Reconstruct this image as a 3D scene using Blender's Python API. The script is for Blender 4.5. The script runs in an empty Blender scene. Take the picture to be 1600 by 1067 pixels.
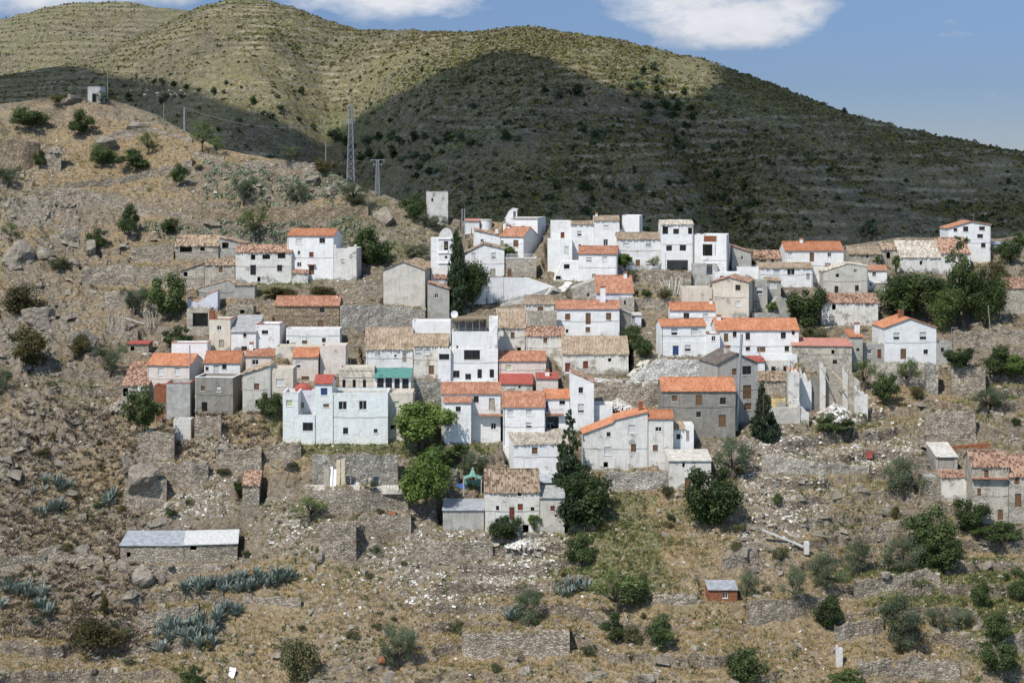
import bpy, math, random
import numpy as np
from mathutils import Vector
rad = math.radians
# ------------------------------------------------------------------ camera, sky, sun
S = bpy.context.scene
F = 2667.0          # focal length in photo pixels
HZ = 240.0          # photo row of the horizon
cam = bpy.data.objects.new("camera", bpy.data.cameras.new("camera"))
S.collection.objects.link(cam); S.camera = cam
cam.location = (0, 0, 0); cam.rotation_euler = (rad(90), 0, 0)
cam.data.sensor_width = 36; cam.data.lens = 36 * F / 1600
cam.data.shift_y = -(533.5 - HZ) / 1600
cam.data.clip_start = 1; cam.data.clip_end = 20000
SUN = Vector((-0.36, -0.50, 0.80)).normalized()
W = bpy.data.worlds.new("World"); S.world = W; W.use_nodes = True
S.view_settings.view_transform = 'Standard'; S.view_settings.look = 'None'
S.view_settings.exposure = 0.30; S.view_settings.gamma = 1
S.cycles.max_bounces = 6; S.cycles.diffuse_bounces = 3; S.cycles.glossy_bounces = 2
S.cycles.use_adaptive_sampling = True; S.cycles.adaptive_threshold = 0.02
sl = bpy.data.lights.new("sun", 'SUN'); sl.energy = 4.0; sl.angle = rad(0.5); sl.color = (1, .96, .89)
so = bpy.data.objects.new("sun", sl); S.collection.objects.link(so)
so.rotation_euler = (-SUN).to_track_quat('-Z', 'Y').to_euler()

class NT:
    """tiny node-graph helper"""
    def __init__(s, tree): s.t = tree; s.n = tree.nodes; s.l = tree.links
    def put(s, sock, v):
        if v is None: return
        if isinstance(v, bpy.types.NodeSocket): s.l.new(v, sock)
        elif isinstance(v, (tuple, list)) and len(v) == 3 and len(sock.default_value) == 4: sock.default_value = (*v, 1)
        else: sock.default_value = v
    def node(s, ty, ins=None, out=0, **kw):
        n = s.n.new(ty)
        for k, v in kw.items(): setattr(n, k, v)
        for k, v in (ins or {}).items(): s.put(n.inputs[k], v)
        return n.outputs[out] if out is not None else n
    def m(s, op, a, b=None, c=None, clamp=False):
        n = s.n.new('ShaderNodeMath'); n.operation = op; n.use_clamp = clamp
        s.put(n.inputs[0], a); s.put(n.inputs[1], b); s.put(n.inputs[2], c); return n.outputs[0]
    def mix(s, f, a, b, mode='MIX'):
        n = s.n.new('ShaderNodeMix'); n.data_type = 'RGBA'; n.blend_type = mode; n.clamp_factor = True
        s.put(n.inputs[0], f); s.put(n.inputs[6], a); s.put(n.inputs[7], b); return n.outputs[2]
    def noise(s, vec, sc, det=4, rough=.55, out=0):
        return s.node('ShaderNodeTexNoise', {'Vector': vec, 'Scale': sc, 'Detail': det, 'Roughness': rough}, out)
    def vor(s, vec, sc, out=0, feature='F1'):
        return s.node('ShaderNodeTexVoronoi', {'Vector': vec, 'Scale': sc}, out, feature=feature)
    def rng(s, v, a, b, c=0., d=1.):
        return s.node('ShaderNodeMapRange', {0: v, 1: a, 2: b, 3: c, 4: d})
    def scale(s, vec, xyz, add=None):
        v = s.node('ShaderNodeVectorMath', {0: vec, 1: xyz}, operation='MULTIPLY')
        return s.node('ShaderNodeVectorMath', {0: v, 1: add}, operation='ADD') if add is not None else v

g = NT(W.node_tree); W.node_tree.nodes.clear()
elev = math.asin(SUN.z)
sky = g.node('ShaderNodeTexSky', out=None, sky_type='NISHITA', sun_disc=False, sun_elevation=elev,
             sun_rotation=math.atan2(SUN.x, SUN.y), altitude=2200, air_density=1.0, dust_density=0.15, ozone_density=2.5)
dirn = g.node('ShaderNodeTexCoord', out='Generated')
sep = g.node('ShaderNodeSeparateXYZ', {0: dirn}, out=None)
yy = g.m('MAXIMUM', sep.outputs[1], 0.05)
az = g.m('DIVIDE', sep.outputs[0], yy); el = g.m('DIVIDE', sep.outputs[2], yy)
cc = g.node('ShaderNodeCombineXYZ', {0: az, 1: g.m('MULTIPLY', el, 2.2), 2: 0.3})
nz = g.noise(cc, 16, 8, .6); nz2 = g.noise(cc, 60, 5, .6)
mask = None
for (px, py, rx, ry, k) in ((1150, 34, 150, 42, 1.25), (1060, 8, 120, 56, 1.1), (1230, 18, 80, 34, 1.1), (620, -4, 170, 44, 1.15), (520, -14, 110, 40, 1), (700, 12, 90, 26, .9),
                            (60, -12, 220, 34, 1.2), (230, -16, 90, 30, 1.), (1960, -60, 160, 60, 1), (-300, 0, 200, 70, 1)):
    dx = g.m('DIVIDE', g.m('SUBTRACT', az, (px - 800) / F), rx / F); dy = g.m('DIVIDE', g.m('SUBTRACT', el, (HZ - py) / F), ry / F)
    r = g.m('ADD', g.m('MULTIPLY', dx, dx), g.m('MULTIPLY', dy, dy))
    b = g.m('MULTIPLY', g.m('POWER', 2.72, g.m('MULTIPLY', g.m('POWER', r, 1.6), -.9)), k)
    mask = b if mask is None else g.m('MAXIMUM', mask, b)
mask = g.m('ADD', mask, g.m('MULTIPLY', g.m('SUBTRACT', nz, .5), 2.1))
mask = g.m('ADD', mask, g.m('MULTIPLY', g.m('SUBTRACT', nz2, .5), 1.0))
cl = g.rng(mask, .36, 1.25)
shade = g.rng(g.m('ADD', g.m('MULTIPLY', nz, .9), g.m('MULTIPLY', mask, -.25)), -.05, .45, 1.05, .66)
skyc = g.mix(1.0, sky.outputs[0], g.mix(g.rng(el, .04, .6), (.215, .245, .345), (1.18, 1.12, 1.02)), 'MULTIPLY')
ccol = g.node('ShaderNodeVectorMath', {0: (4.7, 4.85, 5.15), 1: shade}, operation='MULTIPLY')
col = g.mix(cl, skyc, ccol)
g.node('ShaderNodeOutputWorld', {0: g.node('ShaderNodeBackground', {0: col, 1: 0.15})}, out=None)

# ------------------------------------------------------------------ helpers
rs = np.random.RandomState(7)
random.seed(5)
LINK = S.collection.objects.link
def tag(o, label=None, cat=None, group=None, kind=None):
    if label: o['label'] = label
    if cat: o['category'] = cat
    if group: o['group'] = group
    if kind: o['kind'] = kind
    return o
def empty(name, loc, label, cat, group=None, rz=0.):
    o = bpy.data.objects.new(name, None); LINK(o); o.location = loc; o.rotation_euler = (0, 0, rz)
    o.empty_display_size = .5
    return tag(o, label, cat, group)
def mesh_np(name, V, faces, mats, parent=None, smooth=False, attr=None, loc=None, midx=None, link=True):
    """V (n,3); faces: (m,k) array or list of such arrays"""
    if not isinstance(faces, list): faces = [faces]
    faces = [np.asarray(f, dtype=np.int64) for f in faces if len(f)]
    me = bpy.data.meshes.new(name)
    V = np.asarray(V, dtype=np.float32)
    me.vertices.add(len(V)); me.vertices.foreach_set('co', V.ravel())
    tot = np.concatenate([np.full(len(f), f.shape[1]) for f in faces]); idx = np.concatenate([f.ravel() for f in faces])
    me.loops.add(len(idx)); me.loops.foreach_set('vertex_index', idx.astype(np.int32))
    me.polygons.add(len(tot)); st = np.concatenate([[0], np.cumsum(tot)[:-1]])
    me.polygons.foreach_set('loop_start', st.astype(np.int32))
    for m_ in (mats if isinstance(mats, (list, tuple)) else [mats]): me.materials.append(m_)
    if midx is not None: me.polygons.foreach_set('material_index', np.asarray(midx, dtype=np.int32))
    me.polygons.foreach_set('use_smooth', np.full(len(tot), smooth))
    if attr is not None:
        for k, a in attr.items():
            c = me.color_attributes.new(k, 'FLOAT_COLOR', 'POINT'); c.data.foreach_set('color', a.astype(np.float32).ravel())
    me.update(calc_edges=True); me.validate()
    o = bpy.data.objects.new(name, me)
    if link: LINK(o)
    if parent is not None: o.parent = parent
    if loc is not None: o.location = loc
    return o
class MB:
    """collects boxes, tubes and polygons; build() links them as one mesh object"""
    def __init__(s): s.v = []; s.f = []; s.mi = []
    def add(s, vs, fs, mi=0):
        n = len(s.v); s.v += [tuple(v) for v in vs]
        for f in fs: s.f.append(tuple(i + n for i in f)); s.mi.append(mi)
    def box(s, x0, x1, y0, y1, z0, z1, mi=0):
        s.add([(x, y, z) for z in (z0, z1) for y in (y0, y1) for x in (x0, x1)],
              [(0, 2, 3, 1), (4, 5, 7, 6), (0, 1, 5, 4), (2, 6, 7, 3), (0, 4, 6, 2), (1, 3, 7, 5)], mi)
    def tube(s, pts, rr, n=6, mi=0, cap=True):
        base = len(s.v); pts = [Vector(p) for p in pts]
        for i, p in enumerate(pts):
            d = (pts[min(i + 1, len(pts) - 1)] - pts[max(i - 1, 0)]).normalized()
            a = d.orthogonal().normalized() if abs(d.z) < .9 else Vector((1, 0, 0)); b = d.cross(a).normalized(); a = b.cross(d)
            r = rr[i] if isinstance(rr, (list, tuple)) else rr
            for k in range(n):
                t = 2 * math.pi * k / n; s.v.append(tuple(p + (a * math.cos(t) + b * math.sin(t)) * r))
        for i in range(len(pts) - 1):
            for k in range(n):
                k2 = (k + 1) % n; s.f.append((base + i * n + k, base + i * n + k2, base + (i + 1) * n + k2, base + (i + 1) * n + k)); s.mi.append(mi)
        if cap:
            s.f.append(tuple(base + k for k in range(n))[::-1]); s.mi.append(mi)
            s.f.append(tuple(base + (len(pts) - 1) * n + k for k in range(n))); s.mi.append(mi)
    def build(s, name, mats, parent=None, smooth=False, loc=None, link=True):
        me = bpy.data.meshes.new(name); me.from_pydata(s.v, [], s.f)
        for m_ in (mats if isinstance(mats, (list, tuple)) else [mats]): me.materials.append(m_)
        me.polygons.foreach_set('material_index', s.mi); me.polygons.foreach_set('use_smooth', [smooth] * len(s.f)); me.update()
        o = bpy.data.objects.new(name, me)
        if link: LINK(o)
        if parent is not None: o.parent = parent
        if loc is not None: o.location = loc
        return o
def vn(x, y, seed=0):
    xi = np.floor(x).astype(np.int64); yi = np.floor(y).astype(np.int64); fx = x - xi; fy = y - yi
    fx = fx * fx * (3 - 2 * fx); fy = fy * fy * (3 - 2 * fy)
    def h(a, b):
        k = (a * 374761393 + b * 668265263 + seed * 974634777) & 0xffffffff
        k = ((k ^ (k >> 13)) * 1274126177) & 0xffffffff; k = k ^ (k >> 16)
        return (k & 0xffffff) / float(0xffffff)
    return (h(xi, yi) * (1 - fx) + h(xi + 1, yi) * fx) * (1 - fy) + (h(xi, yi + 1) * (1 - fx) + h(xi + 1, yi + 1) * fx) * fy
def fbm(x, y, o=4, seed=0, g_=.5):
    s = 0; a = 1; t = 0
    for i in range(o): s = s + a * vn(x * 2 ** i, y * 2 ** i, seed + i * 17); t += a; a *= g_
    return s / t - .5
def sst(a, b, x): t = np.clip((x - a) / (b - a), 0, 1); return t * t * (3 - 2 * t)

# ------------------------------------------------------------------ materials
MATS = {}
def newmat(name, rough=.9, spec=.2):
    m = bpy.data.materials.new(name); m.use_nodes = True; t = NT(m.node_tree)
    b = m.node_tree.nodes['Principled BSDF']; b.inputs['Roughness'].default_value = rough; b.inputs['Specular IOR Level'].default_value = spec
    MATS[name] = m; return m, t, b
def bump(t, b, h, strength=.5, dist=.1):
    t.put(b.inputs['Normal'], t.node('ShaderNodeBump', {'Height': h, 'Strength': strength, 'Distance': dist}))
def ocoord(t):
    c = t.node('ShaderNodeTexCoord', out='Object'); r = t.node('ShaderNodeObjectInfo', out='Random')
    k = t.m('MULTIPLY', r, 91.7)
    return c, t.node('ShaderNodeVectorMath', {0: c, 1: t.node('ShaderNodeCombineXYZ', {0: k, 1: k, 2: t.m('MULTIPLY', k, .37)})}, operation='ADD')
def plain(name, col, rough=.8, var=.15, spec=.2, metal=0., nsc=3.):
    m, t, b = newmat(name, rough, spec); c, v = ocoord(t)
    n = t.noise(v, nsc, 4); k = t.rng(n, .3, .7, 1 - var, 1 + var)
    t.put(b.inputs['Base Color'], t.node('ShaderNodeVectorMath', {0: col, 1: k}, operation='MULTIPLY'))
    b.inputs['Metallic'].default_value = metal
    return m
def stone_nodes(t, v, lo=(.17, .14, .105), hi=(.56, .49, .39), sx=1.7, sz=3.6, tint=None):
    w = t.noise(v, 1.2, 3, out=1); v = t.node('ShaderNodeVectorMath', {0: v, 1: t.scale(w, (.35, .35, .2))}, operation='ADD')
    sv = t.scale(v, (sx, sx, sz)); vc = t.node('ShaderNodeSeparateColor', {0: t.vor(sv, 1, 1)}, out=0)
    e = t.vor(sv, 1, 0, 'DISTANCE_TO_EDGE'); n = t.noise(v, .35, 5); n2 = t.noise(v, 6, 3)
    c = t.mix(t.m('ADD', t.m('MULTIPLY', vc, .75), t.m('MULTIPLY', t.m('SUBTRACT', n, .4), 1.1), clamp=True), lo, hi)
    if tint: c = t.mix(t.rng(n, .45, .65), c, tint, 'MULTIPLY')
    c = t.mix(t.rng(e, .02, .15, .8, 0), c, tuple(k * .4 for k in lo))
    c = t.mix(t.rng(n2, .4, .7, 0, .35), c, tuple(k * .8 for k in hi))
    return c, t.m('ADD', t.m('MINIMUM', e, .25), t.m('MULTIPLY', n2, .2))
def stone(name, **kw):
    m, t, b = newmat(name, .95, .1); c, v = ocoord(t); col, h = stone_nodes(t, v, **kw)
    t.put(b.inputs['Base Color'], col); bump(t, b, h, .9, .25); return m
def plaster(name, base, patch=(.30, .28, .25), amt=.1, dirt=.25, stones=False, low=1.6):
    m, t, b = newmat(name, .92, .12); c, v = ocoord(t)
    z = t.node('ShaderNodeSeparateXYZ', {0: c}, out=2)
    n = t.noise(v, .55, 6, .6); nf = t.noise(v, 4., 4); st = t.noise(t.scale(v, (2.2, 2.2, .22)), 1.4, 4)
    col = t.mix(t.rng(n, .3, .72), tuple(k * 1.03 for k in base), tuple(base[i] * (1 - dirt * (.45, .5, .62)[i]) for i in range(3)))
    col = t.mix(t.rng(st, .5, .78, 0, dirt * 1.6), col, tuple(k * .5 for k in base))
    lowk = t.rng(z, 0., low, .16, 0.)
    pm = t.rng(t.m('ADD', t.m('ADD', n, t.m('MULTIPLY', nf, .18)), lowk), .80 - amt, .82 - amt + .06)
    if stones: pc, ph = stone_nodes(t, v, lo=(.27, .23, .18), hi=(.56, .51, .43))
    else: pc = t.mix(nf, tuple(k * .7 for k in patch), tuple(min(1, k * 1.3) for k in patch)); ph = nf
    col = t.mix(pm, col, pc)
    t.put(b.inputs['Base Color'], col)
    bump(t, b, t.m('ADD', t.m('ADD', t.m('MULTIPLY', n, .8), t.m('MULTIPLY', nf, .25)), t.m('MULTIPLY', pm, -.3)), .6, .35)
    return m
def tiles(name, cols, var=.5, lich=.2):
    m, t, b = newmat(name, .9, .15); c, v = ocoord(t)
    s = t.scale(v, (1 / .30, 1 / .55, 0)); cell = t.node('ShaderNodeVectorMath', {0: s}, operation='FLOOR')
    wn = t.node('ShaderNodeTexWhiteNoise', {0: cell}, noise_dimensions='2D')
    n = t.noise(v, .5, 5, .6); nf = t.noise(v, 5, 3)
    k = t.m('ADD', t.m('MULTIPLY', wn, var), t.m('ADD', t.m('MULTIPLY', n, 1.1 - var * .7), t.m('MULTIPLY', nf, .12)))
    k = t.m('SUBTRACT', k, .12, clamp=True)
    r = t.node('ShaderNodeValToRGB', {0: k}, out=None); e = r.color_ramp.elements
    e[0].position = .2; e[0].color = (*cols[0], 1); e[1].position = .8; e[1].color = (*cols[2], 1)
    x = e.new(.5); x.color = (*cols[1], 1)
    col = t.mix(t.rng(t.noise(v, 1.7, 5, .65), .58, .70, 0, lich), r.outputs[0], (.40, .37, .27))
    t.put(b.inputs['Base Color'], t.node('ShaderNodeVectorMath', {0: col, 1: t.rng(t.node('ShaderNodeObjectInfo', out='Random'), 0, 1, .84, 1.12)}, operation='MULTIPLY'))
    bump(t, b, t.m('ADD', wn, nf), .4, .06); return m
plaster('white', (.73, .722, .71), amt=.05, dirt=.2, low=.9)
plaster('white2', (.71, .70, .68), amt=.075, dirt=.3, low=1.2)
plaster('whiteold', (.66, .64, .60), amt=.12, dirt=.4, low=1.4)
plaster('whitestone', (.66, .63, .575), amt=.125, dirt=.42, stones=True, low=1.6)
plaster('cream', (.62, .56, .47), amt=.1, dirt=.35)
plaster('creamgrey', (.54, .51, .455), patch=(.42, .40, .36), amt=.14, dirt=.4)
plaster('grey', (.41, .395, .36), patch=(.31, .30, .275), amt=.15, dirt=.45)
plaster('darkgrey', (.27, .255, .225), patch=(.215, .2, .175), amt=.2, dirt=.5)
plaster('pink', (.66, .58, .52), amt=.06, dirt=.3)
plaster('teal', (.69, .72, .705), patch=(.70, .68, .62), amt=.14, dirt=.25)
plaster('lavender', (.60, .60, .66), amt=.08, dirt=.2)
plaster('yellow', (.62, .47, .20), amt=.08, dirt=.3)
plaster('stoneplaster', (.47, .43, .36), amt=.26, dirt=.5, stones=True, low=3)
stone('stone'); stone('stonegrey', lo=(.18, .165, .14), hi=(.54, .5, .43)); stone('stonebrown', lo=(.15, .11, .075), hi=(.46, .36, .25))
stone('stonewhite', lo=(.42, .40, .36), hi=(.80, .78, .74)); stone('brick', lo=(.26, .10, .05), hi=(.46, .2, .11), sx=3.5, sz=8)
stone('drystone', lo=(.11, .09, .068), hi=(.56, .48, .38), sx=2.0, sz=4.4)
tiles('orange', ((.28, .11, .06), (.40, .165, .085), (.48, .235, .14)), .35, .15)
tiles('orange2', ((.23, .105, .068), (.335, .155, .095), (.43, .24, .16)), .4, .25)
tiles('old', ((.10, .07, .05), (.235, .165, .115), (.40, .31, .22)), .7, .35)
tiles('oldred', ((.10, .06, .045), (.26, .145, .10), (.42, .28, .20)), .7, .3)
tiles('buff', ((.17, .125, .088), (.31, .235, .165), (.44, .365, .28)), .3, .3)
tiles('oldwhite', ((.22, .18, .135), (.39, .34, .27), (.55, .50, .43)), .6, .3)
tiles('slate', ((.085, .07, .06), (.14, .115, .10), (.2, .17, .15)), .4, .12)
plain('redpaint', (.33, .085, .065), .85, .35); plain('lightred', (.46, .21, .16), .85, .2, nsc=1)
plain('track', (.33, .265, .165), .95, .3, nsc=1.5); plain('greysheet', (.40, .42, .44), .45, .3, .4, .2, 1.2); plain('whitesheet', (.54, .54, .52), .6, .3)
plain('roofgrey', (.33, .33, .32), .9, .3, nsc=1.3); plain('palefloor', (.50, .47, .41), .95, .35, nsc=1.2)
plain('teal_sheet', (.10, .25, .21), .5, .2); plain('concrete', (.37, .36, .33), .95, .25, nsc=1.1); plain('conlight', (.55, .53, .49), .95, .25)
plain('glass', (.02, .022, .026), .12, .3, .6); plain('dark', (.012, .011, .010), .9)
plain('blind', (.52, .52, .50), .7, .08); plain('frame', (.60, .59, .56), .6, .1); plain('frame_brown', (.10, .055, .03), .7)
plain('wood', (.15, .085, .045), .8, .4, nsc=5); plain('wood_red', (.16, .045, .03), .8, .3); plain('blue', (.035, .06, .16), .6)
plain('greenblind', (.42, .46, .28), .7); plain('sill', (.66, .64, .60), .8, .12); plain('palewood', (.50, .42, .30), .8, .25, nsc=4)
plain('greywood', (.33, .29, .24), .9, .35, nsc=4); plain('metal', (.34, .35, .36), .5, .15, .5, .5); plain('pole', (.26, .24, .21), .8, .2)
plain('whitepaint', (.78, .78, .77), .6, .06); plain('rust', (.28, .11, .06), .8, .3); plain('skin', (.45, .28, .2), .6); plain('cloth', (.45, .48, .55), .9)
plain('hair', (.03, .02, .015), .7); plain('trousers', (.12, .13, .17), .9); plain('terracotta', (.34, .14, .08), .8, .2)
plain('net', (.17, .33, .27), .8, .3); plain('tarp_blue', (.06, .12, .34), .7)
plain('bell', (.10, .08, .05), .4, .2, .5, .8); plain('reed', (.24, .19, .12), .95, .5, nsc=8)
def leafmat(name, lo, hi, tr=.25, sc=.9):
    m, t, b = newmat(name, .6, .25); c, v = ocoord(t)
    r = t.node('ShaderNodeObjectInfo', out='Random')
    k = t.m('ADD', t.noise(v, sc, 4, .6), t.m('MULTIPLY', t.m('SUBTRACT', r, .5), .25)); k2 = t.node('ShaderNodeTexWhiteNoise', {0: t.node('ShaderNodeVectorMath', {0: t.scale(v, (3, 3, 3))}, operation='FLOOR')}, noise_dimensions='3D')
    col = t.mix(t.rng(t.m('ADD', k, t.m('MULTIPLY', k2, .25)), .38, .86), lo, hi)
    t.put(b.inputs['Base Color'], col)
    tl = t.node('ShaderNodeBsdfTranslucent', {0: t.mix(1, col, (1.3, 1.4, .7), 'MULTIPLY')})
    mx = t.node('ShaderNodeMixShader', {0: tr, 1: b.outputs[0], 2: tl})
    t.put(m.node_tree.nodes['Material Output'].inputs[0], mx); return m
leafmat('lf_bright', (.060, .095, .020), (.165, .225, .055)); leafmat('lf_dark', (.020, .034, .012), (.075, .105, .034))
leafmat('lf_mid', (.038, .058, .020), (.11, .145, .05)); leafmat('lf_olive', (.055, .072, .040), (.15, .18, .105))
leafmat('lf_pine', (.026, .045, .014), (.11, .145, .042)); leafmat('lf_conifer', (.018, .032, .015), (.06, .088, .038))
leafmat('lf_scrub', (.06, .065, .030), (.16, .155, .075)); leafmat('lf_brown', (.055, .050, .020), (.13, .11, .04))
leafmat('lf_agave', (.12, .15, .135), (.27, .31, .275), .1); leafmat('lf_prickly', (.12, .15, .09), (.33, .34, .24), .05)
leafmat('lf_almond', (.07, .10, .032), (.18, .22, .08)); leafmat('lf_grass', (.30, .22, .10), (.50, .40, .22), .3)
leafmat('lf_greengrass', (.09, .12, .03), (.22, .25, .08), .3); leafmat('lf_dead', (.16, .12, .09), (.38, .31, .24), .05)
leafmat('lf_broom', (.11, .12, .025), (.24, .22, .05)); leafmat('lf_farscrub', (.080, .068, .034), (.185, .158, .072), .1)
m, t, b = newmat('bark', .95, .1); c, v = ocoord(t); n_ = t.noise(t.scale(v, (6, 6, 1.5)), 1, 4)
t.put(b.inputs['Base Color'], t.mix(n_, (.045, .035, .028), (.17, .14, .11))); bump(t, b, n_, .8, .05)
m, t, b = newmat('rockmat', .93, .15); c, v = ocoord(t)
n_ = t.noise(v, .6, 6, .6); n2 = t.noise(t.scale(v, (1, 1, 3)), 3, 5); cr_ = t.vor(v, .8, 0, 'DISTANCE_TO_EDGE')
col = t.mix(t.rng(n_, .3, .7), (.17, .145, .115), (.36, .32, .265)); col = t.mix(t.rng(n2, .5, .7, 0, .6), col, (.27, .21, .14))
t.put(b.inputs['Base Color'], t.mix(t.rng(cr_, 0, .04, .6, 0), col, (.07, .06, .05))); bump(t, b, t.m('ADD', n2, n_), .8, .3)
m, t, b = newmat('cloudmat', .95, 0); b.inputs['Base Color'].default_value = (.85, .85, .87, 1)
t.put(m.node_tree.nodes['Material Output'].inputs[0], t.node('ShaderNodeMixShader', {0: .37, 1: b.outputs[0], 2: t.node('ShaderNodeBsdfTransparent')}))

def terrain_mat(name, far=False):
    m, t, b = newmat(name, .97, .08)
    v = t.node('ShaderNodeNewGeometry', out='Position'); a = t.node('ShaderNodeVertexColor', out=None, layer_name='mask')
    s = t.node('ShaderNodeSeparateColor', {0: a.outputs[0]}, out=None); G, ST, RU, RK = s.outputs[0], s.outputs[1], s.outputs[2], a.outputs[1]
    nb = t.noise(v, .045 if not far else .012, 5, .6); nm = t.noise(v, .3 if not far else .08, 5, .65); nf = t.noise(v, 1.6 if not far else .45, 5, .7)
    ng = t.noise(v, .11 if not far else .03, 4, .6)
    sc = 1.5 if not far else .5
    vv = t.node('ShaderNodeVectorMath', {0: v, 1: t.scale(t.noise(v, 1, 2, out=1), (.5, .5, .5))}, operation='ADD')
    vo = t.vor(t.scale(vv, (1, 1, 1.6)), sc, None); vo = vo.node if hasattr(vo, 'node') else vo
    cell = t.node('ShaderNodeSeparateColor', {0: vo.outputs[1]}, out=0); vd = vo.outputs[0]
    vo2 = t.vor(vv, sc * 2.7, None); cell2 = t.node('ShaderNodeSeparateColor', {0: vo2.outputs[1]}, out=1)
    if not far:
        c = t.mix(t.rng(nm, .35, .65), (.16, .125, .085), (.30, .255, .195))
        c = t.mix(t.rng(nb, .45, .65, 0, .5), c, (.205, .15, .09))
    else:
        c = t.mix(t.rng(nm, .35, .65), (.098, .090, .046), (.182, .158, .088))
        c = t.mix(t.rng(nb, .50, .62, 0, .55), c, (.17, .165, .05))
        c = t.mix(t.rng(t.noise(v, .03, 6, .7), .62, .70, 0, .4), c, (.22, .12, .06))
    stv = t.rng(t.m('ADD', t.m('ADD', t.m('MULTIPLY', nm, .5), t.m('MULTIPLY', nf, .5)), t.m('MULTIPLY', t.m('SUBTRACT', ST, .3), .75)), .525, .63, 0, .85)
    c = t.mix(stv, c, t.mix(nf, (.235, .155, .075), (.43, .32, .17)) if not far else t.mix(nf, (.135, .12, .048), (.27, .24, .105)))
    gv = t.rng(t.m('ADD', t.m('ADD', t.m('MULTIPLY', ng, .5), t.m('MULTIPLY', nf, .5)), t.m('MULTIPLY', t.m('SUBTRACT', G, .22), .75)), .52, .61, 0, .9)
    c = t.mix(gv, c, t.mix(nf, (.06, .075, .022), (.20, .21, .075)))
    # loose stones
    thr = t.m('ADD', t.m('SUBTRACT', cell, t.m('MULTIPLY', RU, .75)), t.m('MULTIPLY', t.m('SUBTRACT', .5, nm), 1.2))
    sm = t.m('MULTIPLY', t.rng(thr, .26, .20), t.rng(vd, .42, .36))
    c = t.mix(t.m('MULTIPLY', sm, .75), c, t.mix(cell2, (.18, .155, .12), (.44, .395, .325)))
    sm2 = t.m('MULTIPLY', t.rng(t.m('SUBTRACT', cell2, t.m('MULTIPLY', RU, .5)), .30, .26), .7)
    c = t.mix(sm2, c, t.mix(cell, (.14, .115, .088), (.38, .34, .28)))
    # built stone risers
    stc, sth = stone_nodes(t, v, lo=(.10, .08, .06), hi=(.46, .39, .31), sx=1.7 if not far else .5, sz=3.4 if not far else 1.0)
    c = t.mix(RK, c, stc if not far else t.mix(nf, (.22, .19, .125), (.46, .41, .30)))
    if not far:
        rk = t.node('ShaderNodeSeparateColor', {0: t.node('ShaderNodeVertexColor', layer_name='rock')}, out=0)
        rv = t.node('ShaderNodeVectorRotate', {0: v, 1: (0, 0, 0), 2: (0, 1, 0), 3: .6}); rn = t.noise(t.scale(rv, (.5, .5, 2.2)), .8, 6, .65); rc_ = t.vor(t.scale(rv, (.45, .45, 1.1)), .8, 0, 'DISTANCE_TO_EDGE')
        rcol = t.mix(rn, (.15, .128, .10), (.42, .375, .305)); rcol = t.mix(t.rng(nb, .45, .6, 0, .5), rcol, (.26, .19, .12)); rcol = t.mix(t.rng(rc_, 0, .05, .85, 0), rcol, (.05, .042, .035))
        c = t.mix(t.rng(t.m('ADD', rk, t.m('MULTIPLY', t.m('SUBTRACT', nm, .5), 1.6)), .42, .56), c, rcol)
    c = t.mix(t.rng(nf, .60, .38, 0, .45), c, (.07, .055, .04), 'MIX')
    t.put(b.inputs['Base Color'], c)
    h = t.m('ADD', t.m('ADD', t.m('MULTIPLY', nf, 1.0), t.m('MULTIPLY', sm, .5)), t.m('MULTIPLY', sth, .5))
    bump(t, b, h, .9, .45 if not far else 1.2)
    return m
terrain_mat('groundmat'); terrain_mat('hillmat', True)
# ------------------------------------------------------------------ near hillside
PR = [(1300, 222), (1067, 252), (900, 274), (700, 302), (560, 330), (400, 376), (300, 402), (200, 430), (100, 460)]
def Dof(u, row):
    u = np.asarray(u, float); row = np.asarray(row, float)
    d = np.interp(row, [p[0] for p in PR][::-1], [p[1] for p in PR][::-1])
    return d + 4 * np.sin(u / 310 + 1) + 2.2 * np.sin(u / 97.) + 5 * (fbm(u / 210, row / 150, 2, 3))
CR = [(-700, 130), (-200, 150), (0, 163), (80, 150), (150, 152), (200, 163), (250, 183), (300, 210), (345, 234), (400, 243), (460, 252), (500, 258), (560, 290), (620, 312), (680, 332),
      (730, 346), (850, 350), (1000, 362), (1090, 372), (1150, 388), (1200, 391), (1330, 384), (1420, 371), (1500, 372), (1560, 374), (1620, 362), (1900, 350), (2400, 340)]
def crest(u): return np.interp(u, [p[0] for p in CR], [p[1] for p in CR])
def P3(x, row, D): return Vector(((x - 800) / F * D, D, (HZ - row) / F * D))
US = np.concatenate([np.linspace(-420, -22, 90)[:-1], np.arange(-20, 1622, 1.45), np.linspace(1624, 2050, 90)])
RS = np.concatenate([np.linspace(1300, 1092, 40)[:-1], np.arange(1090, 190, -1.1), np.linspace(188, 20, 60)])
UU, RR = np.meshgrid(US, RS, indexing='ij')
CC = crest(UU) + 5 * fbm(UU / 40, UU * 0, 3, 5)
sb = np.maximum(CC - RR, 0); RE = np.maximum(RR, CC)
DD = Dof(UU, RE) + sb * .42
ZZ = (HZ - RE) / F * Dof(UU, RE) - .35 * (.42 * sb) * sst(0, 60, sb) - .0004 * sb * sb
XX = (UU - 800) / F * DD
front = (sb <= 0)
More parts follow.
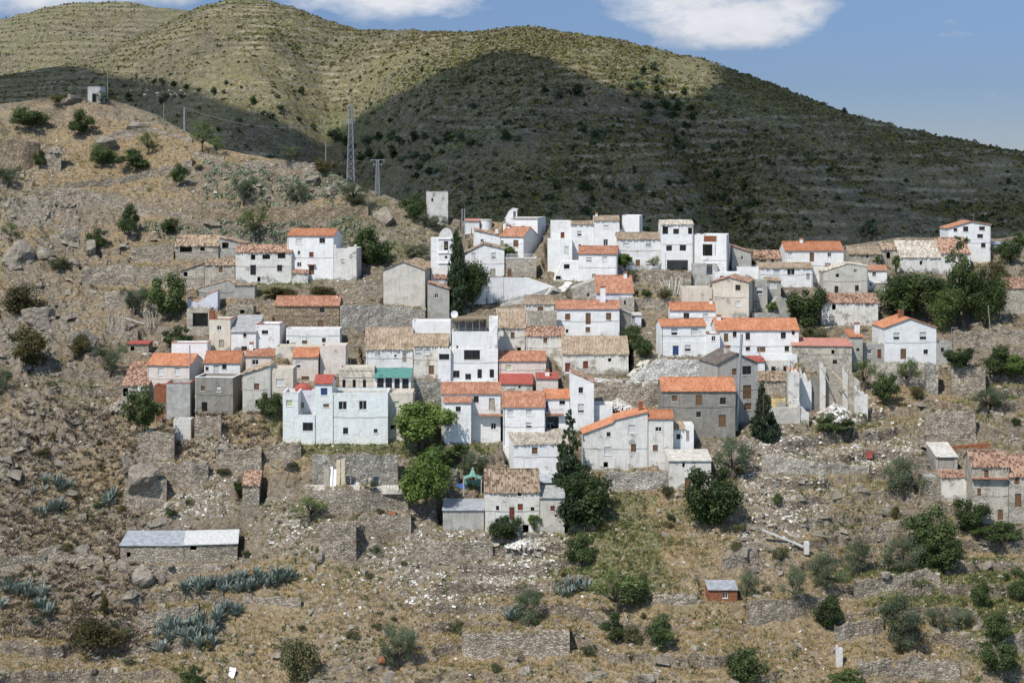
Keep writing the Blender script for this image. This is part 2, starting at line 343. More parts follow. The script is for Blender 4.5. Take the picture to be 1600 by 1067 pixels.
# relief
rockm = np.zeros_like(UU); GM = np.clip(fbm(UU / 120, RR / 50, 3, 34) * .9, 0, 1); SM = .30 + .5 * fbm(UU / 110, RR / 45, 3, 33); RM = .10 + .35 * fbm(UU / 60, RR / 35, 3, 36); KM = np.zeros_like(UU); PM = np.zeros_like(UU)
def ell(A, u, r, ru, rr, k, soft=.5):
    d = np.sqrt(((UU - u) / ru) ** 2 + ((RR - r) / rr) ** 2) + fbm(UU / 22, RR / 16, 3, 31) * .8
    A += k * (1 - sst(1 - soft, 1 + soft, d))
for a in ((40, 680, 100, 100, 1), (60, 460, 130, 110, .8), (190, 340, 140, 40, .5), (210, 175, 110, 40, .6), (480, 290, 110, 40, .6), (225, 735, 45, 35, .9),
          (30, 300, 90, 50, .5), (1190, 860, 60, 45, .5), (1290, 800, 90, 50, .4), (700, 1050, 400, 30, .35), (150, 880, 160, 60, .5), (1560, 470, 70, 60, .5), (1500, 650, 110, 30, .5)): ell(rockm, *a)
for a in ((950, 850, 70, 70, .75), (1500, 900, 90, 40, .45), (1570, 960, 70, 90, .6), (560, 700, 110, 14, .7), (1420, 930, 70, 45, .6), (1310, 662, 50, 18, .6), (1330, 890, 60, 18, .6),
          (1550, 620, 60, 40, .4), (700, 720, 60, 50, .6), (450, 440, 60, 12, .6), (600, 360, 80, 40, .3), (1020, 910, 60, 25, .35), (1400, 660, 60, 20, .2), (440, 660, 35, 30, .3)): ell(GM, *a)
for a in ((1000, 820, 130, 70, .7), (430, 690, 70, 45, .6), (150, 262, 110, 34, .8), (300, 240, 120, 16, .7), (1430, 640, 90, 26, .6), (1540, 900, 110, 60, .5), (700, 1000, 900, 90, .28), (130, 430, 140, 50, .5),
          (480, 900, 120, 22, .5), (950, 1010, 300, 50, .35), (230, 230, 80, 15, .5), (1000, 470, 60, 12, .8), (1120, 640, 120, 10, .5), (1330, 755, 90, 14, .6)): ell(SM, *a)
for a in ((700, 880, 150, 70, .5), (1200, 800, 80, 60, .55), (1270, 720, 120, 40, .5), (1310, 645, 60, 22, 1.), (330, 715, 60, 40, .5), (455, 820, 45, 50, .5), (300, 790, 70, 26, .6), (965, 628, 45, 16, 1.2),
          (1440, 700, 90, 40, .4), (160, 640, 80, 60, .3), (560, 440, 60, 40, .4), (840, 850, 50, 40, .7), (1180, 700, 60, 40, .4), (60, 250, 40, 30, .5), (1000, 560, 80, 30, .3), (760, 1000, 300, 20, .2)): ell(RM, *a)
for a in ((885, 425, 18, 40, 1.), (830, 470, 60, 14, .7), (950, 592, 80, 9, .7), (1255, 515, 30, 20, .4)): ell(PM, *a)
def band(A, pts, w, k):
    for (u0, r0), (u1, r1) in zip(pts[:-1], pts[1:]):
        t_ = np.clip(((UU - u0) * (u1 - u0) + (RR - r0) * (r1 - r0) * 4) / ((u1 - u0) ** 2 + 4 * (r1 - r0) ** 2), 0, 1)
        d = np.sqrt((UU - u0 - t_ * (u1 - u0)) ** 2 + 4 * (RR - r0 - t_ * (r1 - r0)) ** 2) + fbm(UU / 9, RR / 6, 2, 35) * 6; np.maximum(A, k * (1 - sst(w * .6, w * 1.3, d)), out=A)
TRK = np.zeros_like(UU)
for pts, w in (([(60, 290), (130, 279), (200, 267), (260, 249), (320, 236), (400, 247)], 9), ([(110, 287), (170, 296), (240, 308), (330, 318), (440, 318), (560, 316)], 8), ([(1330, 690), (1390, 668), (1470, 640), (1600, 640)], 8), ([(60, 214), (130, 206), (200, 200), (300, 216)], 9),
               ([(1180, 745), (1290, 752), (1400, 745)], 8), ([(180, 945), (300, 938), (420, 915), (560, 915), (700, 905)], 9), ([(900, 985), (1050, 975), (1200, 985), (1330, 1010)], 9), ([(700, 1035), (900, 1035), (1100, 1050)], 10)): band(TRK, pts, w, 1.)
SM = np.maximum(SM, TRK * 1.1); rockm = rockm * (1 - TRK)
vill = np.clip(1 - np.sqrt(((UU - 880) / 680) ** 2 + ((RR - 520) / 190) ** 2), 0, .35) / .35
rel = fbm(XX / 9, DD / 9, 4, 11) * 4.2 * (1 - .75 * vill) + fbm(XX / 2.6, DD / 2.6, 3, 12) * 1.1 * (1 - .6 * vill)
rid = 1 - np.abs(fbm(XX / 5 + DD / 9, DD / 4, 4, 13) * 2) * 2.2
rel = rel + np.clip(rockm, 0, 1) * (rid * 1.3 + np.abs(fbm(XX / 1.6 + DD / 3, DD / 1.2, 3, 14)) * 2.0)
rst = np.clip(rockm, 0, 1) * sst(-.15, .1, fbm(XX / 12, DD / 12, 3, 15))
led = (XX * .35 + ZZ) / 1.9 + fbm(XX / 7, DD / 7, 3, 16) * 1.6; lf = led - np.floor(led)
rel = rel + rst * (sst(.0, .85, lf) * 2.0 - 1.2 - 1.6 * sst(.86, 1., lf)) + rst * fbm(XX / 1.3, DD / 1.3, 3, 18) * 1.2
ROCK = np.clip(np.maximum(rst, np.clip(rockm, 0, 1) * .55), 0, 1)
ZZ = ZZ + rel * sst(-5, 25, RR - CC)
# natural dry-stone terracing
tm = sst(.02, .12, fbm(XX / 30, DD / 30, 2, 21) + .07) * (1 - vill) * (1 - np.clip(rockm, 0, 1)) * sst(10, 40, RR - CC)
Pt = 2.6; q = ZZ / Pt + fbm(XX / 26, DD / 26, 3, 22) * 2.2; fq = q - np.floor(q)
zt = (np.floor(q) + .25 * fq + .75 * sst(.52, .68, fq) - q) * Pt
ZZ = ZZ + tm * zt * .85
KM = np.maximum(KM, tm * sst(.50, .54, fq) * (1 - sst(.66, .70, fq)) * .95)
FREE = (front & (RR > CC + 3)).astype(float)
NEARW = []
def cols(u0, u1):
    a = np.searchsorted(US, u0 - 1); b = np.searchsorted(US, u1 + 1); return slice(max(a - 1, 0), min(b + 1, len(US)))
def pad(xc, yc, th, w, d, zb, mf=1.3, ms=.5, mb=.3):
    """flatten the ground under a building: front-left origin frame at (xc,yc), yaw th"""
    c, s_ = math.cos(th), math.sin(th)
    r = max(w, d) + 4; ul = 800 + F * (xc - r) / (yc + 0.) - 20; ur = 800 + F * (xc + r) / yc + 20
    sl_ = cols(ul, ur); X = XX[sl_] - xc; Y = DD[sl_] - yc
    lx = X * c + Y * s_; ly = -X * s_ + Y * c
    dx = np.maximum(np.abs(lx) - w / 2 - ms, 0); dy = np.maximum(np.maximum(-ly - mf, ly - d - mb), 0)
    k = 1 - sst(0, 1.0, np.sqrt(dx * dx + dy * dy))
    ZZ[sl_] = ZZ[sl_] * (1 - k) + zb * k
    FREE[sl_] = FREE[sl_] * (1 - (k > .3) * (np.abs(lx) < w / 2 + .3) * (ly > -.5))
    KM[sl_] *= (1 - k)
WALLS = []
def stonewall(pts, label, mat='drystone', th=.55, fill=5., rag=.30, cat='stone wall', name='stone_wall', group=None, D=None):
    """pts: (x, row_top, row_bottom) along the wall; the slope behind is filled level with its top"""
    P = []
    for i in range(len(pts) - 1):
        n = max(1, int(abs(pts[i + 1][0] - pts[i][0]) / 4.0))
        for k in range(n): P.append([pts[i][j] + (pts[i + 1][j] - pts[i][j]) * k / n for j in range(3)])
    P.append(list(pts[-1])); P = np.array(P, float)
    Dd = Dof(P[:, 0], P[:, 2]) if D is None else np.full(len(P), D)
    for _ in range(3): Dd[1:-1] = (Dd[:-2] + Dd[1:-1] * 2 + Dd[2:]) / 4
    X = (P[:, 0] - 800) / F * Dd; zt_ = (HZ - P[:, 1]) / F * Dd; zb = (HZ - P[:, 2]) / F * Dd
    sd = int(abs(P[0, 0] * 7 + P[0, 1])) % 1000
    zt_ = zt_ + rag * 3.2 * fbm(X * .8, X * 0 + sd, 4, sd)
    nr = 6; V = []
    for i in range(len(P)):
        for k in range(nr + 1):
            f = k / nr; z = zb[i] - 1.2 + (zt_[i] - zb[i] + 1.2) * f
            V.append((X[i], Dd[i] + .22 * f + (.5 * float(fbm(np.array(X[i] * .9), np.array(z * .9 + sd), 3, 9)) if rag else .0), z))
        V.append((X[i], Dd[i] + .22 + th, zt_[i] + (rs.rand() - .5) * (.25 if rag else 0))); V.append((X[i], Dd[i] + .3 + th, zb[i] - 1.2))
    m_ = nr + 3; F_ = []
    for i in range(len(P) - 1):
        for k in range(m_ - 1): F_.append((i * m_ + k, (i + 1) * m_ + k, (i + 1) * m_ + k + 1, i * m_ + k + 1))
    V = np.array(V); o0 = V[:, :].mean(0); o0[2] = zb.mean()
    ends = [np.array([list(range(m_))[::-1]]), np.array([[(len(P) - 1) * m_ + k for k in range(m_)]])]
    o = mesh_np(name, V - o0, [np.array(F_)] + ends, MATS[mat], loc=tuple(o0)); tag(o, label, cat, group)
    # ground edit
    sl_ = cols(P[:, 0].min() - 2, P[:, 0].max() + 2); Ud = UU[sl_]; ordr = np.argsort(P[:, 0])
    dw = np.interp(Ud, P[ordr, 0], Dd[ordr]); ztw = np.interp(Ud, P[ordr, 0], zt_[ordr]); zbw = np.interp(Ud, P[ordr, 0], zb[ordr])
    inside = (Ud >= P[:, 0].min()) & (Ud <= P[:, 0].max()); dl = DD[sl_] - dw; Z = ZZ[sl_]
    a = inside & (dl > -1.0) & (dl <= .3); Z[a] = np.minimum(Z[a], zbw[a] + .05)
    if fill > 0:
        a = inside & (dl > .3) & (dl <= fill); Z[a] = np.maximum(np.minimum(Z[a], ztw[a] + .5 * np.maximum(dl[a] - .5, 0)), ztw[a] - .12)
    ZZ[sl_] = Z; a = inside & (dl > -1) & (dl < 1); fr = FREE[sl_]; fr[a] = 0; FREE[sl_] = fr; k_ = KM[sl_]; k_[a] = 0; KM[sl_] = k_
    return o
def zat(u, row):
    """ground point for a photo column and row (arrays)"""
    u = np.asarray(u, float); row = np.maximum(np.asarray(row, float), crest(u) + 1)
    i = np.clip(np.searchsorted(US, u), 1, len(US) - 1); i = i - (np.abs(US[i - 1] - u) < np.abs(US[i] - u))
    j = np.clip(np.searchsorted(-RS, -row), 1, len(RS) - 1)
    return XX[i, j], DD[i, j], ZZ[i, j], i, j
def hit(x, row):
    """the terrain point whose projected row is this one, seen from the photo's viewpoint"""
    i = int(np.argmin(np.abs(US - x))); pr = HZ - F * ZZ[i] / DD[i]
    run = np.minimum.accumulate(pr); j = int(np.argmax(run <= row))
    if run[-1] > row: j = int(np.argmin(run))
    return Vector((XX[i, j] + (x - US[i]) / F * DD[i, j], DD[i, j], ZZ[i, j]))

# ------------------------------------------------------------------ buildings
BL = []
def RH(px, row, P0, e):
    """ray through a photo point meets the vertical plane through P0 along e -> (s, z)"""
    dx = (px - 800) / F; n = (-e[1], e[0]); tt = (P0[0] * n[0] + P0[1] * n[1]) / (dx * n[0] + n[1])
    X, Y, Z = dx * tt, tt, (HZ - row) / F * tt
    return (X - P0[0]) * e[0] + (Y - P0[1]) * e[1], Z
def roof_patch(mb, A, B, C, Dq, old=0., per=.30, amp=.055, th=.10, flat=False):
    """A-B lower edge, Dq-C upper edge"""
    A, B, C, Dq = map(Vector, (A, B, C, Dq)); w = (B - A).length; l = (Dq - A).length
    nu = 1 if flat else max(2, int(w / (per / 2))); nv = 1 if flat else max(2, int(l / .6)); nrm = (B - A).cross(Dq - A).normalized()
    if nrm.z < 0: nrm = -nrm
    top = []; dn = (A - Dq).normalized(); sag = old * .16 * random.uniform(-1, 1)
    jit = [random.uniform(-.22, .12) * old for _ in range(nu + 1)]
    for j in range(nv + 1):
        for i in range(nu + 1):
            s, t_ = i / nu, j / nv; p = A.lerp(B, s).lerp(Dq.lerp(C, s), t_)
            h = 0 if flat else ((amp + .04 * old) if i % 2 else 0) + old * random.uniform(-.035, .045)
            if j == 0: p = p + dn * jit[i]
            top.append(p + nrm * h + Vector((0, 0, -sag * math.sin(math.pi * s) * (t_))))
    n = len(top); N = nu + 1; vs = [tuple(p) for p in top] + [tuple(p - Vector((0, 0, th))) for p in top]; fs = []
    for j in range(nv):
        for i in range(nu):
            a = j * N + i; fs.append((a, a + 1, a + N + 1, a + N)); fs.append((n + a, n + a + N, n + a + N + 1, n + a + 1))
    for i in range(nu): fs.append((i, n + i, n + i + 1, i + 1)); a = nv * N + i; fs.append((a, a + 1, n + a + 1, n + a))
    for j in range(nv): a = j * N; fs.append((a, a + N, n + a + N, n + a)); a = j * N + nu; fs.append((a, n + a, n + a + N, a + N))
    mb.add(vs, fs)
def front_wall(mb, prof, zb, holes, rev=.22, y=0., mi=0):
    """wall in plane y with a top profile [(s,z)...] and rectangular holes (s0,z0,s1,z1) with reveals"""
    ss = sorted(set([round(p[0], 4) for p in prof] + [round(h[k], 4) for h in holes for k in (0, 2)]))
    holes = [tuple(round(k, 4) for k in h) for h in holes]; s0, s1 = prof[0][0], prof[-1][0]; ss = [s for s in ss if s0 - 1e-3 <= s <= s1 + 1e-3]
    px = [p[0] for p in prof]; pz = [p[1] for p in prof]
    # subdivide long spans for slightly wavy surfaces
    for a, b_ in zip(ss[:-1], ss[1:]):
        if b_ - a < 1e-4: continue
        za, zb_ = float(np.interp(a, px, pz)), float(np.interp(b_, px, pz))
        cuts = [zb]
        hs = sorted([h for h in holes if h[0] < b_ - 1e-5 and h[2] > a + 1e-5], key=lambda h: h[1])
        for h in hs:
            if h[1] > cuts[-1]: mb.add([(a, y, cuts[-1]), (b_, y, cuts[-1]), (b_, y, h[1]), (a, y, h[1])], [(0, 1, 2, 3)], mi)
            cuts.append(max(h[3], cuts[-1]))
        c = cuts[-1]
        if min(za, zb_) > c or max(za, zb_) > c: mb.add([(a, y, c), (b_, y, c), (b_, y, max(zb_, c)), (a, y, max(za, c))], [(0, 1, 2, 3)], mi)
    for (a, z0, b_, z1) in holes:
        mb.add([(a, y, z0), (b_, y, z0), (b_, y, z1), (a, y, z1), (a, y + rev, z0), (b_, y + rev, z0), (b_, y + rev, z1), (a, y + rev, z1)],
               [(0, 4, 5, 1), (1, 5, 6, 2), (2, 6, 7, 3), (3, 7, 4, 0)], mi)
WM = {'d': ('glass', 'frame'), 'n': ('glass', 'frame_brown'), 'b': ('blind', 'frame'), 'w': ('wood', 'frame_brown'), 'r': ('wood_red', 'frame_brown'),
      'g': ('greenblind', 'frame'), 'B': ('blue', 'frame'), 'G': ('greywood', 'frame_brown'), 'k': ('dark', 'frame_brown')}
def make_window(code, h, parent, door, sur=True):
    a, z0, b_, z1 = h; y = .13; w = b_ - a; hh = z1 - z0; fr = min(.07, w * .1)
    pm, fm = WM[code]; cx = (a + b_) / 2; loc = (cx, 0, z0)
    mb = MB(); a_, b2 = -w / 2, w / 2; z1_ = hh
    mb.box(a_, a_ + fr, y - .04, y + .04, 0, hh); mb.box(b2 - fr, b2, y - .04, y + .04, 0, hh)
    mb.box(a_ + fr, b2 - fr, y - .04, y + .04, hh - fr, hh)
    if not door:
        mb.box(a_ + fr, b2 - fr, y - .04, y + .04, 0, fr)
        if code in 'dn' and w > .6: mb.box(-fr / 2, fr / 2, y - .03, y + .03, fr, hh - fr)
    o = mb.build('door' if door else 'window', MATS[fm], parent, loc=loc)
    p = MB()
    if code == 'b' and hh > .5:
        zc = fr + (hh - 2 * fr) * random.choice((0, 0, .25, .4)); n = max(3, int((hh - fr - zc) / .16))
        for k in range(n):
            q0 = zc + (hh - fr - zc) * k / n; q1 = zc + (hh - fr - zc) * (k + 1) / n; p.box(a_ + fr, b2 - fr, y + .005 + .012 * (k % 2), y + .035, q0, q1)
        p.build('shutter', MATS['blind'], o)
        if zc > fr + .02:
            p2 = MB(); p2.box(a_ + fr, b2 - fr, y + .02, y + .05, fr, zc); p2.build('pane', MATS['glass'], o)
    elif code in 'wrGB' and w > .5:
        p.box(a_ + fr, -.012, y - .0, y + .04, 0 if door else fr, hh - fr); p.box(.012, b2 - fr, y - .0, y + .04, 0 if door else fr, hh - fr)
        p.build('leaf', MATS[pm], o)
    else:
        p.box(a_ + fr, b2 - fr, y + .01, y + .05, 0 if door else fr, hh - fr); p.build('pane' if code in 'dnk' else 'leaf', MATS[pm], o)
    if not door:
        s_ = MB(); s_.box(a_ - .10, b2 + .10, -.07, .09, -.09, -.004); s_.build('sill', MATS['sill'], o)
    return o
def chimney(parent, x, y, z0, z1, w=.55, mat='white', cap='terracotta'):
    mb = MB(); h = w / 2; mb.box(x - h, x + h, y - h, y + h, z0 - 1.0, z1 - .25)
    o = mb.build('chimney', MATS[mat], parent); c = MB(); c.box(x - h - .08, x + h + .08, y - h - .08, y + h + .08, z1 - .25, z1 - .15)
    for sx in (-1, 1): c.box(x + sx * h * .8 - .06, x + sx * h * .8 + .06, y - h, y + h, z1 - .15, z1 - .02)
    c.box(x - h - .04, x + h + .04, y - h - .04, y + h + .04, z1 - .02, z1 + .06); c.build('chimney_cap', MATS[cap], o)
def B(label, x0, x1, ye, yb, roof='e', yr=None, d=6.5, wall='white', tile='orange', wins=(), prof=None, sr=None, sl=None, yaw=None,
      ch=(), name='house', cat='house', under=None, old=None, D=None, dD=0., yv=None, over=.28, chm='white', rim=None, low=None, dz=0.):
    """one building. x0..x1 front face, ye eave row, yb base row, yr ridge row; wins (code,x0,y0,x1,y1)"""
    xm = (x0 + x1) / 2; D0 = (float(Dof(xm, yb)) if D is None else D) + dD
    if sr is not None: th = math.asin(max(-.6, min(.6, -(sr * D0 / d + (x1 - 800)) / F)))
    elif sl is not None: th = math.asin(max(-.6, min(.6, (sl * D0 / d - (x0 - 800)) / F)))
    elif yaw is not None: th = rad(yaw)
    else: th = 0.
    e = (math.cos(th), math.sin(th)); PM_ = ((xm - 800) / F * D0, D0)
    zb = (HZ - (yb if yv is None else yv)) / F * D0 + dz
    if yv is not None: pass
    sa, _ = RH(x0, yb, PM_, e); sb_, _ = RH(x1, yb, PM_, e)
    mid = (sa + sb_) / 2; O = (PM_[0] + e[0] * mid, PM_[1] + e[1] * mid); w = sb_ - sa; hw = w / 2
    def loc(px, py): s_, z = RH(px, py, O, e); return s_, z - zb
    if under is None:
        root = empty(name, (O[0], O[1], zb), label, cat, rz=th)
        par = root; off = None
    else:
        root = under; par = bpy.data.objects.new('wing', None); LINK(par); par.parent = root
        M = root.matrix_basis.inverted(); q = M @ Vector((O[0], O[1], zb)); par.location = q; par.rotation_euler = (0, 0, th - root.rotation_euler[2])
        par.name = 'wing'
    if old is None: old = 1. if tile in ('old', 'oldred', 'buff', 'oldwhite') else .12
    holes = []; doors = []
    if prof: pr = [loc(*p) for p in prof]; pr = [(max(-hw, min(hw, p[0])), p[1]) for p in pr]; pr[0] = (-hw, pr[0][1]); pr[-1] = (hw, pr[-1][1]); H = max(p[1] for p in pr)
    else: H = loc(xm, ye)[1]; pr = [(-hw, H), (hw, H)]
    for wd in wins:
        code, a0, b0, a1, b1 = wd[:5]; s0, zt_ = loc(a0, b0); s1, zb0 = loc(a1, b1)
        s0 = max(s0, -hw + .06); s1 = min(s1, hw - .06); zlim = min(np.interp(s0, [p[0] for p in pr], [p[1] for p in pr]), np.interp(s1, [p[0] for p in pr], [p[1] for p in pr])) - .08
        zt_ = min(zt_, zlim)
        if s1 - s0 < .15 or zt_ - zb0 < .15: continue
        h = (s0, zb0, s1, zt_); hs = [k for k in holes if not (k[0] > s1 or k[2] < s0 or k[1] > zt_ or k[3] < zb0)]
        if hs: continue
        holes.append(h); doors.append((code, h, (zt_ - zb0) > 1.45 * (s1 - s0) and zt_ - zb0 > 1.5))
    zlow = -3.0 if low is None else -low; mb = MB(); T = .25
    front_wall(mb, pr, zlow, holes)
    inner = [(-hw + T, d - T, -hw + T, T)]
    if roof == 'e':
        dh = d / 2; zr = (HZ - yr) / F * (O[1] + dh) - zb; zr = max(H + .1 * dh, min(H + .8 * dh, zr))
        side = [(0, H), (dh, zr), (d, H)]
    elif roof == 's':
        zr = (HZ - yr) / F * (O[1] + d) - zb; zr = max(H + .03 * d, min(H + .7 * d, zr)); side = [(0, H), (d, zr)]
    else: side = None
    if side:
        for x in (-hw, hw):
            vs = [(x, 0, zlow)] + [(x, y, z) for y, z in side] + [(x, d, zlow)]
            mb.add(vs, [tuple(range(len(vs)))[::-1] if x < 0 else tuple(range(len(vs)))])
        mb.add([(-hw, d, zlow), (hw, d, zlow), (hw, d, side[-1][1]), (-hw, d, side[-1][1])], [(3, 2, 1, 0)])
    else:
        vs = [(p[0], d, p[1]) for p in pr] + [(hw, d, zlow), (-hw, d, zlow)]; mb.add(vs, [tuple(range(len(vs)))])
        for x, z in ((-hw, pr[0][1]), (hw, pr[-1][1])): mb.add([(x, 0, zlow), (x, d, zlow), (x, d, z), (x, 0, z)], [(0, 3, 2, 1) if x < 0 else (0, 1, 2, 3)])
    if roof == 'f':
        fz = H - .45
        ring = [(-hw, 0), (hw, 0), (hw, d), (-hw, d)]; inn = [(-hw + T, T), (hw - T, T), (hw - T, d - T), (-hw + T, d - T)]
        vs = [(x, y, H) for x, y in ring] + [(x, y, H) for x, y in inn] + [(x, y, fz) for x, y in inn]
        mb.add(vs, [(k, (k + 1) % 4, 4 + (k + 1) % 4, 4 + k) for k in range(4)] + [(4 + k, 4 + (k + 1) % 4, 8 + (k + 1) % 4, 8 + k) for k in range(4)])
    wo = mb.build('wall', MATS[wall], par)
    if roof in 'esp':
        rb = MB(); o_ = over; ov = .14; flat = tile in ('redpaint', 'lightred', 'greysheet', 'whitesheet', 'roofgrey', 'palefloor', 'concrete', 'teal_sheet')
        kw = dict(old=old, flat=flat, th=.12)
        if roof == 'e':
            sl1 = (zr - H) / dh
            roof_patch(rb, (-hw - ov, -o_, H - o_ * sl1 + .05), (hw + ov, -o_, H - o_ * sl1 + .05), (hw + ov, dh, zr + .05), (-hw - ov, dh, zr + .05), **kw)
            roof_patch(rb, (hw + ov, d + o_, H - o_ * sl1 + .05), (-hw - ov, d + o_, H - o_ * sl1 + .05), (-hw - ov, dh, zr + .05), (hw + ov, dh, zr + .05), **kw)
            if not flat: rb.tube([(-hw - ov, dh, zr + .09), (hw + ov, dh, zr + .09)], .11, 6)
        elif roof == 's':
            sl1 = (zr - H) / d
            roof_patch(rb, (-hw - ov, -o_, H - o_ * sl1 + .05), (hw + ov, -o_, H - o_ * sl1 + .05), (hw + ov, d + .1, zr + .05), (-hw - ov, d + .1, zr + .05), **kw)
        else:
            for (a, za), (b_, zb2) in zip(pr[:-1], pr[1:]):
                if b_ - a < .05: continue
                k = (zb2 - za) / (b_ - a)
                if za <= zb2: a_, za_ = a - (.22 if a <= -hw + .01 else 0), za - (.22 * k if a <= -hw + .01 else 0); roof_patch(rb, (a_, d + .1, za_ + .05), (a_, -o_, za_ + .05), (b_, -o_, zb2 + .05), (b_, d + .1, zb2 + .05), **kw)
                else: b2, zb3 = b_ + (.22 if b_ >= hw - .01 else 0), zb2 + (.22 * k if b_ >= hw - .01 else 0); roof_patch(rb, (b2, -o_, zb3 + .05), (b2, d + .1, zb3 + .05), (a, d + .1, za + .05), (a, -o_, za + .05), **kw)
        ro = rb.build('roof', MATS[tile], par)
    elif roof == 'f':
        rb = MB(); rb.box(-hw + T, hw - T, T, d - T, H - .6, H - .44); ro = rb.build('roof', MATS['palefloor' if tile == 'orange' else tile], par)
        if rim:
            r_ = MB(); r_.box(-hw - .06, hw + .06, -.06, T + .05, H + .003, H + .09); r_.box(hw - T, hw + .06, T + .05, d, H + .003, H + .09); r_.box(-hw - .06, -hw + T, T + .05, d, H + .003, H + .09)
            r_.build('coping', MATS[rim], par)
    for c_ in ch:
        s_, z = RH(c_[0], c_[1], (O[0] - e[1] * d * .45, O[1] + e[0] * d * .45), e); z -= zb
        base = (side and H) or H; cw = c_[2] if len(c_) > 2 else .6
        zr0 = np.interp(d * .45, [q_[0] for q_ in side], [q_[1] for q_ in side]) if side else (np.interp(s_, [p[0] for p in pr], [p[1] for p in pr]) if roof == 'p' else H)
        chimney(par, s_, d * .45, zr0, max(z, zr0 + .5), cw, chm)
    for code, h, dr in doors:
        if code == 'o':
            f_ = MB(); a, z0, b_, z1 = h; f_.box(a - .05, b_ + .05, -.03, .2, z1 + .003, z1 + .12); f_.build('lintel', MATS['greywood'], par)
        else: make_window(code, h, par, dr)
    if under is None and cat == 'house' and H > 3 and w > 5:
        rr_ = random.Random(int(x0 * 13 + yb)); cb = MB(); zc_ = H * rr_.uniform(.45, .7) if not prof else min(pr[0][1], pr[-1][1]) * .6
        cb.tube([(-hw + w * k / 8, -.04, zc_ - .12 * math.sin(math.pi * k / 8) + .05 * math.sin(k * 2)) for k in range(9)], .022, 3, cap=False); cb.build('facade_cable', MATS['frame_brown'], par)
        if rr_.random() < .6:
            x = (hw - .18) * rr_.choice((-1, 1)); dp = MB(); dp.tube([(x, -.07, .1), (x, -.07, pr[0 if x < 0 else -1][1] - .15)], .05, 6); dp.build('drainpipe', MATS[rr_.choice(('metal', 'whitepaint', 'conlight'))], par)
        if rr_.random() < .65:
            ab = MB(); x = rr_.uniform(-.6, .6) * hw; zt0 = (zr if side else H) - .5; yq = d * .5 if side else d * .3; ab.tube([(x, yq, zt0), (x, yq, zt0 + 2.3)], .025, 4); ab.tube([(x - .5, yq, zt0 + 2.2), (x + .5, yq, zt0 + 2.25)], .015, 3)
            for k in range(5): ab.tube([(x - .4 + .2 * k, yq - .22, zt0 + 2.22), (x - .4 + .2 * k, yq + .22, zt0 + 2.22)], .012, 3)
            ab.build('aerial', MATS['metal'], par)
    BL.append((label, O, th, w, d, zb))
    if under is not None:
        dr_ = th - root.rotation_euler[2]; c_, s_ = math.cos(dr_), math.sin(dr_)
        for o in list(par.children):
            l = o.location; o.parent = root; o.location = (q.x + c_ * l.x - s_ * l.y, q.y + s_ * l.x + c_ * l.y, q.z + l.z); o.rotation_euler = (0, 0, dr_)
        bpy.data.objects.remove(par); par = root
    return (root, par, O, th, w, d, zb, H)
# ---- upper left
B('half ruined stone house with a sagging brown tile roof, uppermost at the village left edge', 274, 341, 384, 406, 'e', 368, 6, 'stoneplaster', 'old', [('o', 281, 386, 300, 394), ('o', 313, 386, 320, 392)])
B('grey rendered annex with one black window beside the sagging stone house', 342, 384, 380, 400, 'p', prof=[(342, 371), (384, 380)], d=5, wall='grey', tile='old', wins=[('o', 347, 379, 357, 388)])
h = B('low earth coloured house with slanting tile roof left of the white three window house', 281, 319, 420, 452, 'p', prof=[(281, 424), (318, 411)], d=5.5, wall='stoneplaster', tile='old', wins=[('o', 287, 425, 293, 432)])[0]
B('', 319, 367, 414, 448, 'e', 405, 5, 'stoneplaster', 'old', [('w', 342, 418, 348, 426)], under=h)
h = B('old white house with brown tile roof and six dark windows near the left', 368, 456, 394, 443, 'e', 383, 6.5, 'whiteold', 'oldred',
  [('o', 392, 398, 399, 406), ('o', 410, 398, 422, 405), ('o', 434, 396, 446, 404), ('n', 391, 414, 400, 430), ('n', 433, 414, 441, 424), ('o', 402, 433, 407, 440)])[0]
B('', 456.5, 481, 427, 443, 's', 418, 3.5, 'whiteold', 'oldred', dD=-.5, under=h)
h = B('white three storey house with orange roof and a small tiled porch above its door', 449, 521, 368, 437, 'e', 358, 7, 'white', 'orange',
  [('b', 462, 373, 472, 382), ('n', 499, 372, 508, 380), ('d', 465, 392, 469, 398), ('r', 483, 394, 490, 402), ('d', 464, 410, 471, 417), ('w', 483, 413, 491, 429)], sr=14)
p = MB(); p.box(*(lambda s: (s[0] - .9, s[0] + .9, -.7, 0.0, 3.15, 3.27))(( (487 - 485) / 7.3, 0))); p.build('porch_canopy', MATS['orange2'], h[0])
h = B('flat topped white block with corner posts and a grey damp stain', 521.5, 557, 388, 438, 'f', d=6, wall='whiteold', wins=[('b', 533, 405, 539, 412)], sr=8)
p = MB(); q = h[5]
for sx in (-1, 1): p.box(sx * (h[4] / 2 - .25) - .25, sx * (h[4] / 2 - .25) + .25, 0.003, .5, h[7] + .003, h[7] + .75)
p.build('corner_post', MATS['whiteold'], h[0])
# ---- church and bell tower
B('large pale grey church nave with a blank gable wall', 599, 664, 422, 485, 'p', prof=[(599, 422), (631, 409), (664, 421)], d=13, wall='creamgrey', tile='old', sr=20, name='church', cat='church')
h = B('small grey house with slanting tile roof and one window beside the cypress', 668, 702, 445, 500, 'p', prof=[(668, 441), (702, 451)], d=5, wall='grey', tile='oldred', wins=[('d', 679, 459, 685, 466)])
B('', 679, 709, 436, 446, 's', 427, 4, 'lavender', 'oldred', D=float(Dof(690, 486)), yv=446, under=h[0], low=3, dD=1.5)
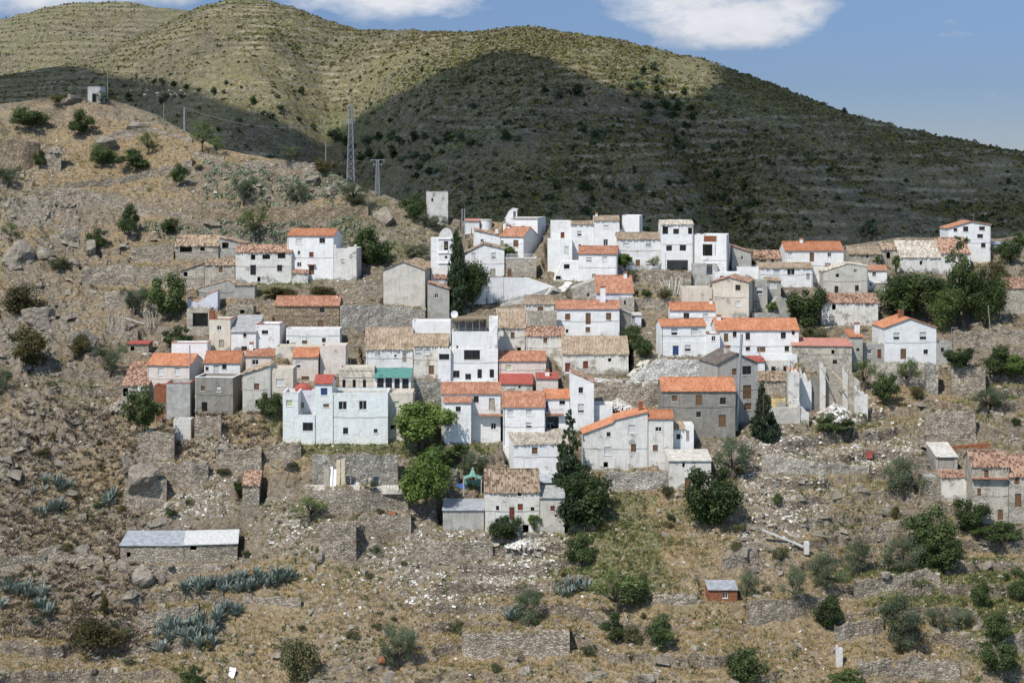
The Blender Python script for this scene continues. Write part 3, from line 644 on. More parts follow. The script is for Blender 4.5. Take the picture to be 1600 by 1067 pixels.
# ---- white tower block, huts, tank, chapel
B('tall narrow white electricity tower block on the crest above the village', 671, 700, 300, 352, 'f', d=4, wall='whiteold', wins=[('k', 674, 310, 677, 315)], sl=5, D=float(Dof(690, 352)), name='transformer_tower', cat='tower', rim='whiteold')
B('small white hut with a flat reddish roof beside the round tank', 727, 749, 345, 366, 's', 342, 4, 'white2', 'lightred', D=float(Dof(740, 362)), name='hut', cat='hut')
h = B('white chapel like house with a stepped parapet and bell opening', 786, 840, 342, 385, 'p', prof=[(786, 347), (796, 341), (840, 341)], d=8, wall='white', tile='palefloor', wins=[('n', 815, 353, 821, 359)], sr=13, D=float(Dof(815, 372)), name='chapel', cat='chapel')
B('', 790, 808, 330, 342, 'p', prof=[(790, 340), (795, 331), (801, 326), (808, 327)], d=.7, wall='white', tile='white', wins=[('o', 802, 331, 806, 341)], D=h[2][1] + .3, yv=350, under=h[0], low=1, over=.05)
h = B('white house with orange roof, two chimneys and a vine covered terrace', 781, 818, 369, 404, 'e', 355, 8.5, 'white', 'orange2', [('G', 783, 376, 787, 386), ('w', 802, 375, 810, 386), ('w', 801, 393, 809, 402)], sr=22, ch=[(795, 352, .6)])
B('', 740, 781, 364, 395, 'p', prof=[(740, 359), (781, 368)], d=7, wall='white', tile='oldred', wins=[('d', 751, 374, 756, 379)], D=h[2][1] + 1.5, under=h[0], ch=[(776, 355, .6)], yv=398)
B('stone and white terrace block holding up the vine covered balcony', 790, 838, 404, 436, 'f', d=4.2, wall='stoneplaster', wins=[('w', 793, 420, 799, 434)], name='terrace', cat='terrace', rim='white')
B('white gabled house with dark roof edge and a vine over its door', 726, 788, 390, 436, 'p', prof=[(726, 396), (756, 381), (788, 389)], d=7, wall='white', tile='old', wins=[('b', 737, 395, 744, 403), ('b', 768, 395, 775, 404), ('G', 766, 420, 774, 435)])
# ---- white complex right of the road
h = B('large white house complex of stepped blocks with old tile roofs right of the ramp', 861, 893, 346, 400, 'f', d=7, wall='white2', wins=[('r', 876, 363, 882, 372)], D=float(Dof(880, 414)) + 2, yv=414)
B('', 856, 894, 374, 425, 'f', d=4.5, wall='white', wins=[('b', 882, 385, 889, 397), ('k', 904, 383, 908, 389)], D=float(Dof(880, 414)), yv=425, under=h[0], dD=-1.5)
B('', 892.5, 928, 351, 405, 'e', 346, 6, 'white', 'buff', [('b', 902, 361, 909, 369), ('k', 904, 382, 908, 388)], D=float(Dof(905, 408)), yv=412, under=h[0])
B('', 928.5, 968, 345, 405, 'e', 338, 7, 'white', 'buff', [('b', 943, 352, 951, 356), ('d', 943, 374, 950, 384)], D=float(Dof(940, 408)), yv=412, under=h[0], ch=[(932, 332, .5)])
B('', 972, 999, 337, 380, 'f', d=6, wall='white', D=float(Dof(985, 396)), yv=400, under=h[0], sr=5)
B('white garden entrance with a dark door and low parapet beside the ramp', 866, 904, 414, 438, 'p', prof=[(866, 437), (878, 409), (904, 409)], d=3.5, wall='white', tile='white', over=.02, wins=[('k', 881, 413, 890, 420), ('o', 868.5, 430, 876, 437)], name='garden_entrance', cat='porch')
B('white house with a dull red roof and two square windows below the large white complex', 904, 964, 396, 440, 'e', 385, 6, 'white', 'orange2', [('b', 916, 402, 925, 409), ('b', 941, 401, 949, 408), ('G', 925, 428, 931, 436)], sr=3)
B('long white house with old tile roof and white fence left of the black garage opening', 964.5, 1032, 374, 421, 'e', 364, 6.5, 'white2', 'buff', [('b', 974, 380, 983, 385), ('b', 1009, 380, 1018, 385), ('w', 993, 406, 1000, 419), ('b', 1009, 408, 1016, 416)])
h = B('tall white house with empty black windows and a wide black garage opening', 1033, 1083, 351, 424, 'e', 345, 7, 'white', 'oldwhite', [('o', 1035, 354, 1044, 366), ('o', 1052, 358, 1061, 366), ('o', 1075, 356, 1082, 366), ('o', 1041, 384, 1050, 392), ('o', 1062, 383, 1072, 392), ('o', 1042, 407, 1075, 423)])
B('', 1083.5, 1098, 367, 424, 'f', d=6, wall='white', under=h[0], D=h[2][1] + .5)
h = B('unfinished house with raw brick edged openings and a concrete block lower storey', 1096, 1135, 367, 444, 'f', d=7, wall='white', wins=[('o', 1098, 382, 1113, 400)], sr=4, D=float(Dof(1110, 436)), yv=440)
B('', 1082, 1121, 412, 447, 'f', d=2.2, wall='concrete', wins=[('o', 1104, 413, 1113, 429)], under=h[0], tile='concrete', D=float(Dof(1110, 436)) - 1.6, yv=447)
p = MB(); sc_ = 7.3
for k in range(11): p.box(-1.95 - .12, -1.95, -.08, .1, 5.55 + k * .22, 5.65 + k * .22); p.box(.2, .32, -.08, .1, 5.6 + k * .22, 5.7 + k * .22)
p.box(-2.1, .55, -.05, -.003, 8.4, 9.6)
p.build('brick_infill', MATS['brick'], h[0])
B('grey half ruined house with patched orange tiles right of the unfinished house', 1144, 1174, 394, 422, 'p', prof=[(1144, 384), (1174, 394)], d=8, wall='grey', tile='oldred', wins=[('d', 1158, 400, 1161, 406)], sl=6)
B('roofless looking ruin with a strip of broken red tiles left of the long orange roof', 1180, 1226, 404, 418, 'e', 392, 6, 'stoneplaster', 'oldred', [('o', 1205, 406, 1209, 411)], name='ruin', cat='ruin')
B('white house with a bright orange roof and chimney at the back of the right side', 1227, 1318, 391, 442, 'e', 378, 8, 'white2', 'orange', [('b', 1232, 394, 1238, 402), ('w', 1265, 395, 1272, 409), ('d', 1293, 395, 1299, 402), ('G', 1289, 411, 1298, 421)], ch=[(1252, 372, .7)])
B('low stone barn with old tile roof right of the white house with chimney', 1327, 1377, 397, 414, 'e', 385, 7, 'stoneplaster', 'buff', [('o', 1353, 399, 1357, 403)], name='barn', cat='barn')
B('crumbling stone ruin between the low barn and the two tier white barn', 1378, 1405, 390, 412, 'e', 380, 6, 'stoneplaster', 'old', [('o', 1385, 394, 1391, 404)], name='ruin', cat='ruin')
h = B('large white barn with two tier old tile roof behind the pines', 1407, 1470, 402, 426, 'e', 377, 12, 'whiteold', 'oldwhite', [('o', 1437, 408, 1441, 414)], name='barn', cat='barn')
B('', 1470.5, 1516, 396, 430, 'e', 372, 11, 'whiteold', 'oldred', under=h[0], D=h[2][1] - .4)
B('tall white house with shallow gable, satellite dishes and four small windows at the right crest', 1481, 1548, 357, 412, 'p', prof=[(1481, 357), (1518, 346), (1548, 351)], d=7, wall='white', tile='orange2', wins=[('n', 1505, 354, 1513, 362), ('n', 1490, 357, 1496, 362), ('n', 1530, 354, 1539, 360), ('n', 1527, 366, 1536, 372), ('n', 1533, 380, 1540, 387)], D=float(Dof(1515, 402)))
B('open shelter with a thin sheet roof on the right crest', 1550, 1582, 381, 392, 's', 378, 3, 'stoneplaster', 'greysheet', [('o', 1560, 383, 1577, 391)], name='shelter', cat='shed')
B('stone ruin with a broken tile roof cut by the right edge of the view', 1572, 1612, 450, 492, 'e', 435, 6, 'stoneplaster', 'oldred', name='ruin', cat='ruin')
# ---- right middle
h = B('white house with tan tile roof and three windows left above the fig tree', 1187, 1270, 419, 449, 'e', 411, 6.5, 'white2', 'buff', [('b', 1209, 421, 1218, 432), ('d', 1230, 420, 1242, 430), ('G', 1260, 427, 1265, 436)])
B('', 1152, 1187, 417, 432, 'f', d=5, wall='white', under=h[0])
h = B('grey house with roller blinds and an outside stair left of the fig tree', 1198, 1220, 439, 468, 's', 434, 4, 'grey', 'old', [('b', 1202, 441, 1214, 451)], D=float(Dof(1208, 470)))
B('', 1177, 1199, 438, 482, 'f', d=4, wall='grey', wins=[('b', 1182, 448, 1192, 459), ('G', 1177.5, 470, 1183, 482)], under=h[0])
B('', 1199, 1236, 465, 492, 'p', prof=[(1199, 487), (1215, 464), (1236, 470)], d=3, wall='grey', tile='concrete', over=.02, under=h[0], dD=-1.)
h = B('tall grey gabled house with two small windows stacked one above the other', 1113, 1170, 441, 498, 'p', prof=[(1113, 441), (1140, 433), (1170, 441)], d=8, wall='cream', tile='oldred', wins=[('n', 1149, 445, 1157, 454), ('b', 1149, 470, 1157, 479)], sr=7)
B('', 1066, 1113, 450, 480, 'f', d=6, wall='cream', under=h[0], D=h[2][1] + .6)
p = MB(); p.tube([(-4.2, -.2, 1.5), (-4.2, -.2, 8.4)], .22, 8); p.build('flue_pipe', MATS['concrete'], h[0])
B('small white rooftop block behind the tall grey gabled house', 1117, 1158, 426, 440, 'f', d=4, wall='white', wins=[('w', 1125, 431, 1131, 436)], D=float(Dof(1140, 455)))
B('grey gable fronted house with four windows above the flaking ruin', 1287, 1356, 424, 462, 'p', prof=[(1287, 424), (1325, 412), (1356, 416)], d=8, wall='creamgrey', tile='oldwhite', over=.12, wins=[('o', 1306, 428, 1311, 433), ('d', 1334, 421, 1339, 426), ('n', 1304, 447, 1310, 459), ('n', 1336, 446, 1342, 455)])
h = B('small white house with light red roof behind the left pine', 1356.5, 1386, 422, 442, 'e', 415, 5, 'white', 'orange2', [('d', 1363, 425, 1369, 432)])
B('', 1355, 1387, 441, 455, 'f', d=3, wall='white2', wins=[('n', 1359, 443, 1362, 446), ('G', 1367, 443, 1386, 449)], under=h[0])
B('flaking white ruin with a broken tile roof below the grey gable', 1284, 1372, 473, 509, 'e', 459, 7, 'whitestone', 'oldred', [('o', 1300, 476, 1306, 484), ('G', 1352, 474, 1358, 479), ('G', 1296, 494, 1304, 504)], name='ruin', cat='ruin')
# ---- right centre
B('upper white house with orange roof and two windows, chimney pipe on top', 1047, 1118, 484, 522, 'e', 473, 5.5, 'white', 'orange', [('n', 1068, 489, 1077, 498), ('b', 1098, 490, 1107, 499)], ch=[(1111, 467, .6)], sl=3)
h = B('white two storey house with orange roof, blue door and four shuttered windows', 1033, 1103, 509, 557, 'e', 499, 5.5, 'white', 'orange', [('b', 1049, 513, 1059, 524), ('b', 1080, 512, 1091, 524), ('B', 1051, 540, 1061, 555), ('b', 1070, 539, 1080, 549)], sl=8)
p = MB(); p.box(-h[4] / 2, h[4] / 2, -.03, -.003, 2.75, 2.95); p.build('string_course', MATS['whitepaint'], h[0])
h = B('long white house with a long orange roof and scattered small windows', 1119, 1248, 515, 562, 'e', 498, 8, 'white', 'orange',
  [('w', 1131, 521, 1138, 534), ('n', 1145, 518, 1151, 527), ('n', 1165, 520, 1172, 531), ('n', 1220, 519, 1228, 529), ('n', 1237, 517, 1242, 523), ('n', 1226, 541, 1233, 549), ('n', 1165, 542, 1172, 548), ('w', 1183, 542, 1196, 550)], D=float(Dof(1180, 556)), ch=[(1123, 492, .8)])
B('', 1104, 1125, 522, 560, 'f', d=5, wall='white', wins=[('d', 1112, 525, 1118, 533)], under=h[0], rim='orange2')
B('', 1190, 1246, 553, 566, 'f', d=2, wall='white', under=h[0], dD=-1.5)
B('old stone house with two light red sheet roofs right of the long white house', 1238, 1331, 540, 582, 's', 528, 7, 'stoneplaster', 'lightred', [('o', 1299, 547, 1304, 553), ('n', 1301, 562, 1308, 569)], sl=3)
B('small house with a bright orange roof and tall white chimney beside the white gable house', 1327, 1348, 526, 577, 's', 515, 5, 'grey', 'orange', [('n', 1338, 544, 1343, 549)], ch=[(1339, 504, .9)], dD=.5)
h = B('white gable fronted house with wide orange roof and brick chimney above a stone base', 1382, 1463, 511, 570, 'p', prof=[(1382, 512), (1422, 497), (1463, 511)], d=8, wall='white', tile='orange',
  wins=[('b', 1396, 520, 1406, 531), ('b', 1437, 519, 1448, 531), ('w', 1407, 545, 1416, 561), ('n', 1443, 546, 1450, 553)], sl=20, ch=[(1407, 485, .8)], chm='brick')
B('', 1349, 1382, 537, 568, 'f', d=4, wall='grey', wins=[('r', 1371, 546, 1377, 560), ('d', 1357, 546, 1362, 553)], under=h[0])
B('', 1463.5, 1487, 536, 568, 'f', d=4, wall='grey', wins=[('n', 1470, 543, 1475, 550)], under=h[0], rim='roofgrey')
# ---- centre
B('long white house with dull orange roof, tall white chimney and brown shutters', 869, 968, 482, 528, 'e', 470, 6, 'white', 'orange2', [('w', 883, 490, 891, 500), ('w', 915, 489, 923, 507), ('w', 947, 489, 955, 500), ('o', 884, 515, 888, 520), ('w', 915, 511, 922, 519)], ch=[(942, 447, 1.0)])
h = B('lavender grey house with a broad orange roof and white chimney behind the long white house', 932, 989, 457, 478, 'e', 431, 9.5, 'lavender', 'orange2', ch=[(977, 425, .7)], D=float(Dof(960, 482)))
B('', 895, 932, 447, 470, 'p', prof=[(895, 451), (932, 436)], d=5, wall='stoneplaster', tile='grey', over=.02, wins=[('o', 917, 458, 921, 463)], under=h[0])
B('stone outbuilding with slanting roof right of the long white house', 969, 986, 486, 515, 'p', prof=[(969, 483), (986, 490)], d=6, wall='darkgrey', tile='roofgrey', name='outbuilding', cat='shed')
B('tiny pale shed with a dark door right of the stone outbuilding', 986.5, 1002, 492, 513, 's', 488, 3, 'lavender', 'palefloor', [('G', 987.5, 494, 992, 506)], name='shed', cat='shed')
B('plastered stone remnant with one slit window between two orange roofs', 969, 991, 465, 492, 'f', d=4, wall='stoneplaster', wins=[('o', 975, 470, 978, 476)], D=float(Dof(980, 492)), name='ruin', cat='ruin')
B('small white house with straw coloured roof and a single brown window', 820, 866, 475, 506, 'e', 462, 6, 'whitestone', 'buff', [('w', 840, 479, 849, 487)])
B('white house with tall old tile roof and grey damp patch beside the pergola house', 776, 821, 512, 550, 'e', 483, 9, 'whiteold', 'buff', [('w', 798, 519, 804, 529), ('o', 808, 543, 814, 549)])
h = B('flaking white house with red brown tile roof above a stone wall remnant', 822, 882, 525, 562, 's', 511, 4.5, 'whitestone', 'oldred', [('w', 849, 528, 855, 536)])
B('', 824, 870, 486, 515, 'f', d=1., wall='stoneplaster', under=h[0], D=h[2][1] + 5, tile='stoneplaster')
B('stone barn with a huge old tile roof above the village lane', 879, 982, 553, 584, 'e', 526, 11, 'whitestone', 'buff', [('r', 883, 567, 891, 581), ('r', 911, 564, 919, 576), ('o', 950, 560, 955, 565)], name='barn', cat='barn')
# big white building
h = B('largest white house, three storeys with a reed pergola on its roof terrace', 690, 778, 545, 600, 'f', d=8, wall='white', wins=[('n', 725, 547, 750, 562), ('n', 708, 579, 718, 590), ('n', 727, 584, 736, 593), ('n', 746, 577, 753, 591), ('n', 765, 577, 772, 590)])
GW = h
B('', 706, 777.5, 518, 546, 'f', d=7.8, wall='white', wins=[('n', 725, 545.2, 750, 561)], under=h[0], D=h[2][1] + .12, yv=600, low=-6.5) if False else B('', 706, 777.5, 518, 548, 'f', d=7.4, wall='white', wins=[('n', 713, 540, 716, 544)], under=h[0], D=h[2][1] + .15, yv=548, low=.6)
B('', 684, 704, 545, 594, 'f', d=5, wall='white', wins=[('n', 686, 553, 702, 562)], under=h[0], D=h[2][1] - .8)
B('', 690, 778, 596, 606, 'f', d=1.4, wall='white', under=h[0], D=GW[2][1] - 1.5)
B('', 764, 777.8, 498, 520, 'f', d=6, wall='white', under=h[0], D=GW[2][1] + .4, yv=520, low=.3)

h = B('pair of straw coloured tile roofs over a white house left of the pergola house', 572, 645, 545, 578, 'e', 510, 9, 'white2', 'buff', [('b', 586, 551, 595, 556), ('d', 616, 554, 620, 558), ('G', 629, 552, 635, 566)], sl=0)
h = B('white house with beige roof, paired blinds and a stone lower storey', 646, 700, 540, 592, 'e', 522, 6, 'whitestone', 'buff', [('b', 649, 546, 659.5, 554), ('b', 662, 546, 672, 554), ('w', 670, 571, 678, 585)], D=float(Dof(670, 586)))
B('', 644, 704, 502, 526, 'f', d=5, wall='white', under=h[0], D=h[2][1] + 6.2)
# ---- left centre
B('stone house with orange roof and two small windows above a white wall', 430, 530, 477, 518, 'e', 463, 6.5, 'stonebrown', 'orange2', [('n', 500, 481, 507, 489), ('w', 497, 500, 505, 511)], ch=[(527, 460, .4)])
B('rough whitewashed low building below the stone house with orange roof', 447, 531, 514, 542, 'f', d=4.5, wall='white2', wins=[('o', 447.6, 532, 452, 538), ('w', 472, 532, 480, 538), ('n', 503, 528, 509, 535)])
B('narrow beige house with a red rimmed flat roof and chimney', 327, 360, 499, 548, 'f', d=6, wall='cream', wins=[('d', 339, 509, 346, 516), ('G', 342, 531, 350, 543)], sr=10, rim='redpaint', ch=[(332, 485, .9)], chm='brick')
h = B('collapsed ruin with a cavernous dark opening beside a stone pillar', 292, 327, 483, 524, 'f', d=5, wall='stoneplaster', wins=[('o', 301, 489, 325, 510)], name='ruin', cat='ruin', tile='palefloor')
B('', 293, 340, 470, 486, 'p', prof=[(293, 466), (308, 472), (330, 458), (340, 454)], d=3, wall='lavender', tile='oldred', under=h[0], over=.02)
h = B('grey shed like house with a slanting tile edge above the collapsed ruin', 311, 366, 446, 466, 'p', prof=[(311, 451), (357, 438), (366, 442)], d=4, wall='grey', tile='old', over=.1)
B('', 366, 398, 446, 466, 's', 443, 3, 'grey', 'old', under=h[0])
B('stone wall building with a tiny window behind the white grey roofed house', 353, 396, 479, 500, 'f', d=4, wall='stone', wins=[('o', 375, 484, 382, 490)], tile='palefloor', name='outbuilding', cat='outbuilding')
B('white house with a steep grey sheet roof left of the white cube', 361, 400, 518, 550, 's', 492, 10, 'white2', 'roofgrey', [('n', 380, 521, 385, 527), ('n', 377, 541, 386, 548)])
B('white cube shaped house with red rimmed roof and a single window', 400.5, 437, 507, 544, 'f', d=6, wall='white', wins=[('n', 409, 516, 419, 522)], sr=9, rim='redpaint')
h = B('pinkish white house with orange roof at the left end of the village, two blinds', 230, 298, 570, 618, 'e', 553, 7.5, 'pink', 'orange', [('b', 247, 575, 255, 586), ('b', 273, 575, 282, 586)], sr=20)
p = MB(); p.tube([(h[4] / 2 - .1, -.25, 3), (h[4] / 2 - .1, -.25, 9.6)], .12, 6); p.build('flue_pipe', MATS['metal'], h[0])
B('white rooftop block behind the leftmost orange roof', 268, 324, 536, 557, 'f', d=4, wall='white', D=float(Dof(295, 572)), rim='lightred')
B('orange roofed white house with a tall blind between two small windows', 319, 375, 566, 590, 'e', 549, 6.5, 'white', 'orange', [('n', 321, 573, 326, 579), ('b', 334, 569, 343, 585), ('n', 347, 569, 354, 577)], sr=8)
B('tall grey stone building with small windows under the white house with three openings', 305, 364, 590, 647, 'f', d=6, wall='darkgrey', wins=[('w', 314, 603, 320, 611), ('b', 338, 603, 345, 612), ('k', 315, 628, 324, 643)], sr=14, rim='white', tile='palefloor')
h = B('concrete block tower with a red slab roof standing on a pale pillar', 260, 297, 599, 655, 'f', d=4.5, wall='concrete', sr=7, rim='redpaint', tile='concrete', name='block_tower', cat='outbuilding')
B('', 271, 298, 655, 690, 'f', d=2.5, wall='conlight', sr=5, under=h[0], dD=1.2, tile='concrete')
B('', 241, 260, 603, 634, 'f', d=3.5, wall='brick', under=h[0], rim='redpaint', D=h[2][1] + .4, wins=[])
B('', 241, 259, 630, 665, 'f', d=3.2, wall='stone', under=h[0], wins=[('o', 244, 634, 257, 658)], D=h[2][1] + .3)
B('collapsing ruin with a broken brown tile roof at the far left of the village', 190, 232, 602, 628, 's', 566, 9, 'stoneplaster', 'oldred', [('o', 192, 606, 200, 619)], name='ruin', cat='ruin')
B('small pink house with orange roof and a chimney, between white houses', 384, 428, 556, 580, 'e', 546, 5.5, 'pink', 'orange2', [('d', 394, 562, 404, 570)], sr=5, ch=[(393, 535, .7)])
h = B('patchy cream house with one slanting roof line and two small windows behind the fig tree', 379, 423, 576, 645, 'p', prof=[(379, 584), (423, 570)], d=6, wall='creamgrey', tile='old', wins=[('w', 397, 599, 405, 609), ('o', 399, 625, 404, 632)])
B('cream flat roofed house with a wide blind left of the pale teal house', 423.5, 458, 576, 642, 'f', d=5.5, wall='cream', wins=[('b', 431, 592, 444, 603)], dD=.4)
h = B('pink house with a striped orange tile roof and one pale window', 458, 497, 557, 598, 'e', 544, 5, 'pink', 'orange', [('b', 462, 564, 470, 575), ('w', 471, 588, 483, 594)], sr=4)
h = B('blank cream block with long white parapet beside the striped orange roof', 500, 540, 540, 590, 'f', d=5, wall='pink', sr=4)
B('', 430, 500, 541, 560, 'f', d=4, wall='cream', under=h[0], D=h[2][1] + 2)
h = B('cream terrace room with three pointed arch windows above the pale teal house', 530, 585, 574, 616, 'f', d=4, wall='cream', wins=[('k', 535, 593, 540, 606), ('k', 551, 593, 556, 606), ('k', 567, 593, 572, 606)], D=float(Dof(560, 640)), yv=616)
p = MB()
for x in (-2.6, -.9, .8, 2.5): p.tube([(x, -.1, h[7] - .5), (x, -.9, h[7] - .55)], .06, 5)
p.tube([(-3.2, -.9, h[7] - .5), (3.2, -.9, h[7] - .5)], .05, 5); p.build('pergola', MATS['frame_brown'], h[0])
h = B('glazed sunroom with a green sheet awning and white railing', 585, 642, 588, 618, 's', 575, 4.5, 'white', 'teal_sheet', [('d', 589, 590, 600, 611), ('d', 602, 590, 613, 611), ('d', 616, 591, 625, 611), ('d', 628, 591, 639, 611)], D=float(Dof(610, 650)), yv=615, over=.6, name='sunroom', cat='sunroom')
h = B('big pale teal house with a stepped roof terrace and two grilled windows', 519, 606, 614, 694, 'f', d=7, wall='teal', wins=[('d', 529, 627, 542, 640), ('d', 561, 626, 573, 640), ('n', 536, 668, 544, 678), ('n', 584, 670, 590, 676)])
TH = h; D_ = h[2][1]
B('', 492, 519, 598, 694, 'e', 585, 5, 'teal', 'redpaint', [('B', 501, 606, 512, 618), ('w', 505, 631, 514, 636)], under=h[0], D=D_ + .1, yv=694)
B('', 466, 492, 648, 694, 'f', d=5, wall='teal', wins=[('n', 473, 660, 489, 673)], under=h[0], D=D_ - .1, yv=694)
B('', 442, 466, 614, 694, 'f', d=6, wall='teal', wins=[('g', 447, 625, 457, 635)], under=h[0], D=D_, yv=694, rim='white')
B('', 466, 492, 610, 655, 'f', d=2, wall='lavender', under=h[0], D=D_ + 4, yv=650, low=1, wins=[('d', 469, 628, 475, 638)])
B('cream house wing with a small dark window right of the pale teal house', 606, 645, 614, 688, 'f', d=6, wall='cream', wins=[('k', 610, 664, 618, 671), ('g', 615, 627, 624, 634)], dD=.3)
# ---- centre bottom of the village
h = B('rambling white house with a balcony and orange roof right of the bright green tree', 690, 782, 614, 692, 'e', 598, 6, 'white2', 'orange2', [('n', 740, 619, 748, 629), ('G', 764, 622, 773, 641), ('w', 728, 675, 737, 691), ('d', 767, 661, 775, 671)], D=float(Dof(735, 690)))
B('', 694, 736, 628, 694, 's', 620, 2.2, 'white', 'orange2', [('n', 712, 635, 720, 643)], under=h[0], dD=-1.6)
p = MB(); p.box(1.3, 6.2, -1.3, -.005, 5.0, 5.25); p.build('balcony', MATS['orange2'], h[0])
p = MB(); p.box(1.3, 6.2, -1.3, -1.26, 6.15, 6.2)
for k in range(25): p.box(1.3 + k * .2, 1.325 + k * .2, -1.29, -1.265, 5.25, 6.15)
p.build('railing', MATS['metal'], h[0])
B('white house with a low orange roof and three pale shutters at the centre', 786, 851, 635, 695, 'e', 612, 8.5, 'white', 'orange2', [('b', 793, 640, 802, 650), ('b', 822, 639, 831, 649), ('b', 822, 660, 831, 669)])
h = B('white house with orange roof and a recessed ground floor below its balcony', 851.5, 890, 622, 675, 'e', 609, 6.5, 'white', 'orange', [('n', 874, 626, 883, 632), ('B', 852.5, 627, 857, 643), ('o', 853, 651, 873, 670)])
p = MB(); p.box(-2.3, 1.1, -1.0, -.005, 3.15, 3.35); p.build('balcony', MATS['orange2'], h[0])
p = MB(); p.box(-2.3, 1.1, -1.0, -.96, 4.2, 4.25)
for k in range(18): p.box(-2.3 + k * .195, -2.27 + k * .195, -1.0, -.97, 3.35, 4.2)
p.build('railing', MATS['metal'], h[0])
B('tall narrow white house with a thin slanting roof behind the conifer tip', 891, 928, 590, 675, 'p', prof=[(891, 581), (928, 597)], d=5.5, wall='white', tile='oldred', over=.1, wins=[('n', 904, 605, 911, 614), ('b', 903, 631, 913, 645)])
B('pink washed house with an orange roof below the tall old tile roof', 780, 853, 563, 592, 'e', 549, 6, 'pink', 'orange2', [('g', 790, 570, 799, 578)])
h = B('low house with a bright red painted roof right of the largest white house', 781, 832, 599, 616, 's', 579, 6, 'whitestone', 'redpaint', [('d', 810, 602, 814, 607)])
B('', 838, 872, 591, 616, 's', 582, 4, 'pink', 'redpaint', under=h[0], ch=[(855, 578, .8)])
h = B('white house with two descending orange roofs and a red chimney below the white rubble', 911, 1012, 670, 736, 'p', prof=[(911, 677), (957, 660), (961, 655), (1012, 643)], d=6, wall='whiteold', tile='orange',
  wins=[('n', 948, 675, 954, 682), ('b', 982, 664, 993, 677), ('b', 944, 698, 955, 711), ('w', 986, 694, 994, 706), ('o', 943, 722, 950, 730)], ch=[(1001, 627, .7)], chm='brick')
B('', 1013, 1052, 653, 735, 'e', 641, 5, 'whiteold', 'orange', [('d', 1024, 667, 1034, 674), ('w', 1020, 695, 1028, 705)], under=h[0], D=h[2][1])
h = B('narrow white house with a straw coloured roof and tiny balcony', 1052.5, 1071, 671, 705, 's', 656, 5, 'white', 'buff', [('n', 1057, 678, 1063, 686)])
B('', 1071, 1084, 664, 705, 'f', d=4, wall='white', wins=[('G', 1072.5, 673, 1077, 690)], under=h[0])
B('long low white shed with pale flat roof beside the large round dark tree', 1045, 1111, 719, 766, 's', 702, 6.5, 'whitestone', 'palefloor', [('o', 1066, 723, 1070, 730), ('w', 1070, 746, 1080, 763)], name='shed', cat='shed')
B('white house with ribbed old tile roof and brown window left of the slender conifer', 803, 889, 694, 735, 's', 671, 8, 'white', 'oldwhite', [('w', 831, 699, 840, 709), ('w', 871, 697, 880, 706)], sl=10)
h = B('old white and stone farmhouse with a broken tile roof and red brown door', 758, 843, 769, 832, 'e', 733, 10, 'whitestone', 'old', [('k', 809, 770, 815, 775), ('r', 796, 792, 804, 811), ('n', 775, 790, 780, 797), ('r', 809, 787, 817, 797), ('n', 829, 792, 835, 798), ('o', 817, 820, 826, 833)], sl=2)
B('', 844, 882, 777, 834, 's', 758, 6, 'creamgrey', 'roofgrey', [('r', 860, 790, 867, 798)], under=h[0], D=h[2][1] + .2)
B('low building with a grey ribbed sheet roof behind the broken tile roof', 800, 872, 753, 768, 's', 729, 8, 'grey', 'greysheet', D=float(Dof(835, 768)))
B('grey block shed with two sheet roofs left of the old farmhouse', 692, 756, 796, 828, 's', 779, 6, 'grey', 'greysheet', name='shed', cat='shed')
h = B('long grey rendered house with orange tile roof and brown shutters', 1034, 1149, 610, 684, 'e', 590, 7, 'darkgrey', 'orange', [('w', 1050, 618, 1058, 627), ('w', 1087, 617, 1097, 633), ('n', 1125, 621, 1134, 632), ('n', 1088, 643, 1095, 652), ('w', 1123, 648, 1134, 667)])
B('tall grey gabled house with dark roof, tall brown window and beige chimney', 1121, 1184, 568, 670, 'p', prof=[(1121, 569), (1152, 552), (1184, 567)], d=8, wall='grey', tile='slate', wins=[('w', 1144, 576, 1151, 586), ('n', 1160, 572, 1174, 585), ('w', 1161, 602, 1174, 623), ('w', 1163, 630, 1174, 640)], sl=29, ch=[(1136, 540, .9)], chm='cream', D=float(Dof(1150, 652)), yv=672)
B('small white house with a red roof right of the dark gabled roof', 1172, 1195, 564, 584, 's', 556, 4, 'white', 'redpaint')
B('low old stone building with two black windows above the timber roofed shed', 1196, 1234, 563, 584, 'f', d=4, wall='whitestone', wins=[('o', 1205, 573, 1212, 580), ('o', 1224, 572, 1230, 580)], name='outbuilding', cat='outbuilding')
B('stone shed with ragged tile roof and exposed beams', 1187, 1228, 595, 616, 's', 581, 5, 'stoneplaster', 'old', name='shed', cat='shed')
h = B('grey terrace block with a yellow painted wall behind its railing', 1205, 1250, 636, 662, 'f', d=5, wall='creamgrey', name='terrace', cat='terrace')
B('', 1206, 1228, 624, 636, 'f', d=1.2, wall='yellow', under=h[0], D=h[2][1] + 3, yv=636, low=1)
B('small white flat building beside the pile of white rubble', 928, 957, 633, 664, 'f', d=5, wall='white')
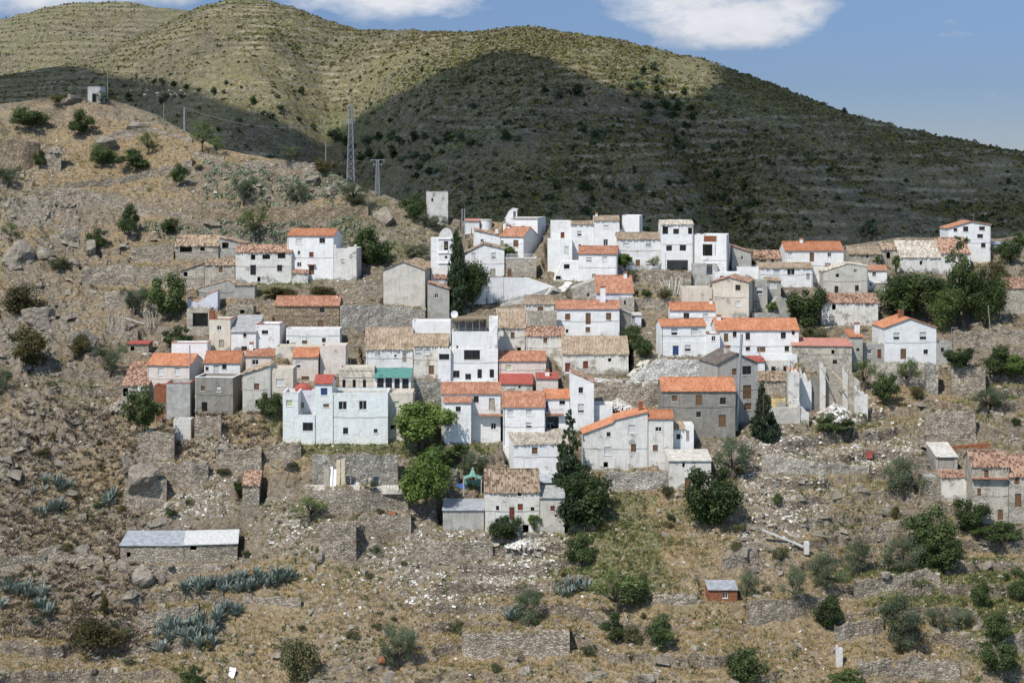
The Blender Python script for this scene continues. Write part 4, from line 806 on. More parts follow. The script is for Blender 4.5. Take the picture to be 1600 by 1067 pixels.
# ---- outlying
h = B('farmhouse with broad orange brown tile roof at the lower right corner of the village', 1519, 1577, 729, 818, 'e', 705, 7.5, 'stoneplaster', 'oldred', [('w', 1538, 734, 1545, 749), ('w', 1527, 763, 1533, 775), ('w', 1559, 796, 1567, 812)], sl=14)
B('', 1577, 1645, 744, 818, 'e', 712, 9, 'stoneplaster', 'oldred', [('w', 1585, 745, 1593, 757), ('w', 1586, 771, 1596, 792)], under=h[0], D=h[2][1] - .5, yv=818)
p = MB(); p.box(-3.2, 2.8, -.9, -.005, 7.55, 7.7); p.build('balcony', MATS['orange2'], h[0])
h = B('small white fronted outhouse with a short tile roof beside the lower right farmhouse', 1472, 1513, 746, 784, 's', 734, 4, 'whitestone', 'oldred', [], name='outhouse', cat='outbuilding')
B('grey roofed lean-to with a brown boarded opening above the outhouse', 1463, 1496, 713, 738, 's', 691, 7, 'grey', 'palefloor', [('G', 1466, 715, 1491, 732)], name='lean_to', cat='shed')
B('low roofless stone pen with metal sheets on top beside the grey green bush', 1444, 1471, 745, 780, 'f', d=5, wall='stone', tile='greysheet', name='stone_pen', cat='ruin')
h = B('long low stone shed with corrugated grey and white sheet roof held by stones', 188, 287, 851, 881, 's', 829, 6, 'stone', 'greysheet', [('o', 198, 862, 204, 870)], name='shed', cat='shed')
B('', 288, 371, 849, 876, 's', 828, 6, 'stone', 'whitesheet', [('o', 297, 853, 307, 859)], under=h[0], sr=2)
SH = h
h = B('tiny orange brick hut with grey sheet roof and white framed window', 1107, 1152, 920, 939, 's', 906, 4, 'brick', 'greysheet', [('d', 1129, 925, 1137, 934)], name='hut', cat='hut')
B('narrow roofless stone ruin with a remnant of orange tiles', 379, 405, 758, 790, 's', 736, 6, 'stone', 'oldred', sr=4, name='ruin', cat='ruin')
B('white concrete hut with an open doorway on the left hilltop', 137, 157, 136, 161, 'f', d=3.5, wall='whiteold', wins=[('o', 144, 147, 151, 160)], sr=8, name='hut', cat='hut', rim='whiteold', D=float(Dof(147, 166)))
B('little stone hut with a red roof below the row of upright logs', 199, 232, 537, 552, 's', 532, 4, 'stone', 'redpaint', [('o', 204, 541, 210, 548)], name='hut', cat='hut')

for k in sorted(range(len(BL)), key=lambda i: -BL[i][1][1]):
    l_, O, th, w, d, zb = BL[k]
    pad(O[0], O[1], th, w, d, zb)
# ------------------------------------------------------------------ free standing walls
sw = stonewall
sw([(531, 478, 520), (599, 477, 518), (664, 484, 522)], 'high dry stone retaining wall below the church nave', fill=4, rag=.1, mat='stonegrey')
sw([(566, 514, 548), (600, 516, 548)], 'short stone wall end left of the straw coloured roofs', fill=3)
sw([(728, 450, 476), (756, 434, 476), (826, 434, 462), (868, 449, 456)], 'white plastered retaining wall of the village plaza beside the cypress', mat='white', rag=0, th=.4, fill=5)
sw([(785, 470, 478), (830, 460, 468), (868, 446, 456)], 'grey parapet along the ramp below the white plaza wall', mat='concrete', rag=0, th=.3, fill=0)
sw([(1175, 489, 498), (1243, 489, 500), (1268, 487, 507)], 'grey boundary wall with a brown coping behind the long orange roof', mat='grey', rag=0, th=.3, fill=3)
sw([(985, 592, 596), (1000, 577, 596), (1030, 562, 594), (1096, 562, 592)], 'whitewashed rubble retaining wall under the house with the blue door', mat='stonewhite', fill=3, rag=.2)
sw([(928, 598, 632), (980, 598, 636), (1033, 598, 637)], 'stone retaining wall under the lane left of the grey rendered house', fill=3)
sw([(1000, 424, 442), (1080, 425, 447)], 'rough stone terrace wall under the white house with the garage opening', fill=3)
sw([(1191, 712, 738), (1230, 716, 738), (1290, 725, 740), (1358, 728, 740)], 'pale rough retaining wall right of the grey green olive tree', mat='stoneplaster', rag=.18, fill=3)
sw([(945, 738, 772), (1000, 738, 768), (1045, 738, 766)], 'stone retaining wall below the house with two descending orange roofs', mat='stonegrey', fill=2)
sw([(488, 712, 758), (621, 711, 757)], 'stone wall of the roofless building site where planks lean', mat='stonegrey', fill=3, rag=.15)
sw([(478, 766, 800), (560, 765, 805), (638, 770, 800)], 'stone wall carrying the white platform of the building site', fill=4)
sw([(498, 818, 866), (556, 816, 868)], 'tall stone terrace wall under the small almond tree', fill=4)
sw([(556, 806, 830), (642, 804, 832)], 'stone terrace wall with a rust coloured ring on top, left of the grey block shed', fill=4)
sw([(216, 676, 716), (250, 672, 722), (272, 680, 722)], 'stone base wall under the dense tree at the village left end', fill=4)
sw([(304, 650, 690), (345, 652, 690)], 'collapsed stone wall below the tall grey stone building', fill=3)
sw([(246, 722, 758), (300, 724, 762), (325, 728, 752)], 'long brown dry stone wall right of the split boulder', fill=3)
sw([(194, 764, 790), (222, 752, 792), (260, 750, 786)], 'stepped ruined wall corner above the corrugated roof shed', fill=3)
sw([(338, 700, 735), (385, 706, 738), (408, 698, 738)], 'ruined stone wall behind the remnant of orange tiles', fill=3)
sw([(412, 700, 722), (470, 690, 718)], 'dark stone wall right of the ruined gable', fill=2)
sw([(1445, 646, 684), (1525, 644, 686)], 'large stone terrace wall above the lower right farmhouse', fill=4)
sw([(1487, 571, 612), (1540, 575, 615)], 'stone terrace wall right of the white gable house', fill=4)
sw([(1362, 566, 600), (1447, 568, 604)], 'rough stone base below the white gable house', mat='stoneplaster', fill=0, rag=.3)
sw([(1448, 568, 612), (1466, 568, 612)], 'sloping stone buttress at the corner of the white gable house', mat='stonegrey', fill=0, th=1.5, cat='buttress', name='buttress')
sw([(1487, 697, 702), (1547, 693, 699)], 'low wall capped with red tiles behind the lower right farmhouse', mat='brick', fill=1, rag=.05)
sw([(1168, 940, 962), (1240, 938, 966), (1290, 934, 954)], 'dry stone terrace wall right of the orange brick hut', fill=5)
sw([(1335, 908, 930), (1400, 900, 922), (1448, 890, 912), (1470, 902, 920)], 'curving stone wall under the two round olive trees', fill=5)
sw([(722, 992, 1022), (800, 990, 1026), (890, 988, 1024)], 'dry stone wall in the lower centre beside the leaning olive', fill=5)
sw([(640, 850, 866), (720, 846, 872), (770, 850, 866)], 'low stone wall above the white rubble slope', fill=3)
sw([(1305, 978, 1000), (1380, 968, 990)], 'tumbledown stone wall left of the large grey green tree', fill=4, rag=.4)
sw([(1340, 1034, 1058), (1420, 1030, 1060), (1500, 1040, 1064)], 'tumbledown stone wall along the bottom right', fill=4, rag=.4)
sw([(160, 516, 528), (215, 518, 528)], 'low stone ledge carrying the upright logs', fill=3)
sw([(128, 418, 446), (200, 414, 446), (276, 420, 448)], 'long stone terrace wall left of the low earth coloured house', fill=4)
sw([(160, 458, 486), (250, 454, 484)], 'stone terrace wall behind the twin trees on the left', fill=4)
sw([(205, 386, 404), (270, 382, 408)], 'stone terrace wall left of the sagging stone house', fill=4)
sw([(0, 218, 262), (40, 220, 264), (62, 224, 258)], 'reddish stone wall of a ruin at the upper left edge', mat='stonebrown', fill=5)
sw([(100, 288, 296), (190, 276, 288), (300, 252, 262)], 'thin stone wall along the upper left track', fill=4)
sw([(60, 300, 312), (120, 294, 316), (200, 316, 332), (300, 336, 348)], 'stone terrace wall curving below the upper left track', fill=4)
sw([(308, 330, 348), (390, 324, 346), (480, 324, 344), (575, 322, 340)], 'long reddish terrace wall above the prickly pears', mat='stonebrown', fill=4)
sw([(175, 204, 218), (240, 200, 212), (300, 216, 226)], 'stone terrace wall just under the white hilltop hut', fill=4)
sw([(380, 250, 262), (500, 256, 268)], 'stone terrace wall on the ridge left of the steel pylon', fill=3)
sw([(180, 886, 896), (270, 885, 898), (360, 880, 892)], 'rough stone footing in front of the corrugated roof shed', fill=1, rag=.3)
sw([(215, 958, 970), (310, 946, 956)], 'fallen stone wall left of the agave row', fill=3, rag=.4)
sw([(625, 760, 768), (628, 762, 800)], 'short stair wall beside the second bright green tree', fill=0)
sw([(1128, 870, 890), (1180, 862, 884)], 'crumbling earth and stone bank above the orange brick hut', fill=3, rag=.4)
sw([(1020, 930, 944), (1090, 928, 940)], 'low stone wall left of the orange brick hut', fill=3, rag=.3)
sw([(646, 594, 640), (690, 596, 640)], 'grey stone wall between the pale teal house wing and the rambling white house', mat='stonegrey', fill=2)
sw([(990, 464, 486), (1064, 470, 488)], 'stone bank wall below the fan of whitish poles', fill=3)
sw([(1005, 455, 462), (1040, 452, 460)], 'broken little wall under the rough stone terrace wall', fill=2, rag=.3)
sw([(60, 236, 262), (95, 238, 266)], 'dark end wall of the reddish ruin at the upper left', fill=3)
sw([(300, 238, 248), (350, 244, 256)], 'short terrace wall under the two almond trees', fill=3)
sw([(180, 590, 612), (228, 584, 606)], 'stone wall behind the collapsing ruin at the far left', fill=3)
sw([(560, 440, 462), (598, 436, 464)], 'stone wall left of the church nave', fill=4)
sw([(1490, 520, 540), (1600, 516, 540)], 'stone terrace wall below the pines at the right edge', fill=4)
sw([(1370, 820, 834), (1430, 812, 828)], 'low stone wall behind the wide silvery olive', fill=3, rag=.3)
sw([(900, 700 + 100, 812), (940, 798, 812)], 'bit of stone wall right of the dense dark broadleaf tree', fill=2, rag=.3)
sw([(1520, 1000, 1016), (1600, 990, 1010)], 'stone wall on the grassy slope at the lower right', fill=3, rag=.3)
sw([(0, 872, 884), (80, 864, 880), (160, 868, 882)], 'half buried stone wall on the left slope below the cliff', fill=3, rag=.35)
sw([(380, 930, 942), (470, 936, 950)], 'fallen stone wall right of the agave row', fill=3, rag=.35)
Dp = float(Dof(1290, 645)); pad((1290 - 800) / F * Dp, Dp, 0., 12.5, 5., (HZ - 645) / F * Dp)
# ------------------------------------------------------------------ ground mesh
ni, nj = UU.shape
I = np.arange(ni * nj).reshape(ni, nj)
Fq = np.stack([I[:-1, :-1], I[1:, :-1], I[1:, 1:], I[:-1, 1:]], -1).reshape(-1, 4)
Vg = np.stack([XX, DD, ZZ], -1).reshape(-1, 3)
vg_noise = fbm(UU / 130, RR / 90, 3, 41)
A = np.stack([np.clip(GM, 0, 1), np.clip(SM + vg_noise * .5, 0, 1), np.clip(RM + PM * 1.2 + np.clip(rockm, 0, 1) * .12, 0, 1.3), np.clip(KM + np.clip(rockm, 0, 1) * .0, 0, 1)], -1).reshape(-1, 4)
gr = mesh_np('ground', Vg, Fq, MATS['groundmat'], smooth=True, attr={'mask': A, 'rock': np.repeat((ROCK * (FREE > .5)).reshape(-1, 1), 4, 1)}); tag(gr, kind='structure')
def path(pts, wd, mat, n=6):
    P = []
    for (u0, r0), (u1, r1) in zip(pts[:-1], pts[1:]):
        k = max(2, int(math.hypot(u1 - u0, (r1 - r0) * 2) / 3))
        for q_ in range(k): P.append((u0 + (u1 - u0) * q_ / k, r0 + (r1 - r0) * q_ / k))
    P.append(pts[-1]); C_ = [hit(*p) for p in P]; C_ = [sum((C_[max(0, min(len(C_) - 1, i + d_))] for d_ in (-2, -1, 0, 1, 2)), Vector()) / 5 for i in range(len(C_))]; V = []
    for i, c in enumerate(C_):
        t_ = (C_[min(i + 1, len(C_) - 1)] - C_[max(i - 1, 0)]); t_.z = 0; t_.normalize(); s_ = Vector((t_.y, -t_.x, 0))
        for k in range(n + 1): q_ = c + s_ * wd * (k / n - .5); V.append((q_.x, q_.y, c.z + .12))
    I = np.arange(len(V)).reshape(len(C_), n + 1); Fc = np.stack([I[:-1, :-1], I[1:, :-1], I[1:, 1:], I[:-1, 1:]], -1).reshape(-1, 4)
    sk = np.array(V); sk[:, 2] -= .8
    o = mesh_np('path', np.concatenate([np.array(V), sk]), [Fc] + [np.stack([I[:-1, e], I[1:, e], I[1:, e] + len(V), I[:-1, e] + len(V)], -1) for e in (0, n)], MATS[mat]); tag(o, kind='structure')
path([(868, 458), (884, 446), (880, 430), (868, 412), (860, 400)], 3.6, 'conlight'); path([(776, 476), (830, 468), (872, 454)], 2.6, 'palefloor'); path([(905, 592), (950, 594), (990, 597), (1032, 598)], 2.4, 'conlight')
path([(985, 590), (1000, 575), (1010, 562)], 2.0, 'palefloor')
# ------------------------------------------------------------------ far hills
HC = [(-900, 330), (-300, 210), (0, 118), (120, 100), (175, 76), (230, 50), (270, 30), (320, 8), (370, -3), (420, 3), (460, 12), (520, 38), (555, 48), (640, 50), (740, 52), (780, 46), (820, 43), (880, 50), (960, 62), (1030, 78),
      (1100, 95), (1200, 130), (1330, 178), (1430, 203), (1540, 226), (1600, 240), (1900, 290), (2600, 380)]
HD = [(-900, 1000), (0, 1120), (370, 1180), (560, 1060), (700, 930), (820, 880), (1200, 850), (1600, 800), (2600, 760)]
hu = np.concatenate([np.linspace(-900, -30, 160)[:-1], np.arange(-28, 1630, 1.9), np.linspace(1632, 2600, 160)])
nt = 430; tt = np.concatenate([np.linspace(0, 1, nt) ** .9, 1 + np.linspace(.01, .5, 40)])
HU, HT = np.meshgrid(hu, tt, indexing='ij')
rc = np.interp(HU, [p[0] for p in HC], [p[1] for p in HC]) + 2.5 * fbm(HU / 30, HU * 0, 3, 61); dc = np.interp(HU, [p[0] for p in HD], [p[1] for p in HD])
D0h = 495.; z0h = -62.
HDp = D0h + (dc - D0h) * HT; zc = (HZ - rc) / F * dc
wz = 1 - np.maximum(1 - HT, 0) ** 1.22; HZp = z0h + (zc - z0h) * wz - np.where(HT > 1, (HT - 1) ** 1.3 * 260, 0)
HX = (HU - 800) / F * HDp
kx = np.sin(np.pi * np.clip(HT, 0, 1)) ** .8
HZp = HZp - kx * 26 * np.exp(-((HU - 545 + 90 * (HT - .4)) / 75) ** 2) * (1 - HT) * 1.6
HZp = HZp - kx * 16 * np.exp(-((HU - (1170 - 190 * (HT - .2))) / 55) ** 2) * sst(.95, .5, HT)
HZp = HZp - kx * 14 * np.exp(-((HU - (250 - 60 * HT)) / 60) ** 2) * sst(1, .6, HT)
HZp = HZp + kx * (fbm(HX / 110, HDp / 150, 4, 62) * 34 + fbm(HX / 22, HDp / 26, 4, 63) * 5.0) + fbm(HX / 6, HDp / 7, 3, 64) * 1.1
Ph = 4.2; q = HZp / Ph + fbm(HX / 90, HDp / 90, 3, 65) * 2.5; fq = q - np.floor(q)
th_m = sst(-.12, .05, fbm(HX / 120, HDp / 120, 3, 66) + .06)
zt = (np.floor(q) + .3 * fq + .7 * sst(.5, .72, fq) - q) * Ph
HZp = HZp + th_m * zt * .5 * np.clip(HT * 3, 0, 1)
hk = th_m * sst(.54, .59, fq) * (1 - sst(.66, .71, fq)) * .85 * sst(-.05, .2, fbm(HX / 14, HDp / 14, 3, 67))
hg = np.clip(fbm(HX / 60, HDp / 60, 3, 68) * 1.2 + .10, 0, .5) + .35 * np.exp(-((HU - 540) / 80) ** 2) * (1 - HT) + .5 * np.exp(-((HU - (1170 - 190 * (HT - .2))) / 60) ** 2) * sst(.9, .4, HT)
I = np.arange(HU.size).reshape(HU.shape); Fq = np.stack([I[:-1, :-1], I[1:, :-1], I[1:, 1:], I[:-1, 1:]], -1).reshape(-1, 4)
Ah = np.stack([hg, np.clip(.35 + fbm(HX / 80, HDp / 80, 3, 69), 0, 1), np.full_like(hg, .10), np.clip(hk, 0, 1)], -1).reshape(-1, 4)
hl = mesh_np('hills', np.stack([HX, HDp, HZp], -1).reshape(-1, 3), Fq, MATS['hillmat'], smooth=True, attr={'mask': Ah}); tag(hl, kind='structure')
# back left hill
bu = np.arange(-900, 620, 5.); bt = np.linspace(0, 1.4, 170); BU, BT = np.meshgrid(bu, bt, indexing='ij')
rc = np.interp(BU, [-900, -300, 0, 40, 80, 120, 160, 200, 265, 330, 420, 620], [120, 70, 30, 22, 10, 4, 7, 8, 14, 22, 60, 200]) + 2 * fbm(BU / 30, BU * 0, 3, 71)
BD = 1180 + 420 * BT; zc = (HZ - rc) / F * 1600; BZ = -10 + (zc + 10) * (1 - np.maximum(1 - BT, 0) ** 1.3) - np.where(BT > 1, (BT - 1) * 150, 0)
BX = (BU - 800) / F * BD; kb = np.sin(np.pi * np.clip(BT, 0, 1)) ** .8
BZ = BZ + kb * (fbm(BX / 120, BD / 140, 4, 72) * 40) + fbm(BX / 14, BD / 14, 3, 73) * 2.5
q = BZ / 5.5 + fbm(BX / 90, BD / 90, 3, 75) * 2.5; fq = q - np.floor(q); BZ = BZ + (np.floor(q) + .3 * fq + .7 * sst(.5, .72, fq) - q) * 4
I = np.arange(BU.size).reshape(BU.shape); Fq = np.stack([I[:-1, :-1], I[1:, :-1], I[1:, 1:], I[:-1, 1:]], -1).reshape(-1, 4)
Ab = np.stack([np.clip(.2 + fbm(BX / 60, BD / 60, 3, 78), 0, 1), BU * 0 + .2, BU * 0 + .1, np.clip(sst(.5, .56, fq) * (1 - sst(.66, .72, fq)) * .5, 0, 1)], -1).reshape(-1, 4)
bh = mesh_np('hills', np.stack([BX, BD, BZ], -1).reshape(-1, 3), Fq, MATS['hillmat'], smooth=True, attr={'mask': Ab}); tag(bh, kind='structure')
# hills at the sides and the valley floor, beyond the frame
def hhit(u, row):
    i = int(np.argmin(np.abs(hu - u))); pr = HZ - F * HZp[i] / HDp[i]; j = int(np.argmax(pr <= row))
    if pr.min() > row: j = int(np.argmin(pr))
    return np.array([HX[i, j], HDp[i, j], HZp[i, j]])
# ------------------------------------------------------------------ the cloud whose shadow lies on the hills
EB = [(-900, 250), (-300, 130), (0, 96), (60, 95), (120, 106), (170, 121), (230, 126), (280, 136), (330, 152), (400, 178), (455, 198), (500, 226), (535, 200), (565, 180), (620, 148), (700, 108), (760, 84), (795, 77), (850, 90), (900, 116),
      (945, 138), (1000, 146), (1050, 152), (1085, 154), (1115, 128), (1135, 100), (1180, 90), (1250, 100), (1400, 150), (1600, 200), (2000, 260), (2500, 330)]
CZ = 760.; cs = []
for u in np.arange(-800, 2450, 14.):
    r = float(np.interp(u, [p[0] for p in EB], [p[1] for p in EB])) + 5 * float(fbm(np.array(u / 23.), np.array(0.), 3, 81))
    e_ = hhit(u, r) if u < 1110 else None
    if e_ is None: D_e = np.interp(u, [1110, 1135, 1180], [760, 900, 960]) if u < 1180 else 960.; e_ = np.array([(u - 800) / F * D_e, D_e, float(np.interp(u, [1100, 1600, 2500], [45, 10, -30]))])
    Dn = 482.; n_ = np.array([(u - 800) / F * Dn, Dn, -40.])
    f = lambda p: p + np.array(SUN) * (CZ - p[2]) / SUN.z
    cs.append((f(n_), f(e_)))
nc = 26; Vt = []; Vb = []
for i, (a_, b_) in enumerate(cs):
    for k in range(nc + 1):
        s_ = k / nc; p = a_ * (1 - s_) + b_ * s_; ed = min(1, s_ * 5, (1 - s_) * 5, i / 6, (len(cs) - 1 - i) / 6)
        ln = math.sqrt(max(ed, 0)) * (10 + 34 * (float(fbm(np.array(p[0] / 60), np.array(p[1] / 60), 4, 82)) + .5))
        Vt.append((p[0], p[1], CZ + ln * .9)); Vb.append((p[0], p[1], CZ - 4 * ed))
I = np.arange(len(Vt)).reshape(len(cs), nc + 1); Ft = np.stack([I[:-1, :-1], I[1:, :-1], I[1:, 1:], I[:-1, 1:]], -1).reshape(-1, 4)
N_ = len(Vt); rim_ = list(I[:, 0]) + list(I[-1, 1:]) + list(I[::-1, -1][1:]) + list(I[0, ::-1][1:-1])
Fr = np.array([(rim_[k], rim_[(k + 1) % len(rim_)], rim_[(k + 1) % len(rim_)] + N_, rim_[k] + N_) for k in range(len(rim_))])
tag(mesh_np('cloud', Vt + Vb, [Ft, Ft[:, ::-1] + N_, Fr], MATS['cloudmat'], smooth=True), kind='structure')
# ------------------------------------------------------------------ vegetation prototypes (unit size: height 1, width 1)
def leaves(C, R, n, size, up=.3, seed=0, asp=1.0, squash=1., quad=True):
    """n leaf clumps (irregular quads) over the shells of clump spheres C (k,3), R (k,)"""
    r_ = np.random.RandomState(seed); k = r_.choice(len(C), n, p=(R ** 2) / (R ** 2).sum())
    d = r_.normal(size=(n, 3)); d /= np.linalg.norm(d, axis=1)[:, None]
    rad_ = R[k] * (r_.rand(n) ** .35) * (1 + .18 * r_.normal(size=n)); P = C[k] + d * rad_[:, None] * np.array([1, 1, squash])
    nrm = d + np.array([0, 0, up]) + r_.normal(size=(n, 3)) * .55; nrm /= np.linalg.norm(nrm, axis=1)[:, None]
    t1 = np.cross(nrm, r_.normal(size=(n, 3))); t1 /= np.linalg.norm(t1, axis=1)[:, None]; t2 = np.cross(nrm, t1)
    s = size * (.55 + .9 * r_.rand(n))[:, None]; t1 = t1 * s; t2 = t2 * s * asp
    V = np.stack([P - t1 * .9 - t2 * .3, P + t2 * .7 * (.6 + .8 * r_.rand(n))[:, None] - t1 * .2, P + t1 - t2 * .1, P - t2 * .8 + t1 * .25], 1).reshape(-1, 3)
    return V, np.arange(n * 4).reshape(n, 4)
def trunk_mesh(limbs, r0, name='trunk', base=-.15, n=6):
    mb = MB()
    for i, (a, b_, r1, r2) in enumerate(limbs):
        a, b_ = Vector(a), Vector(b_); m_ = a.lerp(b_, .5) + Vector((random.uniform(-.04, .04), random.uniform(-.04, .04), 0)) * (b_ - a).length
        mb.tube([a, m_, b_], [r1, (r1 + r2) / 2, r2], n)
    return mb.build(name, MATS['bark'], link=False, smooth=True).data
PROTO = {}
def proto(kind, C, R, n, size, mat, limbs, **kw):
    C = np.array(C, float); R = np.array(R, float); V, Fc = leaves(C, R, n, size, **kw)
    me = mesh_np('crown', V, Fc, MATS[mat], link=False).data
    PROTO.setdefault(kind, []).append((me, trunk_mesh(limbs, .03)))
def round_crown(seed, k=16, zc=.60, hz=.36, wr=.36, cr=.17, flat=0):
    r_ = np.random.RandomState(seed); C = []; R = []
    while len(C) < k:
        p = r_.uniform(-1, 1, 3)
        if (p ** 2).sum() > 1: continue
        if (p ** 2).sum() < .12 and r_.rand() < .7: continue
        C.append((p[0] * wr, p[1] * wr, zc + p[2] * hz)); R.append(cr * r_.uniform(.6, 1.35))
    return C, R
def limbs_for(C, seed, r=.035, fork=.3, nl=7):
    r_ = np.random.RandomState(seed); top = (r_.uniform(-.03, .03), r_.uniform(-.03, .03), fork); L = [((0, 0, -.12), top, r, r * .75)]
    for i in r_.choice(len(C), min(nl, len(C)), False): L.append((top, tuple(C[i]), r * .55, r * .15))
    return L
for s_ in range(3):
    C, R = round_crown(100 + s_, 24, .60, .34, .38, .12); proto('bright', C, R, 7500, .021, 'lf_bright', limbs_for(C, s_, .03, .3, 9), seed=s_)
    C, R = round_crown(200 + s_, 24, .50, .41, .39, .14); proto('dark', C, R, 7000, .022, 'lf_dark', limbs_for(C, s_, .035, .2), seed=s_)
    C, R = round_crown(300 + s_, 18, .52, .38, .38, .14); proto('mid', C, R, 5200, .022, 'lf_mid', limbs_for(C, s_, .03, .2), seed=s_)
    C, R = round_crown(400 + s_, 20, .52, .38, .38, .13); proto('olive', C, R, 5600, .018, 'lf_olive', limbs_for(C, s_, .04, .22), seed=s_, asp=.5)
    C, R = round_crown(500 + s_, 13, .60, .30, .38, .12); proto('almond', C, R, 1700, .022, 'lf_almond', limbs_for(C, s_, .03, .28, 11), seed=s_, asp=.6)
    C, R = round_crown(600 + s_, 14, .42, .36, .38, .19); proto('shrub', C, R, 3800, .023, 'lf_scrub', limbs_for(C, s_, .02, .15), seed=s_)
    C, R = round_crown(650 + s_, 14, .42, .36, .38, .19); proto('brownshrub', C, R, 3800, .023, 'lf_brown', limbs_for(C, s_, .02, .15), seed=s_)
    C, R = round_crown(700 + s_, 30, .54, .38, .38, .15); proto('pine', C, R, 9500, .024, 'lf_pine', limbs_for(C, s_, .03, .35, 10), seed=s_, asp=.5)
for s_ in range(2):
    r_ = np.random.RandomState(800 + s_); C = []; R = []     # conifer, tiered and ragged
    for z in np.linspace(.10, .97, 26):
        w = .42 * (1 - z) ** .85 + .02
        for q_ in range(max(2, int(9 * (1 - z)))): a = r_.rand() * 6.3; rr_ = w * r_.uniform(.5, 1.1); C.append((rr_ * math.cos(a), rr_ * math.sin(a), z - rr_ * .18)); R.append((.035 + .085 * (1 - z)) * r_.uniform(.7, 1.2))
    proto('conifer', C, R, 7500, .024, 'lf_conifer', [((0, 0, -.1), (0, 0, .95), .02, .004)] + [((0, 0, c[2]), c, .006, .002) for c in C[::5]], seed=s_, squash=.5)
    r_ = np.random.RandomState(880 + s_); C = []; R = []     # tall pine, pointed but lumpy
    for z in np.linspace(.16, .95, 20):
        w = .44 * (1 - z) ** .62 + .02
        for q_ in range(max(1, int(7 * (1 - z)))): a = r_.rand() * 6.3; rr_ = w * r_.uniform(.3, 1.05); C.append((rr_ * math.cos(a), rr_ * math.sin(a), z + rr_ * .1)); R.append((.05 + .10 * (1 - z)) * r_.uniform(.7, 1.3))
    proto('tallpine', C, R, 8500, .022, 'lf_pine', [((0, 0, -.1), (0, 0, .9), .03, .006)] + [((0, 0, c[2] - .05), c, .01, .003) for c in C[::4]], seed=s_, squash=.6, asp=.5)
    r_ = np.random.RandomState(850 + s_); C = []; R = []     # cypress column
    for z in np.linspace(.04, .98, 30):
        w = .30 * math.sin(math.pi * min(1, (z * .86 + .12))) ** .7
        for q_ in range(3): a = r_.rand() * 6.3; C.append((w * .6 * math.cos(a), w * .6 * math.sin(a), z)); R.append(w * .62 * r_.uniform(.7, 1.25) + .01)
    proto('cypress', C, R, 4200, .026, 'lf_conifer', [((0, 0, -.1), (0, 0, .9), .03, .005)], seed=s_, squash=.35)
NCR = [0]
def tree(x, base, top, w, kind, label, group=None, cat=None, P=None, hm=None, wm=None, name=None):
    P = hit(x, base) if P is None else P
    pos = P; D = P.y; h = hm or (base - top) / F * D * 1.03; ww = (wm or w / F * D) * 1.12
    cat = cat or {'shrub': 'shrub', 'brownshrub': 'shrub'}.get(kind, 'tree')
    name = name or {'bright': 'broadleaf_tree', 'dark': 'broadleaf_tree', 'mid': 'broadleaf_tree', 'olive': 'olive_tree', 'almond': 'almond_tree', 'shrub': 'shrub', 'brownshrub': 'shrub', 'pine': 'pine_tree', 'tallpine': 'pine_tree', 'conifer': 'conifer_tree', 'cypress': 'cypress_tree'}[kind]
    o = empty(name, (pos.x, pos.y, pos.z - .1), label, cat, group, random.uniform(0, 6.28)); o.scale = (ww / .98, ww / .98, h)
    k = random.randrange(len(PROTO[kind])); me, tm_ = PROTO[kind][k]
    for nm, m_ in (('crown', me), ('trunk', tm_)):
        c = bpy.data.objects.new(nm, m_); LINK(c); c.parent = o
    return o
